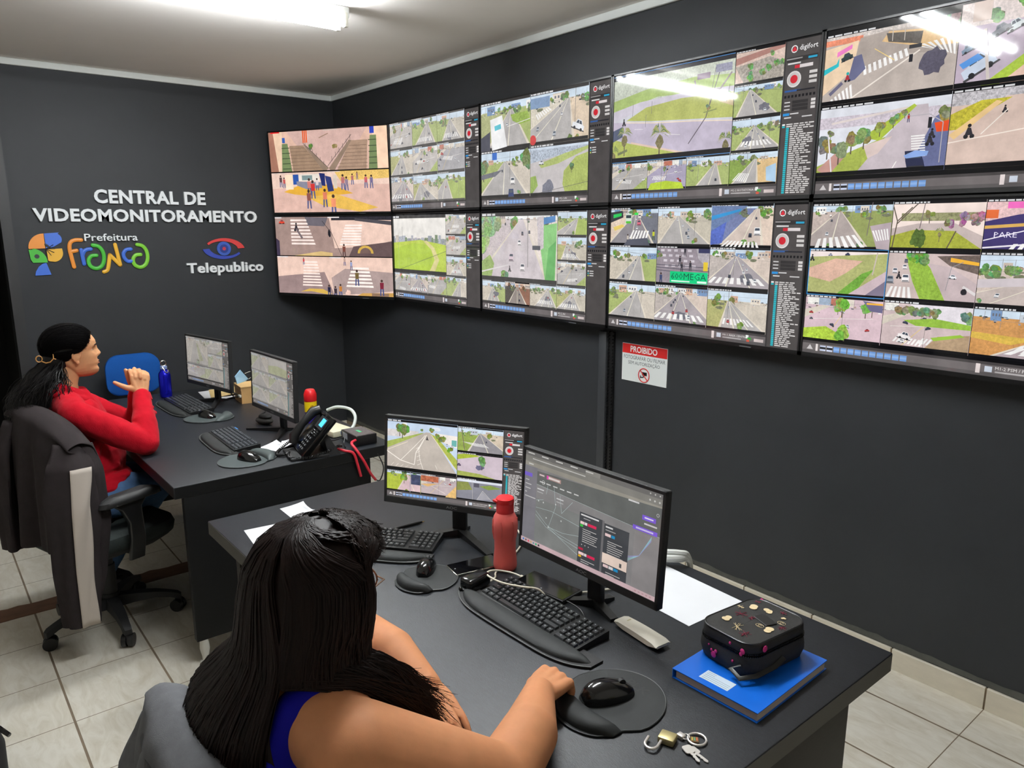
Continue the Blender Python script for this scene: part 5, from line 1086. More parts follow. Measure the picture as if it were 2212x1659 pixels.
def wrist_rest(label, c, yaw, w=0.42, d=0.075, m=M_RUBBER):
    t = thing('wrist_rest', label, 'wrist rest', (c[0], c[1], H), yaw, 'keyboard wrist rests')
    n = 28; front = []
    for i in range(n + 1):
        f = i / n * 2 - 1; front.append((f * w / 2, -d / 2 - 0.0 + d * .55 * abs(f) ** 5))
    base = front + [(w / 2, d / 2), (-w / 2, d / 2)]
    MB().prism(base, 0.0005, 0.006).build('base', M_BLACKM, t, smooth=0)
    k = MB(); rings = []
    for i in range(n + 1):
        f = i / n * 2 - 1; x = f * w * .475; y0 = -d / 2 + .005 + d * .55 * abs(f) ** 5; y1 = d * .30 - d * .1 * abs(f) ** 6
        h = 0.017 * max(0.02, (1 - abs(f) ** 8)) ** .5
        rings.append([(x, (y0 + y1) / 2 - math.cos(math.pi * j / 10) * (y1 - y0) / 2, 0.004 + h * (math.sin(math.pi * j / 10) ** .7 if 0 < j < 10 else 0)) for j in range(11)])
    k.loft(rings, True, None, False); k.build('cushion', m, t)
    MB().tube([(x, y, .0055) for x, y in front], .0016, 6).build('piping', mat('grey_piping', (84, 86, 84), .5), t)
    return t
def mouse(label, c, yaw, z=H + .0045, s=1.0, m=M_BLACKG):
    t = thing('computer_mouse', label, 'mouse', (c[0], c[1], z), yaw, 'computer mice')
    rings = []; n = 14
    for i in range(n + 1):
        f = i / n; y = (-.052 + .104 * f) * s
        w = .031 * s * (math.sin(math.pi * (0.04 + .92 * f)) ** .42) * (1 - .12 * math.sin(math.pi * f)); h = .037 * s * (math.sin(math.pi * (0.05 + .9 * f ** .72)) ** .62)
        rings.append([(w * math.cos(math.pi * j / 12), y, max(0.0, h * math.sin(math.pi * j / 12) ** .8) if 0 < j < 12 else 0.0) for j in range(13)])
    MB().loft(rings, True).build('shell', m, t)
    MB().cyl((-.004 * s, .03 * s, .024 * s), (.004 * s, .03 * s, .024 * s), .0075 * s).build('scroll_wheel', M_BLACKM, t)
    return t
def mouse_pad(label, c, yaw, r=0.1, m=M_RUBBER, words=None, deep=0.235):
    t = thing('mouse_pad', label, 'mouse pad', (c[0], c[1], H), yaw, 'gel mouse pads')
    out = []
    for i in range(56):
        a = 2 * math.pi * i / 56; x, y = math.cos(a), math.sin(a)
        if y >= 0: q = (r * x, deep * .5 * y + .005)
        else: q = (r * x * (1 - .18 * (math.sin(math.pi * min(1, -y * 1.15))) ** 2 * (1 if -y < .87 else 0)), deep * .5 * y)
        out.append(q)
    MB().prism(out, 0.0005, 0.0045).build('pad', m, t, smooth=0)
    MB().tube([(x, y, .004) for x, y in out], .0014, 6, closed=True).build('edge_piping', mat('dark_piping', (50, 52, 52), .5), t)
    k = MB(); rings = []
    for i in range(15):
        f = i / 14 * 2 - 1; x = f * r * .80; y0 = -deep * .5 * math.sqrt(max(0, 1 - (f * .78) ** 2)) + .006; y1 = -deep * .24 + .012 * f * f
        h = .022 * max(.02, 1 - abs(f) ** 5) ** .5
        rings.append([(x, (y0 + y1) / 2 - math.cos(math.pi * j / 10) * (y1 - y0) / 2, .003 + h * (math.sin(math.pi * j / 10) ** .7 if 0 < j < 10 else 0)) for j in range(11)])
    k.loft(rings, True, None, False); k.build('gel_cushion', m, t)
    if words:
        k = MB(); text_fit(k, words, -.028, .030, 0.07, .092, fat=.02, z=.0047); k.build('print', mat('pad_print', (10, 10, 11), .5), t, smooth=0)
    return t
keyboard('black keyboard in front of the browser monitor, loose cable across it', (4.418, -1.693), 0.0)
wrist_rest('long black gel wrist rest before the browser-monitor keyboard, beside bent wrist', (4.422, -1.768), 0.03, 0.475, 0.085)
mouse('glossy black mouse on the printed pad left of the padlock', (4.752, -1.805), -0.35, s=1.08)
mouse_pad('large black mouse pad with embossed letters beside the resting hand', (4.765, -1.812), -0.05, .103, words='PLK')
keyboard('black keyboard half hidden by long hair, pen lying behind it', (3.775, -1.772), 0.67)
wrist_rest('black wrist rest under the keyboard half hidden by long hair', (3.829, -1.858), 0.67, 0.40, 0.075)
mouse('black mouse showing its rounded back on the small pad beside the phone', (4.030, -1.775), 0.8, s=.95)
mouse_pad('small black mouse pad with raised cushion beside the slim phone', (4.075, -1.805), 0.12, .082, deep=.17)
keyboard('dark keyboard at the foot of the blue bottle', (1.53, -1.690), 0.02, 0.44, 0.125)
wrist_rest('black wrist rest on far desk in front of keyboard by blue bottle', (1.56, -1.788), 0.02, 0.46, 0.075)
M_PADG = mat('grey_pad', (62, 70, 70), .6, bump=(1400, .1))
mouse('black mouse on grey oval pad in front of the dim monitor by the blue bottle', (1.862, -1.695), -1.2, s=1.0)
mouse_pad('grey oval mouse pad between the two far keyboards', (1.885, -1.690), 2.6, .10, M_PADG)
keyboard('small keyboard with blue sticker on the far desk before the phone', (2.378, -1.738), -0.03, 0.37, 0.115, mat('grey_keycap', (58, 62, 66), .35), strip=True)
wrist_rest('black wrist rest with pale edge before the keyboard with blue sticker', (2.385, -1.822), -0.05, 0.42, 0.080)
mouse('black mouse on grey pad at the front right of the far desk', (2.708, -1.790), -1.15, s=1.05)
mouse_pad('grey mouse pad at the far desk edge touching the coiled phone cord', (2.695, -1.790), 3.3, .105, M_PADG)
# ------------------------------------------------------------------ things on the far desk
t = thing('water_bottle', 'shiny blue metal bottle with ring on its cap, left of dim monitor', 'bottle', (1.225, -1.722, H))
M_BLUEM = mat('blue_anodised_metal', (28, 30, 205), 0.22, metal=0.75, spec=.6)
MB().lathe([(.026, 0), (.031, .004), (.0325, .02), (.0325, .125), (.030, .140), (.022, .152), (.0175, .158), (.0175, .166)], 28).build('body', M_BLUEM, t)
MB().lathe([(.0185, .164), (.0185, .178), (.014, .182)], 20).build('cap', mat('pale_blue_cap', (150, 170, 220), .3, metal=.5), t)
MB().tube([(0, .015 * math.cos(i * .3927), .196 + .015 * math.sin(i * .3927)) for i in range(16)], .003, 8, closed=True).build('ring', M_CHROME, t)
MB().cable([(.018, -.01, .178), (.028, -.006, .165), (.033, 0, .150), (.032, .012, .147), (.024, .016, .16)], .003, 6).build('carabiner', M_CHROME, t)

cb = thing('cardboard_box', 'small brown cardboard box with a black cable across it', 'box', (1.605, -1.39, H), -0.1)
M_CARD = mat('brown_cardboard', (190, 150, 96), .8, noise=(14, .08))
k = MB(); k.box((0, 0, .045), (.15, .105, .09)); k.build('body', M_CARD, cb, smooth=0)
k = MB(); k.box((0, -.0535, .082), (.152, .002, .02)); k.box((0, 0, .0925), (.154, .112, .004)); k.build('lid', mat('light_cardboard', (206, 168, 112), .8), cb, smooth=0)
k = MB(); k.box((-.02, -.0535, .03), (.03, .001, .03)); k.build('print', mat('cardboard_print', (140, 128, 70), .8), cb, smooth=0)
o = MB().cable([(1.50, -1.47, .85), (1.53, -1.465, .835), (1.57, -1.46, .80), (1.60, -1.455, .79), (1.66, -1.452, .785)], .0035, 6)
o.cable([(1.52, -1.462, .80), (1.55, -1.458, .775), (1.59, -1.458, .772), (1.63, -1.455, .78)], .0035, 6)
c = o.build('monitor_cable', M_BLACK); tag(c, 'thin black cable looped over the front of the cardboard box', 'cable')
k = MB().box((1.655, -1.452, .787), (.03, .014, .014), bevel=.003).build('plug', M_WHITEP, c)
mk = thing('face_mask', 'light blue folded face mask standing on the cardboard box', 'mask', (1.545, -1.40, .838), -1.2)
pts = [(-.055, .012), (.008, .075), (.055, .045), (.042, .0), (-.03, -.002)]
k = MB(); k.add([(x, .012 * math.sin(x * 30), z) for x, z in pts] + [(x, .004 + .012 * math.sin(x * 30), z) for x, z in pts], [(0, 1, 2, 3, 4), (9, 8, 7, 6, 5)] + [(i, (i + 1) % 5, 5 + (i + 1) % 5, 5 + i) for i in range(5)])
k.build('mask_body', mat('light_blue_fabric', (160, 205, 240), .8, bump=(300, .2)), mk, smooth=0)
MB().cable([(-.05, .0, .012), (-.075, .01, .03), (-.06, .012, .055), (-.02, .008, .05)], .0014, 5).build('ear_loop', M_WHITEP, mk)

def sheet(name, label, cat, c, yaw, w, d, m=M_PAPER, z=0.0006, lift=0.0, group=None, curl=0.0, lines=0, rnd=None):
    t = thing(name, label, cat, (c[0], c[1], H + z), yaw, group)
    k = MB(); nu, nv = 8, 8
    top = [(-w / 2 + w * i / nu, -d / 2 + d * j / nv, lift + curl * ((abs(i / nu - .5) * 2) ** 3) * (j / nv) ** 2) for j in range(nv + 1) for i in range(nu + 1)]
    n = nu + 1
    fs = [(j * n + i, j * n + i + 1, (j + 1) * n + i + 1, (j + 1) * n + i) for j in range(nv) for i in range(nu)]
    N = len(top)
    k.add(top + [(x, y, zz + .0007) for x, y, zz in top], [tuple(q[::-1]) for q in fs] + [tuple(v + N for v in q) for q in fs] +
          [(i, i + 1, N + i + 1, N + i) for i in range(nu)] + [(j * n + nu, (j + 1) * n + nu, N + (j + 1) * n + nu, N + j * n + nu) for j in range(nv)] +
          [(i + 1 + nv * n, i + nv * n, N + i + nv * n, N + i + 1 + nv * n) for i in range(nu)] + [((j + 1) * n, j * n, N + j * n, N + (j + 1) * n) for j in range(nv)])
    k.build('page', m, t, smooth=.8)
    if lines:
        rr = random.Random(lines); k = MB()
        for i in range(lines):
            yy = d * .38 - i * d * .035; a = -w * .36 + rr.uniform(0, .02); b = w * rr.uniform(.15, .38)
            k.add([(a, yy, lift + .0012), (b, yy, lift + .0012), (b, yy + d * .008, lift + .0012), (a, yy + d * .008, lift + .0012)], [(0, 1, 2, 3)])
        k.build('printed_lines', M_INK, t, smooth=0, flip=False)
    return t
M_KRAFT = mat('kraft_envelope', (214, 186, 128), .8)
sheet('envelope', 'pale kraft envelope on the papers behind the dim monitor', 'envelope', (1.33, -1.43), -.25, .23, .16, M_KRAFT, .004, curl=.02)
sheet('paper_sheet', 'white sheet with lifted corner under the kraft envelope', 'paper', (1.36, -1.47), -.12, .29, .18, M_PAPER, .0006, curl=.018)
sheet('paper_sheet', 'white note paper lying on the far desk in front of the desk phone', 'paper', (2.585, -1.625), .35, .105, .10, M_PAPER, .0006, lines=6, curl=.012)
sheet('paper_sheet', 'folded white slip leaning beside the base of the desk phone', 'paper', (2.600, -1.575), -.5, .12, .07, M_PAPER, .0035, lift=.002, curl=.03)

hp = thing('headset', 'dark padded headset with curled cable lying behind the dim monitor column', 'headset', (2.165, -1.515, H), .3)
MB().ell((0, 0, .018), (.055, .032, .018)).build('ear_cushion', mat('dark_grey_pad', (48, 46, 44), .7), hp)
MB().ell((.004, .004, .038), (.04, .026, .012)).build('shell', M_BLACKM, hp)
MB().tube([(-.03 + .018 * math.cos(i * .7) - .002 * i, .03 + .014 * math.sin(i * .7), .012 + .004 * i) for i in range(14)], .003, 6).build('cable', M_BLACK, hp)

sp = thing('spray_can', 'red-capped aerosol can with yellow label behind the desk phone', 'can', (2.277, -1.320, H), -.35)
MB().lathe([(.028, 0), (.030, .004), (.030, .055), (.0302, .0552)], 28).build('body', mat('can_blue', (66, 44, 160), .35), sp)
MB().lathe([(.0302, .055), (.0302, .104), (.0285, .110)], 28).build('yellow_label', mat('can_yellow', (244, 206, 20), .4), sp)
MB().lathe([(.0302, .108), (.0312, .114), (.0312, .142), (.024, .162), (.020, .166)], 28).build('cap', mat('can_red', (220, 30, 36), .35), sp)
k = MB()
def wrap(body, a0, a1, z0, z1, R):
    v, f = text_mesh(body, 1.0, .015, 0.0); xs = [p.x for p in v]; ys = [p.y for p in v]
    k.add([(R * math.cos(a0 + (p.x - min(xs)) / (max(xs) - min(xs)) * (a1 - a0)), R * math.sin(a0 + (p.x - min(xs)) / (max(xs) - min(xs)) * (a1 - a0)), z0 + (p.y - min(ys)) / (max(ys) - min(ys)) * (z1 - z0)) for p in v], f)
wrap('SEGU', -.45, .45, .062, .074, .0306); wrap('AER', -.15, .4, .080, .090, .0306)
k.build('lettering', mat('can_print', (150, 60, 20), .5), sp, smooth=0, flip=False)

ph = thing('desk_phone', 'black desk phone leaning on its stand with bright blue display', 'phone', (2.775, -1.539, H), -0.194)
T = Matrix.Translation((0, 0, .094)) @ Matrix.Rotation(-.732, 4, 'X')
k = MB(); k.box((0, .014, 0), (.185, .028, .20), T, .006); k.build('body', M_BLACKG, ph)
k = MB(); k.tube([(-.062, -.012, -.085), (-.064, -.030, -.06), (-.064, -.034, 0), (-.064, -.030, .07), (-.062, -.012, .095)], [.02, .022, .016, .022, .021], 12, M=T); k.build('handset', M_BLACK, ph)
k = MB(); k.box((.03, -.001, .055), (.10, .003, .055), T); k.build('screen_frame', M_BLACKM, ph, smooth=0)
k = MB(); k.box((.045, -.003, .058), (.046, .002, .036), T); k.build('display', mat('lit_blue_display', (70, 180, 240), .3, emit=((80, 195, 250), .9)), ph, smooth=0)
k = MB()
for i in range(4):
    for j in range(3): k.box((-.006 + j * .024, -.002, -.022 - i * .018), (.016, .004, .011), T)
for i in range(3):
    for j in range(3): k.box((.0 + j * .03, -.002, .015 - i * .009), (.018, .004, .005), T)
k.build('keypad', M_BLACKM, ph, smooth=0)
k = MB()
for i in range(4):
    for j in range(3): k.box((-.006 + j * .024, -.0043, -.022 - i * .018), (.006, .0008, .005), T)
for i in range(3): k.box((.02 + (i % 2) * .02, -.0043, .015 - i * .009), (.012, .0008, .003), T)
k.build('key_legends', M_LEGEND, ph, smooth=0)
k = MB(); k.add([(-.07, .05, 0), (.07, .05, 0), (.07, .10, 0), (-.07, .10, 0), (-.06, .03, .10), (.06, .03, .10), (.06, .042, .105), (-.06, .042, .105)], [(3, 2, 1, 0), (4, 5, 6, 7), (0, 1, 5, 4), (1, 2, 6, 5), (2, 3, 7, 6), (3, 0, 4, 7)])
k.box((0, -.03, .006), (.17, .16, .012), bevel=.003); k.build('stand', M_BLACKM, ph, smooth=0)
# coiled cord
pts = []; path = [Vector(p) for p in ((2.70, -1.60, .80), (2.70, -1.655, .765), (2.73, -1.68, .755), (2.755, -1.655, .755), (2.735, -1.63, .757), (2.765, -1.645, .755), (2.82, -1.655, .755), (2.855, -1.60, .756), (2.853, -1.53, .760), (2.845, -1.46, .775), (2.82, -1.43, .768))]
n = 900
for i in range(n):
    f = i / (n - 1) * (len(path) - 1); a = min(int(f), len(path) - 2); u = f - a
    p0, p1, p2, p3 = path[max(a - 1, 0)], path[a], path[a + 1], path[min(a + 2, len(path) - 1)]
    q = .5 * ((2 * p1) + (p2 - p0) * u + (2 * p0 - 5 * p1 + 4 * p2 - p3) * u * u + (3 * p1 - p0 - 3 * p2 + p3) * u ** 3)
    tg = (p2 - p1).normalized(); s1 = tg.cross(Vector((0, 0, 1))); s1 = s1.normalized() if s1.length > .01 else Vector((1, 0, 0)); s2 = s1.cross(tg)
    pts.append(q + (s1 * math.cos(i * .72) + s2 * math.sin(i * .72)) * .0052)
MB().tube([tuple(p) for p in pts], .0019, 5).build('coiled_cord', M_BLACK, ph).matrix_parent_inverse = (Matrix.Translation((2.775, -1.539, H)) @ rotz(-.194)).inverted()

rb = thing('router', 'cream white flat network box behind the black box on the far desk', 'router', (2.545, -1.325, H), .1)
MB().box((0, 0, .016), (.15, .11, .028), bevel=.004).build('body', mat('cream_plastic', (222, 216, 186), .5), rb)
MB().box((0, 0, .002), (.14, .1, .004)).build('base', M_BLACKM, rb, smooth=0)
MB().box((.068, -.0, .02), (.02, .03, .016)).build('port_cover', mat('blue_plug', (40, 90, 150), .5), rb, smooth=0)
w = MB().cable([(2.42, -1.30, .83), (2.47, -1.27, .85), (2.53, -1.235, .845), (2.58, -1.235, .82), (2.61, -1.26, .785), (2.62, -1.29, .766)], .0075, 8)
tag(w.build('network_cable', mat('white_cable', (206, 212, 206), .5)), 'thick white cable arching into the cream network box', 'cable')
bx = thing('power_box', 'black metal box with red cables on the rear corner of the far desk', 'box', (2.735, -1.300, H), -.03)
MB().box((0, 0, .024), (.155, .10, .044), bevel=.002).build('body', mat('black_metal_box', (22, 21, 22), .35), bx)
MB().box((0, 0, .0465), (.145, .092, .001)).build('top_label', mat('box_label', (84, 78, 78), .5, noise=(80, .5)), bx, smooth=0)
MB().box((-.035, -.0505, .026), (.045, .001, .026)).build('side_label', mat('pale_label', (176, 180, 184), .6), bx, smooth=0)
MB().box((.0, 0, .0472), (.04, .014, .0006)).build('green_mark', mat('green_mark', (60, 180, 120), .5), bx, smooth=0)
k = MB()
for sx in (-.06, .06): k.box((sx, 0, .001), (.012, .08, .003))
k.build('feet', M_BLACKM, bx, smooth=0)
M_REDC = mat('red_cable', (214, 44, 62), .45)
o = MB().cable([(2.805, -1.352, .775), (2.83, -1.385, .772), (2.872, -1.385, .752), (2.89, -1.36, .70), (2.885, -1.33, .64), (2.875, -1.30, .60)], .006, 8).build('red_cable', M_REDC); tag(o, 'red cable from box face hanging in a loop past the desk corner', 'cable', 'red cables')
MB().cable([(2.875, -1.30, .60), (2.89, -1.285, .60), (2.905, -1.275, .66), (2.885, -1.29, .72)], .0028, 6).build('black_lead', M_BLACK, o)
o = MB().cable([(2.64, -1.43, .752), (2.70, -1.445, .756), (2.78, -1.45, .754), (2.85, -1.43, .752), (2.872, -1.40, .74), (2.876, -1.385, .69), (2.874, -1.37, .63)], .006, 8).build('red_cable', M_REDC); tag(o, 'red cable running behind the phone and down the end panel', 'cable', 'red cables')
o = MB().cable([(2.66, -1.41, .750), (2.70, -1.40, .76), (2.72, -1.365, .77), (2.745, -1.38, .752), (2.80, -1.40, .750)], .0025, 6).build('power_lead', M_BLACK); tag(o, 'thin black lead in front of the black box', 'cable')

o = MB().cable([(2.20, -1.21, .752), (2.24, -1.235, .775), (2.21, -1.26, .80), (2.18, -1.24, .775), (2.22, -1.225, .76), (2.15, -1.23, .752)], .004, 6).build('cable_tangle', M_BLACK); tag(o, 'dark tangle of cables with white plugs left of the aerosol can', 'cable')
k = MB().box((2.235, -1.27, .80), (.035, .018, .014), bevel=.003); k.box((2.205, -1.29, .775), (.03, .018, .02), bevel=.003); k.build('plug', M_WHITEP, o)

# ------------------------------------------------------------------ things on the near desk
rbm = mat('red_frosted_plastic', (246, 116, 110), .42, sss=.35)
t = thing('water_bottle', 'red frosted plastic bottle standing between the two near monitors', 'bottle', (4.155, -1.592, H))
prof = [(.028, 0), (.032, .004), (.0335, .012), (.0325, .03), (.0300, .06), (.0305, .085), (.0345, .115), (.0350, .135), (.0320, .155), (.026, .166), (.0235, .170)]
MB().lathe(prof, 36).build('body', rbm, t)
MB().lathe([(.0245, .168), (.0245, .196), (.0235, .198)], 28).build('cap', mat('red_cap', (222, 44, 48), .4), t)
k = MB().lathe([(.0252, .196), (.0256, .200), (.0250, .209), (.022, .212)], 28); k.box((-.012, -.018, .202), (.02, .02, .008), bevel=.003); k.build('flip_lid', mat('red_lid', (230, 40, 44), .35), t)
k = MB()
for a in range(6):
    q = a * math.pi / 3; k.tube([(.0338 * math.cos(q), .0338 * math.sin(q), .150), (.0358 * math.cos(q + .12), .0358 * math.sin(q + .12), .130), (.0352 * math.cos(q + .1), .0352 * math.sin(q + .1), .112), (.031 * math.cos(q), .031 * math.sin(q), .09)], .0016, 6)
k.build('grip_ribs', rbm, t)

def phone(label, c, yaw, w, d, case, z=H, edge=None):
    t = thing('smartphone', label, 'phone', (c[0], c[1], z), yaw)
    if case: MB().box((0, 0, .0058), (w + .006, d + .006, .0116), bevel=.004).build('case', M_BLACK, t)
    else: MB().box((0, 0, .0040), (w, d, .0078), bevel=.003).build('frame', edge or M_CHROME, t)
    h = .0118 if case else .0080
    MB().box((0, 0, h), (w - .004, d - .004, .0008)).build('screen', mat('dark_phone_glass', (9, 9, 11), .06, spec=.6), t, smooth=0)
    k = MB().cyl((0, -d / 2 + .012, h), (0, -d / 2 + .012, h + .0008), .002); k.build('camera_dot', M_LEGEND, t)
    return t
phone('phone in thick black case lying behind keyboard with white cable plugged in', (4.325, -1.583), .13, .165, .078, True, H + .0006)
phone('slim black phone with silver edge lying beside the small mouse pad', (4.095, -1.655), -.18, .072, .145, False)
k = thing('charger', 'glossy black charger block between slim phone and wrist rest', 'charger', (4.197, -1.727, H), .1)
MB().box((0, 0, .020), (.046, .078, .036), bevel=.010, seg=3).build('body', M_BLACKG, k)
MB().box((0, -.030, .006), (.04, .03, .012), bevel=.004).build('foot', M_BLACK, k)
MB().ell((-.008, -.046, .010), (.006, .005, .006)).build('knob', M_BLACKG, k)
M_CRM = mat('cream_cable', (224, 216, 196), .5)
o = MB().cable([(4.245, -1.601, .753), (4.215, -1.612, .758), (4.19, -1.640, .765), (4.19, -1.675, .774), (4.215, -1.700, .779), (4.27, -1.697, .779), (4.32, -1.672, .779), (4.352, -1.642, .775), (4.37, -1.630, .757)], .0026, 8).build('charging_cable', M_CRM); tag(o, 'cream charging cable looping over the keyboard from the cased phone', 'cable', 'pale charging cables')
MB().box((4.245, -1.601, .753), (.024, .009, .007), bevel=.002).build('plug', M_CRM, o)
o = MB().cable([(4.398, -1.535, .749), (4.42, -1.50, .750), (4.44, -1.44, .749), (4.45, -1.38, .749)], .0028, 8).build('charging_cable', M_CRM); tag(o, 'short cream cable running under the browser monitor toward the wall', 'cable', 'pale charging cables')
o = MB().cable([(4.205, -1.69, .752), (4.19, -1.655, .750), (4.165, -1.632, .749), (4.13, -1.56, .749), (4.06, -1.45, .749), (3.98, -1.40, .750)], .0026, 8).build('charging_cable', M_CRM); tag(o, 'pale cable from the charger block passing the foot of the red bottle', 'cable', 'pale charging cables')
o = MB()
for dx, dz in ((0, 0), (.0, .022), (.02, .010)):
    o.cable([(4.30, -1.30 - dx, .758 + dz), (4.40, -1.245 - dx, .760 + dz), (4.455, -1.205 - dx * .6, .764 + dz), (4.468, -1.176 - dx * .2, .760 + dz * .5), (4.46, -1.150, .70), (4.45, -1.14, .55)], .0085, 8)
o = o.build('cable_bundle', mat('white_cable_wrap', (212, 214, 208), .5, bump=(120, .3))); tag(o, 'bundle of thick white wrapped cables dropping behind the near desk', 'cable')
o = MB().cable([(4.35, -1.628, .752), (4.40, -1.60, .752), (4.46, -1.60, .752), (4.495, -1.615, .750), (4.50, -1.63, .757)], .002, 6).build('keyboard_cable', M_BLACK); tag(o, 'thin black keyboard cord curving behind the keys at the monitor foot', 'cable')

sheet('paper_sheet', 'printed white page lying under the long hair at the desk edge', 'paper', (3.583, -1.985), -.12, .297, .205, M_PAPER, .0006, lines=16)
sheet('paper_sheet', 'small square white note alone near the corner of the near desk', 'paper', (3.365, -1.866), -.03, .10, .085, M_PAPER, .0006, curl=.008, lines=3)
sheet('paper_sheet', 'blank white sheet between the browser monitor and the pencil case', 'paper', (4.545, -1.338), -.05, .285, .205, M_PAPER, .0006)
pn = thing('pen', 'black pen with gold tip behind the half hidden keyboard', 'pen', (3.725, -1.655, H + .0045), 1.5)
MB().tube([(-.065, 0, 0), (-.06, 0, 0), (.045, 0, 0), (.058, 0, 0)], [.002, .0042, .0042, .0028], 10).build('barrel', M_BLACKG, pn)
MB().tube([(.057, 0, 0), (.066, 0, 0)], [.0026, .0008], 8).build('tip', mat('gold_tip', (220, 180, 110), .3, metal=1), pn)
rm = thing('remote_control', 'cream white remote control lying right of the keyboard', 'remote', (4.638, -1.571, H), -.08)
k = MB(); rings = []
for i in range(11):
    f = i / 10; x = -.072 + .144 * f; w_ = .019 + .004 * f; h = (.020 + .003 * math.sin(f * 3)) * (1 if 0 < i < 10 else .75); zb = .0012 + (.006 * (1 - f / .15) if f < .15 else (.008 * (f - .8) / .2 if f > .8 else 0))
    rings.append([(x, -w_, zb + .004), (x, -w_ * .8, zb), (x, w_ * .8, zb), (x, w_, zb + .004), (x, w_, h * .8), (x, w_ * .75, h), (x, -w_ * .75, h), (x, -w_, h * .8)])
k.loft(rings); k.build('body', mat('cream_remote', (240, 234, 218), .45), rm, smooth=.7)
MB().box((-.035, .003, .0212), (.02, .012, .0012)).build('window', mat('beige_window', (196, 186, 140), .4), rm, smooth=0)
MB().box((.01, .004, .0222), (.004, .014, .001)).build('seam', mat('remote_seam', (176, 170, 150), .6), rm, smooth=0)

nb = thing('notebook', 'blue hardcover notebook under the patterned pencil case', 'notebook', (4.886, -1.502, H), .03)
M_NB = mat('bright_blue_cover', (8, 104, 214), .35, coat=.2)
k = MB(); k.box((0, 0, .0012), (.202, .278, .0016)); k.box((0, 0, .0215), (.202, .278, .0018)); k.box((-.100, 0, .0114), (.002, .278, .0206), bevel=.0008); k.build('cover', M_NB, nb, smooth=0)
MB().box((.002, 0, .0113), (.192, .268, .0184)).build('pages', mat('page_block', (198, 184, 172), .8, noise=(400, .12, (.02, .02, 1))), nb, smooth=0)
MB().box((-.012, -.105, .02262), (.068, .034, .0004)).build('name_label', mat('pale_label_blue', (206, 222, 236), .6), nb, smooth=0)
k = MB()
for i in range(5): k.box((-.012 + (0 if i > 1 else -.02), -.093 - i * .006, .02292), (.06 if i > 1 else .02, .0006, .0002))
k.build('label_lines', M_INK, nb, smooth=0)

# patterned pencil case
pc = thing('pencil_case', 'black patterned pencil case with open zipper on the blue notebook', 'pencil case', (4.862, -1.462, H + .0228), -.10)
M_PC = mat('black_canvas', (30, 29, 27), .75, bump=(700, .25)); M_PK = mat('pattern_pink', (196, 40, 116), .7); M_CR = mat('pattern_cream', (226, 204, 160), .7); M_MR = mat('pattern_maroon', (130, 34, 60), .75)
def rrect(w, d, r, n=6):
    out = []
    for cx, cy, a0 in ((w / 2 - r, d / 2 - r, 0), (-w / 2 + r, d / 2 - r, 90), (-w / 2 + r, -d / 2 + r, 180), (w / 2 - r, -d / 2 + r, 270)):
        for i in range(n + 1):
            a = math.radians(a0 + 90 * i / n); out.append((cx + r * math.cos(a), cy + r * math.sin(a)))
    return out
W_, D_ = .150, .195
def ring(sx, z, r=.035, tilt=0.0, oy=0.0): return [(x, y + oy, z + tilt * x) for x, y in rrect(W_ * sx, D_ * (sx * .4 + .6), r)]
k = MB(); k.loft([ring(.90, .0), ring(.97, .004), ring(1.04, .022), ring(1.03, .036), ring(.99, .046, tilt=.05)]); k.build('lower_body', M_PC, pc, smooth=.9)
k = MB(); k.loft([ring(.95, .052, tilt=.06), ring(.99, .056, tilt=.06), ring(.98, .072, tilt=.03), ring(.94, .077, tilt=.03), ring(.5, .0795, .03), ring(.05, .080, .004)]); LID = [(k, M_PC)]
MB().loft([ring(.90, .030), ring(.92, .062, tilt=.05)]).build('inner_gap', mat('case_inside', (6, 6, 6), .9), pc)
MB().tube(ring(.945, .0765, tilt=.03), .0022, 6, closed=True).build('lid_piping', M_BLACK, pc)
k = MB()
for z, tl in ((.0475, .05), (.0525, .06)):
    q = ring(1.0, z, tilt=tl)
    for i in range(len(q)):
        a, b = Vector(q[i]), Vector(q[(i + 1) % len(q)]); m_ = max(1, int((b - a).length / .0035))
        for j in range(m_): k.box(a.lerp(b, j / m_), (.0018, .0018, .0022))
k.build('zipper_teeth', mat('zipper_black', (16, 16, 16), .3), pc, smooth=0)
k = MB().tube([(-.072, -.045, .050), (-.080, -.052, .046), (-.082, -.06, .038)], .003, 6); k.build('zipper_pull', M_BLACK, pc)
k = MB().box((.012, .02, .0812), (.045, .028, .002), rotz(-.25), .0008, 1); k.build('rubber_patch', mat('patch_black', (20, 20, 20), .4), pc)
k = MB(); k.tube([(.05, -.098, .03), (.035, -.112, .02), (.065, -.118, .014), (.08, -.085, .016), (.083, -.03, .02), (.082, .0, .03)], .006, 6, flat=.35); k.build('carry_strap', M_BLACK, pc)
rr = random.Random(12)
def spot(m, x, y, r, kind):
    z = .0803 - .03 * max(0, abs(x) / (W_ / 2) - .55) * .1 + .0004
    kk = MB()
    if kind == 'heart':
        for q in range(3): a = rr.uniform(0, 6.28); kk.prism([(x + .45 * r * math.cos(a) + r * .6 * math.cos(i * .5236), y + .45 * r * math.sin(a) + r * .6 * math.sin(i * .5236)) for i in range(12)], z, z + .0004 + q * .0002)
    elif kind == 'scrib':
        for q in range(5): a = rr.uniform(0, 3.14); kk.tube([(x - r * math.cos(a), y - r * math.sin(a), z + .0004), (x + rr.uniform(-.3, .3) * r, y, z + .0004), (x + r * math.cos(a), y + r * math.sin(a), z + .0004)], .0005, 4)
    else:
        kk.tube([(x + r * math.cos(i * .5), y + r * .7 * math.sin(i * .5), z + .0004) for i in range(13)], .0005, 4); kk.tube([(x + r * .4 * math.cos(i * .8), y + r * .4 * math.sin(i * .8), z + .0004) for i in range(8)], .0005, 4)
    return kk
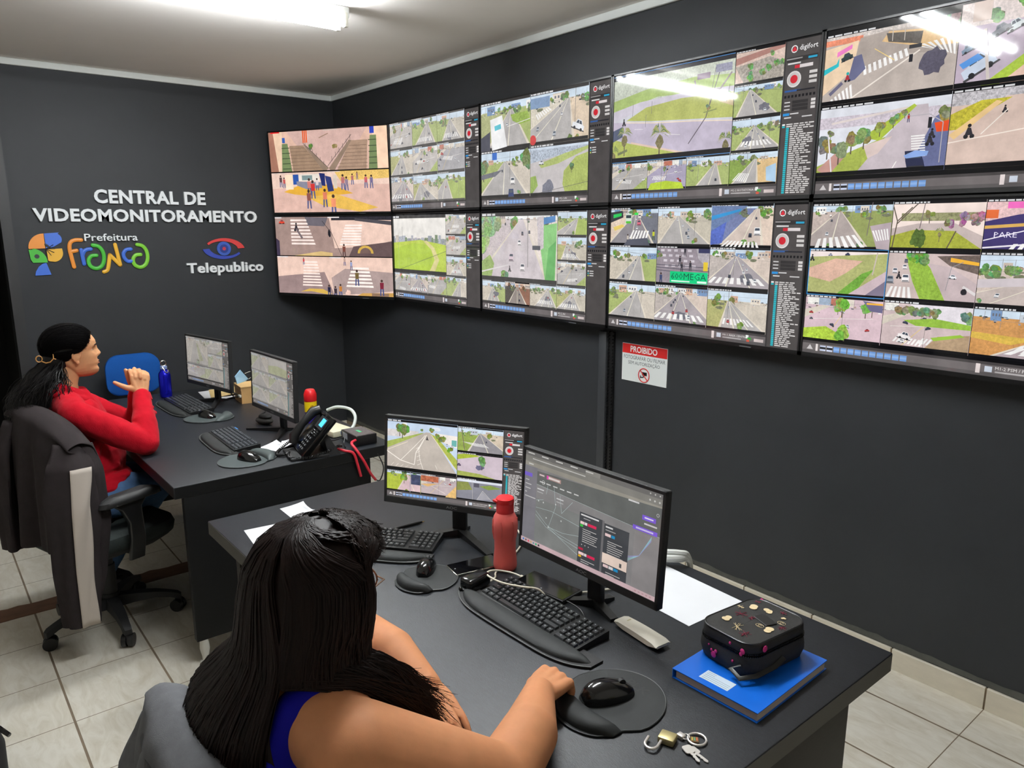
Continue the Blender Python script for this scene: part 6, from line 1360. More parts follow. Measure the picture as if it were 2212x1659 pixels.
pats = {}
for m, lst in ((M_CR, ((-.03, .045, .011, 'heart'), (-.006, .052, .009, 'heart'), (-.035, -.045, .009, 'heart'), (.002, -.055, .012, 'scrib'), (.05, -.01, .010, 'heart'), (.045, .035, .007, 'ring'), (.025, -.012, .007, 'ring'), (-.052, .02, .006, 'scrib'), (.035, .055, .004, 'heart'))), (M_MR, ((-.03, -.005, .011, 'scrib'), (0.02, .075, .006, 'scrib'), (.03, -.065, .010, 'scrib'), (-.005, .0, .006, 'scrib'), (.058, .02, .007, 'scrib'), (-.045, .07, .005, 'scrib')))):
    K = MB()
    for x, y, r, kd in lst: q = spot(m, x, y, r * 1.3, kd); K.add(q.v, q.f)
    LID.append((K, m))
K = MB()
for x, y, z, r in ((-.0785, .03, .03, .006), (-.079, .036, .022, .004), (.03, -.1005, .030, .003), (.052, -.0985, .062, .006), (.048, -.0985, .054, .004), (.02, -.0995, .066, .003), (-.02, -.1015, .020, .007), (-.014, -.1015, .030, .004), (-.026, -.1015, .028, .003), (-.035, -.100, .036, .002), (.0775, -.06, .068, .007), (-.055, .098, .07, .006)): K.ell((x, y, z), (r if abs(y) > .09 else .002, r if abs(x) > .07 else .002, r * 1.1), n=10, m=6)
LID.append((K, M_PK)); build_multi('lid', LID, pc, .9)
MB().ell((-.086, .0, .012), (.008, .008, .008), n=8, m=5).build('clear_charm', mat('clear_charm', (190, 210, 210), .2, trans=.6), pc)

# padlock, ring and keys
M_BRASS = mat('brass', (196, 182, 132), .42, metal=.7); M_STEEL = mat('steel', (226, 220, 214), .35, metal=.6)
pl = thing('padlock', 'open brass padlock with steel shackle near the mouse pad', 'padlock', (4.914, -1.812, H), .35)
MB().box((0, 0, .0075), (.031, .027, .014), bevel=.003).build('body', M_BRASS, pl)
MB().tube([(-.008, -.012, .008), (-.008, -.030, .008)] + [(-.020 + .012 * math.cos(a), -.030 - .014 * math.sin(a), .008) for a in (.4, .8, 1.2, 1.57, 1.95, 2.35, 2.75)] + [(-.032, -.030, .008), (-.032, -.014, .008)], .0027, 8).build('shackle', M_STEEL, pl)
kr = thing('key_ring', 'round metal key ring with coloured enamel tag', 'key ring', (4.948, -1.768, H), 0)
MB().tube([(.017 * math.cos(i * .3), .017 * math.sin(i * .3), .004) for i in range(21)], .0022, 8, closed=True).build('hoop', M_STEEL, kr)
MB().tube([(-.018 + .008 * math.cos(i * .5), -.012 + .008 * math.sin(i * .5), .005) for i in range(13)], .001, 6).build('split_ring', M_STEEL, kr)
k = MB().rbox((-.002, -.005, .004), (.016, .016, .003), .7, .001, 1); k.build('tag', mat('tag_brown', (120, 96, 70), .4, metal=.5), kr)
for i, c in enumerate(((200, 180, 70), (90, 160, 120), (200, 100, 60))): MB().rbox((-.002 + (i - 1) * .003, -.005 + (i - 1) * .003, .0058), (.009, .0025, .0006), .7 + 1.57).build('enamel', mat('enamel_%d' % i, c, .3), kr, smooth=0)
def key(label, c, yaw, z):
    t = thing('key', label, 'key', (c[0], c[1], z), yaw, 'keys on the ring')
    MB().prism(rrect(.021, .019, .005), 0, .002).build('bow', M_STEEL, t, smooth=0)
    MB().prism([(.009, -.0032), (.014, -.0032), (.018, -.002), (.021, -.0034), (.025, -.002), (.029, -.0034), (.033, -.0024), (.036, 0), (.033, .0032), (.009, .0032)], 0, .0018).build('blade', M_STEEL, t, smooth=0)
key('upper steel key hanging from the key ring', (4.955, -1.803), -.35, H + .0030)
key('lower steel key partly under the other key by the ring', (4.962, -1.797), -.12, H + .0008)
MB().box((4.924, -1.785, H + .005), (.014, .012, .009), bevel=.002).build('key_fob', M_STEEL); tag(bpy.data.objects['key_fob'], 'small steel fob joining the padlock and the key ring', 'fob')

# black bag at the left edge of the picture
bg = thing('bag', 'black bag with zipper pull at the lower left picture edge', 'bag', (3.115, -2.975, 0), .15)
k = MB(); k.loft([[(x, y, z) for x, y in rrect(.46 * s, .40 * s, .07)] for z, s in ((0, .9), (.02, 1.0), (.22, 1.02), (.29, .93), (.325, .7), (.335, .3))]); k.build('body', mat('black_nylon', (22, 22, 24), .7, bump=(500, .2)), bg, smooth=.9)
MB().tube([(.19, .165, .30), (.225, .185, .295), (.26, .20, .282)], [.004, .007, .006], 8).build('zipper_pull', M_BLACKG, bg)
# ------------------------------------------------------------------ swivel chairs
def swivel_chair(label, c, yaw, seat_m, back_m, back_z=(.56, .90), back_w=.38, base_rot=0.0, arms=True, seat_z=.47, pedal=False, back_y=-.225):
    t = thing('office_chair', label, 'chair', (c[0], c[1], 0), yaw, 'swivel office chairs')
    sq = lambda s, z, w=.47, d=.46: [(x, y, z) for x, y in rrect(w * s, d * s, .10)]
    MB().loft([sq(.90, seat_z - .075), sq(.98, seat_z - .060), sq(1.0, seat_z - .030), sq(.97, seat_z - .008), sq(.86, seat_z), sq(.3, seat_z - .004)]).build('seat', seat_m, t, smooth=.9)
    MB().loft([sq(.80, seat_z - .10), sq(.94, seat_z - .072), sq(.94, seat_z - .060)]).build('seat_shell', M_BLACKM, t, smooth=.9)
    z0, z1 = back_z; zc = (z0 + z1) / 2; hh = (z1 - z0)
    def br(s, y): return [(x, y - .06 * (z / hh) ** 2 * 0 - .03 * (1 - (2 * x / back_w) ** 2), zc + z) for x, z in rrect(back_w * s, hh * s, min(back_w, hh) * .32 * s)]
    MB().loft([br(.92, back_y + .055), br(.99, back_y + .045), br(1.0, back_y + .030), br(.97, back_y + .018)]).build('backrest', back_m, t, smooth=.9)
    MB().loft([br(.97, back_y + .018), br(.93, back_y), br(.6, back_y - .012)]).build('back_shell', M_BLACKM, t, smooth=.9)
    MB().tube([(0, -.12, seat_z - .11), (0, back_y - .01, seat_z - .09), (0, back_y - .025, seat_z + .02), (0, back_y - .02, zc)], [.022, .024, .022, .018], 8, flat=.5, upv=(0, 0, 1)).build('back_spar', M_BLACKM, t)
    k = MB(); k.cyl((0, 0, seat_z - .16), (0, 0, seat_z - .10), .026); k.cyl((0, 0, .22), (0, 0, seat_z - .10), .024); k.cyl((0, 0, .10), (0, 0, .27), .030); k.cyl((0, 0, .075), (0, 0, .14), .036); k.build('gas_column', M_BLACKM, t)
    k = MB(); k.box((0, 0, seat_z - .115), (.16, .18, .03), bevel=.006); k.tube([(.05, 0, seat_z - .115), (.16, .03, seat_z - .12), (.20, .035, seat_z - .128)], [.006, .008, .010], 8); k.build('tilt_mechanism', M_BLACK, t)
    for i in range(5):
        a = base_rot + i * math.radians(72); d = Vector((math.cos(a), math.sin(a), 0)); q = Vector((-d.y, d.x, 0))
        rings = []
        for f, w, z0_, z1_ in ((.02, .030, .075, .125), (.10, .027, .085, .122), (.18, .023, .088, .112), (.235, .019, .075, .098), (.265, .018, .062, .088), (.278, .014, .056, .078)):
            p = d * f; rings.append([tuple(p + q * w + Vector((0, 0, z0_))), tuple(p - q * w + Vector((0, 0, z0_))), tuple(p - q * w * .8 + Vector((0, 0, z1_))), tuple(p + q * w * .8 + Vector((0, 0, z1_)))])
        lg = MB().loft(rings).build('leg', M_BLACKM, t, smooth=.7)
        k = MB(); e = d * .262; u2 = (d * .5 + q * .85).normalized(); tt = Vector((0, 0, 1)).cross(u2)
        for sd in (-1, 1):
            cc = e + u2 * sd * .013 + Vector((0, 0, .0275)); k.cyl(tuple(cc - u2 * .009), tuple(cc + u2 * .009), .0275, n=18)
        k.ell(tuple(e + Vector((0, 0, .034))), (.02, .02, .026), n=10, m=6); k.cyl(tuple(e + Vector((0, 0, .04))), tuple(e + Vector((0, 0, .066))), .008, n=8)
        k.build('caster', M_BLACK, lg)
    if arms:
        for sx in (-1, 1):
            k = MB(); k.loft([[(sx * .272 + x, y - .02, seat_z + z + .02 * (1 - abs(y - .02) / .13)) for x, y in rrect(.07 * s, .26 * s, .03)] for z, s in ((.145, .85), (.155, 1.0), (.172, .96), (.178, .7))]); ar = k.build('armrest', M_BLACKM, t, smooth=.9)
            k = MB(); k.loft([[(sx * (.255 + dx) + x, y + dy, seat_z + z) for x, y in rrect(w, d_, .008)] for z, w, d_, dx, dy in ((-.11, .02, .065, -.01, .0), (-.02, .022, .065, .012, .0), (.06, .03, .06, .016, -.005), (.12, .03, .085, .016, -.02), (.158, .032, .16, .016, -.03))]); k.build('post', M_BLACK, ar, smooth=.7)
    return t
M_SEAT = mat('dark_grey_fabric', (44, 49, 48), .85, spec=.12, noise=(300, .2), bump=(900, .3)); M_BLUEF = mat('blue_chair_fabric', (28, 84, 160), .85, spec=.12, noise=(200, .08), bump=(900, .25))
ch1 = swivel_chair('black swivel chair on five casters carrying the woman in red', (2.262, -2.28), math.radians(18), M_SEAT, M_SEAT, base_rot=math.radians(-71 - 18), back_y=-.185)
swivel_chair('blue-backed swivel chair standing between the far desk and the lettered wall', (.44, -1.668), math.radians(-88), M_BLUEF, M_BLUEF, (.585, .862), .345, seat_z=.43, arms=False)
ch2 = swivel_chair('swivel chair draped with grey jacket under the woman in blue', (4.625, -2.360), math.radians(-4), M_SEAT, M_SEAT, (.50, .90), .46, base_rot=.3, arms=False, seat_z=.455, back_y=-.235)

# ------------------------------------------------------------------ jackets hung over chair backs
def drape(fn, nu, nv, name, m, parent, thick=.005, smooth=1.2):
    k = MB(); vs = [fn(i / nu, j / nv) for j in range(nv + 1) for i in range(nu + 1)]; n = nu + 1
    k.add(vs, [(j * n + i, j * n + i + 1, (j + 1) * n + i + 1, (j + 1) * n + i) for j in range(nv) for i in range(nu)])
    o = k.build(name, m, parent, smooth=smooth)
    s = o.modifiers.new('solid', 'SOLIDIFY'); s.thickness = thick; s.offset = 0
    b = o.modifiers.new('sub', 'SUBSURF'); b.levels = 1; b.render_levels = 1
    return o
M_JK1 = mat('charcoal_jacket_cloth', (46, 41, 42), .85, spec=.12, noise=(30, .1), bump=(800, .2)); M_JK2 = mat('grey_jacket_cloth', (100, 101, 104), .9, spec=.12, noise=(22, .16), bump=(900, .3)); M_STR = mat('pale_grey_stripe', (190, 180, 170), .8, spec=.12, bump=(60, .3))
j1 = thing('jacket', 'charcoal jacket with pale sleeve stripe hung over the chair back', 'jacket', (2.262, -2.28, 0), math.radians(18))
def fold_j1(u, v):
    x = -.235 + .47 * u; e = abs(u - .5) * 2
    top = .992 - .03 * e ** 3 - .085 * u ** 2
    L = [(.0, .10, top - .30), (.22, -.135, top - .09), (.30, -.16, top - .01), (.36, -.21, top + .012), (.44, -.262, top - .01), (.55, -.288, top - .10), (.75, -.298, .70), (1.0, -.300, .415 + .05 * u)]
    if v < .22: L[0] = (0, -.12, top - .34)
    for a, b in zip(L, L[1:]):
        if v <= b[0] + 1e-9:
            f = (v - a[0]) / (b[0] - a[0]); y = a[1] + (b[1] - a[1]) * f; z = a[2] + (b[2] - a[2]) * f; break
    d = max(0, v - .45); y += (-.030 * math.sin(u * 17 + 1.0 + v) - .018 * math.sin(u * 31 + 2 * v)) * d * 1.5
    if v > .45: y += .09 * e ** 4 * (1 if u > .5 else .6)
    return (x * (1 + .04 * d), y + .042, z + .01 * math.sin(u * 23) * d)
drape(fold_j1, 44, 40, 'body', M_JK1, j1)
def tube_cloth(path, radii, name, m, parent, n=22, fa=.16, nf=4, flat=.55, part=None, off=0.0, rot=0.0):
    P = [Vector(p) for p in path]; N = 26; rings = []
    for i in range(N + 1):
        f = i / N * (len(P) - 1); a = min(int(f), len(P) - 2); u = f - a
        c = P[a].lerp(P[a + 1], u); r = radii[a] + (radii[a + 1] - radii[a]) * u
        ring = []
        for j in range(n + (1 if part else 0)):
            th = (part[0] + (part[1] - part[0]) * j / n) if part else 2 * math.pi * j / n
            rr_ = (r + off) * (1 + fa * math.sin(th * nf + i * .12) * min(1, i / 8) + .05 * math.sin(th * 7 + i * .5))
            x, y = rr_ * math.cos(th), rr_ * flat * math.sin(th)
            ring.append((c.x + x * math.cos(rot) - y * math.sin(rot), c.y + x * math.sin(rot) + y * math.cos(rot), c.z))
        rings.append(ring)
    k = MB(); k.loft(rings, not part, None, not part); o = k.build(name, m, parent, smooth=1.3)
    if part: s = o.modifiers.new('solid', 'SOLIDIFY'); s.thickness = .003; s.offset = 1
    return o
slv = [(.185, -.190, .885), (.225, -.205, .80), (.238, -.222, .64), (.235, -.232, .40), (.228, -.232, .165)]
tube_cloth(slv, [.045, .074, .080, .072, .060], 'sleeve', M_JK1, j1, rot=1.15, flat=.5)
tube_cloth(slv[1:], [.074, .080, .072, .060], 'stripe', M_STR, j1, part=(-1.62, -.70), off=.010, rot=1.15, n=10, flat=.5)
tube_cloth([(-.17, -.225, .93), (-.19, -.262, .80), (-.195, -.272, .60), (-.19, -.268, .40)], [.04, .06, .065, .06], 'sleeve', M_JK1, j1, rot=-.2)
tube_cloth([(.212, -.13, .875), (.240, -.142, .77), (.243, -.155, .58), (.232, -.175, .36), (.225, -.195, .20)], [.022, .046, .058, .046, .028], 'front_panel', M_JK1, j1, rot=1.4, flat=.45)

j2 = thing('jacket', 'light grey jacket hung over the chair back behind the woman in blue', 'jacket', (4.625, -2.360, 0), math.radians(-4))
def fold_j2(u, v):
    x = -.265 + .53 * u; e = abs(u - .5) * 2
    top = .922 - .055 * e ** 4
    L = [(.0, -.150, top - .20), (.20, -.150, top - .05), (.28, -.165, top - .008), (.35, -.205, top + .012), (.42, -.245, top - .006), (.52, -.268, top - .09), (1.0, -.285, .40)]
    for a, b in zip(L, L[1:]):
        if v <= b[0] + 1e-9:
            f = (v - a[0]) / (b[0] - a[0]); y = a[1] + (b[1] - a[1]) * f; z = a[2] + (b[2] - a[2]) * f; break
    d = max(0, v - .40); y += (-.028 * math.sin(u * 19 + .6) - .014 * math.sin(u * 37 + 3 * v)) * min(1, d * 2.4)
    if v > .42: y += .05 * e ** 5
    return (x, y, z)
drape(fold_j2, 48, 40, 'body', M_JK2, j2)
tube_cloth([(-.245, -.215, .84), (-.262, -.245, .72), (-.262, -.255, .56), (-.258, -.255, .42)], [.030, .052, .055, .050], 'sleeve', M_JK2, j2, rot=.5)
tube_cloth([(.245, -.215, .84), (.262, -.245, .72), (.262, -.255, .56), (.258, -.255, .42)], [.030, .052, .055, .050], 'sleeve', M_JK2, j2, rot=-.5)

# ------------------------------------------------------------------ people
M_SKIN1 = mat('light_brown_skin', (205, 150, 108), .6, spec=.3, noise=(40, .05), bump=(600, .06), sss=.12)
M_SKIN2 = mat('warm_skin', (204, 140, 98), .62, spec=.28, noise=(30, .05), bump=(600, .06), sss=.12)
M_HAIR1 = mat('black_hair', (14, 12, 13), .38, spec=.28); M_HAIR2 = mat('dark_brown_hair', (22, 10, 7), .42, spec=.16, noise=(9, .55, (6, 6, .6)))
M_SWEAT = mat('red_knit', (176, 14, 32), .9, spec=.12, sheen=.06, noise=(25, .1), bump=(420, .45, (1, 1, .35))); M_JEAN = mat('blue_denim', (78, 108, 146), .85, spec=.12, noise=(18, .22), bump=(700, .35)); M_TOP = mat('royal_blue_top', (20, 18, 150), .7, spec=.12, bump=(500, .2))
M_EYE = mat('eye_white', (226, 222, 216), .25); M_LIP = mat('lip', (182, 116, 92), .5)

HEADZ = (-.113, -.106, -.098, -.085, -.070, -.055, -.040, -.020, .0, .02, .04, .06, .08, .095, .107, .1125)
HEADF = (.058, .074, .083, .0865, .0800, .0850, .0830, .0830, .0815, .0880, .0855, .0755, .0560, .0330, .0060, -.016)
HEADB = (.035, .012, -.005, -.025, -.040, -.056, -.070, -.083, -.092, -.097, -.099, -.096, -.085, -.066, -.042, -.018)
HEADW = (.012, .026, .036, .047, .0545, .0595, .063, .0665, .0690, .0720, .0740, .0735, .0660, .0520, .0330, .004)
def head_parts(k, c, R):
    """head as stacked rings with a modelled profile: brow, eye hollows, nose, lips, chin and ears"""
    M = Matrix.Translation(Vector(c)) @ R
    g = lambda x, m, w: math.exp(-((x - m) / w) ** 2)
    rings = []; n = 72
    zs = [-.113 + .2255 * i / 70 for i in range(71)]
    for z in zs:
        f, b_, w = (float(np.interp(z, HEADZ, q)) for q in (HEADF, HEADB, HEADW)); yc = -.016 + .02 * max(0, -z - .05) / .06; ring = []
        for j in range(n):
            a = 2 * math.pi * j / n; sn, cs = math.sin(a), math.cos(a)
            x = w * (abs(sn) ** .92) * (1 if sn >= 0 else -1); y = yc + ((f - yc) if cs > 0 else (yc - b_)) * (abs(cs) ** .86) * (1 if cs >= 0 else -1)
            if cs > 0:
                nz = float(np.interp(z, (-.036, -.029, -.021, -.008, .008, .020), (0, .012, .0205, .0150, .0070, 0)))
                y += nz * g(x, 0, .0085 + .005 * g(z, -.024, .010)) + .004 * g(abs(x), .013, .006) * g(z, -.024, .008)
                y -= .0095 * g(abs(x), .031, .016) * g(z, .003, .011) ; y += .004 * g(abs(x), .034, .02) * g(z, -.024, .018)
                y += .0048 * g(x, 0, .019) * (g(z, -.0505, .0048) + g(z, -.0615, .0052)) - .0035 * g(x, 0, .017) * g(z, -.0560, .0024) - .003 * g(x, 0, .006) * g(z, -.042, .006)
            ring.append((x, y, z))
        rings.append(ring)
    k.loft(rings, True, M)
    for s in (-1, 1):
        E_ = M @ Matrix.Translation((s * .0715, -.006, -.012)) @ Matrix.Rotation(s * .30, 4, 'Z') @ Matrix.Rotation(-.18, 4, 'X')
        k.ell((0, 0, 0), (.0045, .016, .027), E_, n=16, m=10); k.ell((s * -.004, .004, -.008), (.009, .012, .018), E_, n=12, m=8)
        k.tube([E_ @ Vector((s * .003, .017 * math.cos(t), .002 + .029 * math.sin(t))) for t in (-.3, .2, .7, 1.2, 1.7, 2.2, 2.7, 3.2, 3.7)], [.003, .004, .0046, .005, .005, .0048, .0044, .004, .003], 8)
        k.ell((s * .001, .004, -.028), (.0045, .008, .009), E_, n=10, m=8)
    return M
def eyes(M, par):
    for s in (-1, 1): 
        e_ = MB().ell((0, 0, 0), (.0115, .0105, .0080), M @ Matrix.Translation((s * .031, .0562, .0025)), n=14, m=8).build('eye', M_EYE, par)
        MB().ell((0, 0, 0), (.0048, .0030, .0048), M @ Matrix.Translation((s * .031, .0645, .0025)), n=12, m=6).build('iris', mat('dark_iris', (40, 26, 20), .2), e_)

def hand(k, wrist, f, n, s, curls, spread=.0, thumb=None, sc=1.0):
    """palm, four bent fingers and a thumb; f forward, n back of the hand, s thumb side"""
    W = Vector(wrist); f = Vector(f).normalized(); n = Vector(n); n = (n - f * n.dot(f)).normalized(); s_ = f.cross(n)
    if s_.dot(Vector(s)) < 0: s_ = -s_
    kn = []
    for i in range(4):
        o = (.030 - .0195 * i) * sc; q = W + f * (.078 - .004 * abs(i - 1)) * sc + s_ * o + n * (.004 - .002 * abs(i - 1.2))
        k.cap([W + s_ * o * .45, W + f * .04 * sc + s_ * o * .85 + n * .002, q], [.017 * sc, .0135 * sc, .0105 * sc], 12); kn.append((q, o))
    L = ((.040, .024, .020), (.045, .028, .021), (.042, .026, .021), (.032, .020, .018))
    for i, (q, o) in enumerate(kn):
        d = (f + s_ * (1.5 - i) * spread).normalized(); ang = 0; pts = [q]; rad = [.0098 * sc]
        for j in range(3):
            ang += curls[i][j]; v = d * math.cos(ang) - n * math.sin(ang); pts.append(pts[-1] + v * L[i][j] * sc); rad.append((.0088, .0080, .0068)[j] * sc)
        k.cap(pts, rad, 12)
    t0 = W + f * .018 * sc + s_ * .022 * sc; tv = thumb or (s_ * .75 + f * .62 - n * .2)
    tv = Vector(tv).normalized(); t1 = t0 + tv * .034 * sc; t2 = t1 + (tv * .9 + f * .25).normalized() * .030 * sc; t3 = t2 + (tv * .85 + f * .35).normalized() * .024 * sc
    k.cap([W, t0, t1, t2, t3], [.018 * sc, .016 * sc, .0125 * sc, .0105 * sc, .008 * sc], 12)

def wrinkle(o, size, strength):
    t = bpy.data.textures.new('creases', 'CLOUDS'); t.noise_scale = size; t.noise_depth = 2
    d = o.modifiers.new('creases', 'DISPLACE'); d.texture = t; d.texture_coords = 'LOCAL'; d.strength = strength; d.mid_level = .5
    return o
def strands(k, paths, r0, n=4, flat=.6, taper=True):
    for p in paths:
        N = len(p); k.tube(p, [r0 * (1 if i < N * .6 else max(.18, 1 - (i - N * .6) / (N * .42))) for i in range(N)] if taper else r0, n, flat=flat)

# ---- woman in the red sweater
w1 = thing('person', 'person in red sweater with black ponytail resting clasped hands at the far desk', 'person', (2.17, -2.35, 0))
I1 = Matrix.Translation((2.17, -2.35, 0)).inverted()
def put(o, par): o.parent = par; o.matrix_parent_inverse = Matrix.Identity(4) if par is None else par_inv[par.name]; return o
par_inv = {w1.name: I1}
RS, RE, RW = (2.290, -2.325, .940), (2.350, -2.095, .797), (2.198, -2.060, .985)
LS, LE, LW = (1.960, -2.305, .945), (1.985, -2.050, .797), (2.118, -2.055, .980)
k = MB(); Rh = Matrix.Rotation(math.radians(2), 4, 'Z') @ Matrix.Rotation(math.radians(2), 4, 'X')
HC = (2.120, -2.287, 1.182); MH = head_parts(k, HC, Rh)
k.cap([(2.12, -2.315, 1.13), (2.122, -2.335, 1.05), (2.125, -2.345, .97)], [.050, .050, .062]); k.cap([(2.26, -2.335, .945), (2.125, -2.35, .96), (1.99, -2.315, .95)], [.045, .06, .045])
k.ell((2.13, -2.335, .87), (.135, .095, .13)); k.ell((2.155, -2.345, .70), (.125, .10, .14)); k.ell((2.17, -2.36, .57), (.145, .11, .09))
k.cap([RS, RE, RW], [.045, .037, .024]); k.cap([LS, LE, LW], [.045, .037, .024])
for i in (-1, 1): k.cap([(2.17 + i * .085, -2.40, .560), (2.145 + i * .10, -2.18, .562), (2.08 + i * .085, -2.035, .540), (2.00 + i * .05, -2.18, .30), (1.95 + i * .045, -2.275, .10)], [.085, .072, .05, .04, .032])
c1 = [(.75, .95, .85), (.80, 1.0, .85), (.85, 1.0, .8), (.9, .95, .8)]
hand(k, RW, (-.22, .03, 1), (1, 0, .2), (0, -1, 0), c1, thumb=(-.1, -1, .28), sc=.98)
hand(k, LW, (.22, .08, 1), (-1, 0, .2), (0, -1, 0), [tuple(a * .95 for a in q) for q in c1], thumb=(.05, -.35, .95), sc=.96)
put(objm('body', fuse(k, .0028, 3), M_SKIN1, None, smooth=3.2), w1)
eyes(MH, None)
for o in [o for o in bpy.data.objects if o.name.startswith('eye') and o.parent is None]: put(o, w1)
# sweater
k = MB()
k.ell((2.128, -2.322, .87), (.150, .135, .150)); k.ell((2.15, -2.300, .72), (.158, .165, .16)); k.ell((2.165, -2.295, .615), (.178, .180, .085)); k.cap([(2.27, -2.335, .955), (2.125, -2.345, .985), (1.98, -2.31, .955)], [.056, .066, .056])
k.cap([RS, (2.325, -2.21, .865), RE], [.060, .060, .054]); k.cap([RE, (2.29, -2.08, .88), (2.206, -2.062, .968)], [.052, .049, .036]); k.cap([LS, LE, (2.112, -2.055, .966)], [.062, .052, .038])
k.ell(RE, (.050, .052, .050))
for a, b, r in (((2.30, -2.30, .58), (2.30, -2.16, .60), .02), ((2.32, -2.36, .63), (2.28, -2.17, .66), .018), ((2.02, -2.19, .62), (2.28, -2.19, .64), .022), ((2.30, -2.33, .69), (2.27, -2.2, .70), .015), ((2.30, -2.26, .83), (2.285, -2.30, .72), .02)): k.cap([a, b], [r, r])
for j, z in enumerate((.90, .918, .935)): k.cap([(2.30 - j * .028, -2.115 + .01 * j, z - .01), (2.25 - j * .03, -2.03, z)], [.014, .012])
sw = objm('sweater', fuse(k, .005, 4), M_SWEAT, None, smooth=3.2); put(sw, w1); wrinkle(sw, .075, .013)
k = MB()
ring_ = [(2.122 + .066 * math.cos(a) , -2.335 + .070 * math.sin(a), 1.036 + .036 * (-math.sin(a)) - .006) for a in [i * .2618 for i in range(24)]]
k.tube(ring_, .021, 10, closed=True); k.tube([(x + (x - 2.122) * .25, y + (y + 2.335) * .25, z - .026) for x, y, z in ring_], .021, 10, closed=True)
k.cap([(2.16, -2.275, 1.0), (2.17, -2.235, .93), (2.16, -2.215, .86)], [.026, .024, .012]); k.cap([(2.09, -2.27, 1.0), (2.08, -2.235, .93)], [.024, .02])
put(objm('collar', fuse(k, .005, 3), M_SWEAT, None, smooth=3.2), w1)
for nm, p, d in (('cuff', RW, (-.40, -.02, .90)), ('cuff', LW, (.36, .0, .93))):
    P_ = Vector(p); D_2 = Vector(d).normalized(); put(MB().tube([tuple(P_ - D_2 * .040), tuple(P_ - D_2 * .02), tuple(P_ - D_2 * .006)], [.0385, .0365, .0345], 20).build(nm, M_SWEAT, None), w1)
k = MB()
for i in (-1, 1): k.cap([(2.17 + i * .085, -2.40, .560), (2.145 + i * .10, -2.18, .562), (2.08 + i * .085, -2.035, .540), (2.00 + i * .05, -2.18, .30), (1.95 + i * .045, -2.275, .10)], [.105, .092, .068, .058, .05])
k.ell((2.17, -2.38, .565), (.175, .13, .088))
put(wrinkle(objm('jeans', fuse(k, .006, 4), M_JEAN, None, smooth=3.2), .06, .010), w1)
for i in (-1, 1): put(MB().loft([[(1.95 + i * .05 + x, -2.235 + y, z) for x, y in rrect(.09 * s, .25 * s2, .04)] for z, s, s2 in ((0.001, .95, .98), (.02, 1, 1), (.05, .9, .85), (.085, .75, .45))]).build('shoe', mat('dark_shoe', (34, 32, 34), .6), None, smooth=.9), w1)
# hair: smooth cap drawn back to a clip, then a full curly ponytail
rnd = random.Random(3)
HLZ = (-.10, -.060, -.020, .004, .016, .036, .060, .075, .086); HLY = (-.058, -.040, -.022, .004, .030, .044, .058, .066, .074)
k = MB(); k.ell((0, -.018, .030), (.0830, .1040, .0892), MH, n=40, m=28); k.ell((0, -.062, -.022), (.064, .060, .066), MH, n=32, m=20)
cap_me = fuse(k, .0035, 3)
b = bmesh.new(); b.from_mesh(cap_me); MI = MH.inverted()
kill = [v for v in b.verts if (lambda q: q.y > float(np.interp(q.z, HLZ, HLY)))(MI @ v.co)]
bmesh.ops.delete(b, geom=kill, context='VERTS'); b.to_mesh(cap_me); b.free()
put(objm('hair', cap_me, M_HAIR1, None, smooth=3.2), w1)
paths = []; EC = Vector((0, -.018, .030)); ER = Vector((.0842, .1052, .0905))
HL = [Vector(v) for v in ((0, .070, .080), (.030, .066, .072), (.052, .054, .052), (.066, .036, .028), (.072, .014, .010), (.076, -.012, .012), (.074, -.030, -.02), (.062, -.048, -.070), (.048, -.062, -.095))]
def unit(q): q = q - EC; return Vector((q.x / ER.x, q.y / ER.y, q.z / ER.z)).normalized()
def slerp(a, b_, u):
    d = max(-1, min(1, a.dot(b_))); w = math.acos(d)
    return a if w < 1e-4 else (a * math.sin((1 - u) * w) + b_ * math.sin(u * w)) / math.sin(w)
CU = unit(Vector((0, -.122, -.012)))
for i in range(2100):
    sg = rnd.choice((-1, 1)); f = rnd.random() ** .8 * 7.99; a_ = int(f); q = HL[a_].lerp(HL[a_ + 1], f - a_); q = Vector((q.x * sg, q.y, q.z)) + Vector((rnd.gauss(0, .003), rnd.gauss(0, .003) - .002, rnd.gauss(0, .003)))
    s0 = unit(q); m_ = (s0 + CU * .85 + Vector((0, 0, .95 if f < 4 else .25)) + Vector((sg * .25, 0, 0))).normalized(); e_ = (CU + Vector((rnd.gauss(0, .13), 0, rnd.gauss(0, .14)))).normalized(); h_ = rnd.uniform(.985, 1.022); pp = []
    for j in range(13):
        u = j / 12; d = slerp(slerp(s0, m_, u), slerp(m_, e_, u), u); hh = h_ * (.985 + .015 * min(1, u * 6)) + (.03 * max(0, u - .75))
        pp.append(tuple(MH @ (EC + Vector((d.x * ER.x, d.y * ER.y, d.z * ER.z)) * hh)))
    paths.append(pp)
k = MB(); strands(k, paths, .0013, 4, .5, False)
base = MH @ Vector((0, -.105, -.05)); paths = []
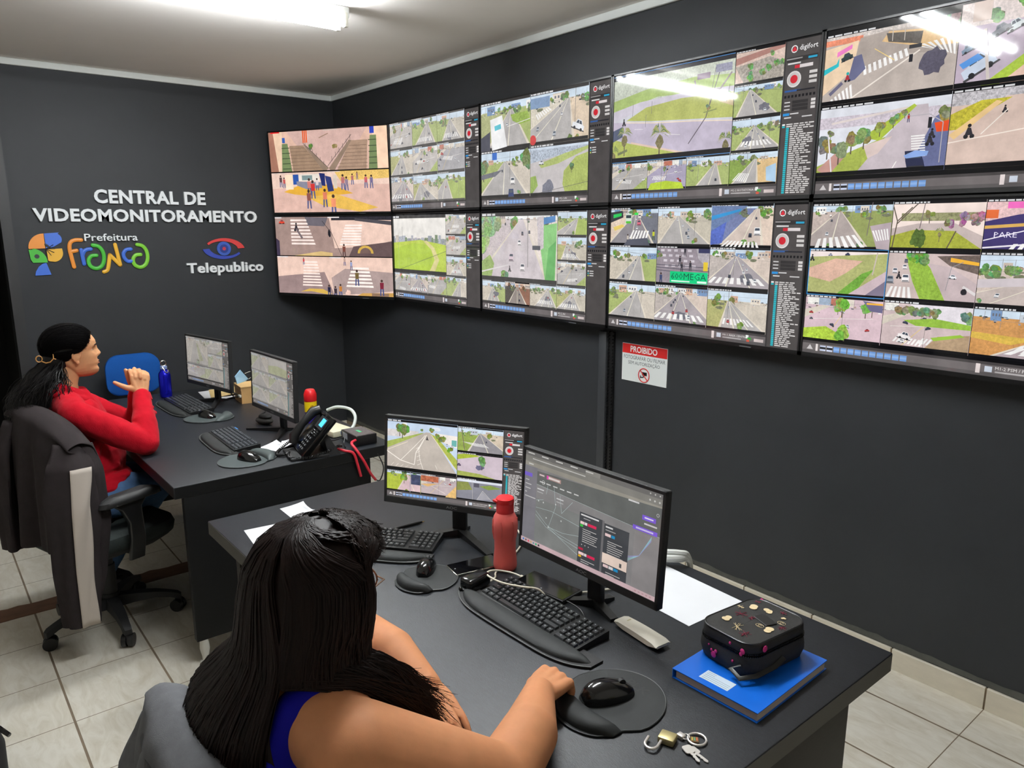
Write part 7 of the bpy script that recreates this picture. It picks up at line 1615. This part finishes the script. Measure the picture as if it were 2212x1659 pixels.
for i in range(2300):
    sx, sy = max(-2, min(2, rnd.gauss(0, .75))), max(-1.7, min(1.9, rnd.gauss(0, .8))); ph_, fr, am = rnd.uniform(0, 6.28), rnd.uniform(10, 18), rnd.uniform(.003, .009); pp = []
    st = MH @ Vector((sx * .030, -.094 + .022 * abs(sx) + rnd.gauss(0, .006), -.012 - .085 * rnd.random())); en = Vector((2.125 + .055 * sx, -2.452 + .060 * sy, rnd.uniform(.905, 1.0) - .01 * abs(sy)))
    md = Vector((2.122 + .070 * sx, -2.425 + .060 * sy, 1.080 - .012 * abs(sy)))
    for j in range(18):
        u = j / 17; q = st * (1 - u) ** 2 + md * 2 * u * (1 - u) + en * u * u
        q += Vector((math.cos(ph_ + fr * u), math.sin(ph_ + fr * u), .5 * math.sin(ph_ + fr * u * .8))) * am * min(1, u * 3); pp.append(tuple(q))
    paths.append(pp)
strands(k, paths, .0014, 4, .55)
fm = fuse(MB().cap([tuple(base + Vector((0, .02, -.0))), (2.122, -2.410, 1.065), (2.124, -2.435, 1.0), (2.126, -2.440, .955)], [.044, .068, .076, .052]), .006, 5)
k.add([v.co for v in fm.vertices], [tuple(p.vertices) for p in fm.polygons])
put(k.build('ponytail', M_HAIR1, None, smooth=1.0, flip=False), w1)
k = MB(); q = MH @ Vector((.020, -.122, -.012))
k.tube([tuple(q + Vector((.012 * 0 + .02, -.010 + .011 * math.cos(a), .002 + .0125 * math.sin(a)))) for a in [i * .45 for i in range(14)]], .0022, 8, closed=True); k.tube([tuple(q + Vector(v)) for v in ((.03, -.002, -.008), (.043, .010, -.014), (.052, .024, -.010), (.058, .036, .004), (.056, .036, .022))], [.0022, .0026, .0022, .0022, .0015], 8); k.tube([tuple(q + Vector(v)) for v in ((.058, .034, .004), (.060, .044, .0))], [.0022, .0015], 6)
put(k.build('hair_clip', mat('tortoise_clip', (196, 140, 76), .35), None), w1)
for s in (-1, 1):
    put(MB().tube([tuple(MH @ Vector((s * (.016 + .007 * i), .0885 - .0030 * i * i * .5, .021 + .0022 * i - .0007 * i * i))) for i in range(5)], [.0018, .0026, .0026, .0022, .0012], 6).build('eyebrow', M_HAIR1, None), w1)
put(MB().ell((0, -.0005, .0048), (.018, .0048, .0036), MH @ Matrix.Translation((0, .0855, -.0555)), n=14, m=8).ell((0, 0, -.0052), (.016, .0050, .0040), MH @ Matrix.Translation((0, .0855, -.0555)), n=14, m=8).build('lips', M_LIP, None), w1)

# ---- woman in the blue top, seen from behind
w2 = thing('person', 'person in blue sleeveless top with long dark hair seen from behind', 'person', (4.60, -2.36, 0))
par_inv[w2.name] = Matrix.Translation((4.60, -2.36, 0)).inverted()
RS, RE, RM, RW = (4.800, -2.385, .938), (4.852, -2.158, .806), (4.800, -2.055, .812), (4.715, -1.958, .803)
LS, LE, LM, LW = (4.450, -2.375, .938), (4.322, -2.125, .806), (4.41, -2.105, .803), (4.535, -2.098, .785)
k = MB(); Rh = Matrix.Rotation(math.radians(38), 4, 'Z') @ Matrix.Rotation(math.radians(-8), 4, 'X')
HC2 = (4.632, -2.350, 1.112); MH2 = head_parts(k, HC2, Rh)
k.cap([(4.628, -2.365, 1.05), (4.622, -2.385, .98), (4.62, -2.39, .93)], [.054, .058, .075]); k.cap([(4.775, -2.392, .945), (4.615, -2.405, .955), (4.465, -2.385, .945)], [.066, .078, .060])
k.ell((4.615, -2.385, .85), (.178, .125, .14)); k.ell((4.605, -2.365, .70), (.178, .150, .16)); k.ell((4.60, -2.39, .56), (.19, .15, .10))
k.cap([RS, (4.838, -2.27, .868), RE], [.074, .070, .055]); k.cap([RE, RM, RW], [.055, .051, .031]); k.cap([LS, (4.402, -2.255, .865), LE], [.064, .064, .053]); k.cap([LE, LM, LW], [.055, .050, .030])
for i in (-1, 1): k.cap([(4.60 + i * .09, -2.36, .545), (4.59 + i * .10, -1.96, .535), (4.59 + i * .10, -1.92, .12)], [.09, .06, .04])
hand(k, RW, (-.30, .93, -.05), (.10, .0, 1), (-1, -.3, 0), [(.95, 1.15, .9), (1.0, 1.2, .9), (1.0, 1.2, .9), (1.05, 1.1, .9)], thumb=(-.55, .75, -.45), sc=1.02)
hand(k, LW, (.95, -.16, -.05), (0, .25, 1), (0, -1, .0), [(.18, .22, .15), (.15, .22, .15), (.15, .24, .18), (.2, .25, .2)], spread=.10, thumb=(.55, -.8, -.15), sc=1.0)
put(objm('body', fuse(k, .0035, 7), M_SKIN2, None, smooth=3.2), w2)
n0 = len(bpy.data.objects); eyes(MH2, None)
for o in [o for o in bpy.data.objects if o.name.startswith('eye') and o.parent is None]: put(o, w2)
k = MB()
k.ell((4.613, -2.388, .825), (.176, .137, .160)); k.ell((4.605, -2.365, .70), (.188, .162, .17)); k.ell((4.60, -2.385, .575), (.198, .160, .095))
for sx in (-1, 1): k.cap([(4.613 + sx * .085, -2.47, .90), (4.613 + sx * .098, -2.432, .975), (4.613 + sx * .100, -2.39, 1.012), (4.613 + sx * .095, -2.335, .985), (4.613 + sx * .085, -2.285, .90)], [.045, .038, .030, .036, .045])
k.cap([(4.53, -2.475, .90), (4.70, -2.475, .90)], [.045, .045])
put(objm('sleeveless_top', fuse(k, .005, 3), M_TOP, None, smooth=3.2), w2)
k = MB()
for i in (-1, 1): k.cap([(4.60 + i * .09, -2.36, .545), (4.59 + i * .10, -1.96, .535), (4.59 + i * .10, -1.92, .12)], [.112, .08, .055])
put(objm('trousers', fuse(k, .007, 3), mat('dark_trousers', (34, 36, 44), .85), None, smooth=3.2), w2)
for i in (-1, 1): put(MB().loft([[(4.59 + i * .10 + x, -1.88 + y, z) for x, y in rrect(.09 * s, .25 * s2, .04)] for z, s, s2 in ((0.001, .95, .98), (.02, 1, 1), (.05, .9, .85), (.085, .75, .45))]).build('shoe', mat('dark_shoe', (34, 32, 34), .6), None, smooth=.9), w2)
# glasses
k = MB()
for s in (-1, 1):
    k.tube([tuple(MH2 @ Vector((s * .033 + .024 * math.cos(a), .094 - .006 * abs(math.cos(a)) * (1 if s * math.cos(a) > 0 else 0), -.002 + .019 * math.sin(a)))) for a in [i * .349 for i in range(18)]], .0016, 6, closed=True)
    k.tube([tuple(MH2 @ Vector(v)) for v in ((s * .058, .088, .004), (s * .077, .07, .006), (s * .0795, .0, .008), (s * .076, -.02, -.004))], .0015, 6)
k.tube([tuple(MH2 @ Vector(v)) for v in ((-.010, .096, .004), (0, .099, .007), (.010, .096, .004))], .0014, 6)
put(k.build('glasses', mat('metal_frame', (150, 120, 100), .3, metal=.8), None), w2)
# long hair
rnd = random.Random(8)
RZ = (.640, .70, .76, .82, .88, .93, .97, 1.01, 1.05, 1.09, 1.13, 1.17, 1.20, 1.222, 1.234, 1.240)
RCX = (4.560, 4.565, 4.570, 4.576, 4.582, 4.588, 4.598, 4.613, 4.630, 4.632, 4.633, 4.634, 4.635, 4.635, 4.635, 4.635)
RCY = (-2.400, -2.400, -2.400, -2.400, -2.400, -2.398, -2.394, -2.385, -2.374, -2.364, -2.358, -2.355, -2.353, -2.352, -2.351, -2.350)
RRX = (.150, .176, .188, .195, .196, .188, .164, .131, .104, .101, .100, .094, .080, .059, .034, .004)
RRY = (.118, .132, .140, .146, .149, .148, .134, .116, .110, .113, .113, .107, .091, .068, .039, .004)
def hs(th, z, h=1.0):
    cx, cy_, rx, ry = (float(np.interp(z, RZ, q)) for q in (RCX, RCY, RRX, RRY))
    return Vector((cx + rx * h * math.sin(th), cy_ - ry * h * math.cos(th), z))
# inner volume under the strands
k = MB(); ths = [-2.2 + 3.15 * i / 30 for i in range(31)]
zz = [.62 + .62 * i / 40 for i in range(41)]
vs = []; fs = []
for z in zz:
    lim = 3.1 if z > 1.165 else (1.95 if z > 1.06 else .76 + .25 * min(1, max(0, (1.0 - z) / .1))); lo = 3.1 if z > 1.165 else 2.05
    for i in range(41):
        th = -lo + (lim + lo) * i / 40; vs.append(hs(th, z, .965) - Vector((0, 0, .004 if z > 1.12 else 0)))
for j in range(40):
    for i in range(40): fs.append((j * 41 + i, j * 41 + i + 1, (j + 1) * 41 + i + 1, (j + 1) * 41 + i))
k.add(vs, fs); o = k.build('hair', M_HAIR2, None, smooth=3.2); sm_ = o.modifiers.new('solid', 'SOLIDIFY'); sm_.thickness = .006; sm_.offset = 0; put(o, w2)
paths = []
for i in range(6400):
    th = rnd.uniform(-3.1, 3.1); zp = 1.238 - .007 * rnd.random(); jit = rnd.uniform(.985, 1.05); wob = rnd.uniform(0, 6.28); tw = rnd.gauss(0, .05)
    over = th > .80; zt = rnd.uniform(.58, .70) if not over else 1.035 + rnd.uniform(-.01, .01)
    bang = abs(th) > 1.9 and rnd.random() < .55
    if bang: over = False; zt = rnd.uniform(1.17, 1.195); jit = .965 + .03 * rnd.random()
    wav = (.020 if th < -.7 else .004) * rnd.uniform(.4, 1.3); pp = []
    if rnd.random() < .06: jit += rnd.uniform(.0, .05)
    N_ = 17 if not over else 11
    for j in range(N_):
        u = j / (N_ - 1); z = zp + (zt - zp) * (u ** 1.35); t_ = th * ((.35 + .65 * min(1, u * 2.2)) if abs(th) < 2 else 1) + tw * u
        if abs(th) > 2.0 and not bang: t_ = math.copysign(abs(t_) - (abs(th) - 1.95) * max(0, min(1, (u - .17) * 4.5)), th)
        if not over and z < 1.0: t_ = min(t_, .80 + .25 * min(1, max(0, (1.0 - z) / .1)) + .04 * math.sin(i))
        q = hs(t_, z, jit + .02 * u); a_ = wav * max(0, u - .5) * 2
        q.z += .002 + .006 * rnd.random() if z > 1.12 else 0
        pp.append(q + Vector((math.sin(wob + 15 * u), math.cos(wob + 13 * u), 0)) * a_)
    if over:
        f = min(1, (th - .80) / 1.4); p = pp[-1].copy(); g1 = Vector((4.742 + .018 * rnd.gauss(0, .6), -2.40 + .11 * f + rnd.gauss(0, .008), 1.028 + rnd.gauss(0, .004))); g2 = Vector((4.772 - .02 * f + rnd.gauss(0, .008), -2.315 + .05 * f + rnd.gauss(0, .008), .995 + rnd.gauss(0, .006))); en = Vector((4.722 + rnd.gauss(0, .024), -2.215 + rnd.gauss(0, .016), rnd.uniform(.815, .93)))
        for j in range(1, 13):
            u = j / 12; v = 1 - u
            pp.append(p * v ** 3 + g1 * 3 * v * v * u + g2 * 3 * v * u * u + en * u ** 3 + Vector((math.sin(wob + 8 * u), math.cos(wob + 7 * u), 0)) * .003 * u)
    paths.append([tuple(q) for q in pp])
k = MB(); strands(k, paths, .0013, 4, .55)
put(k.build('hair_strands', M_HAIR2, None, smooth=1.2, flip=False), w2)
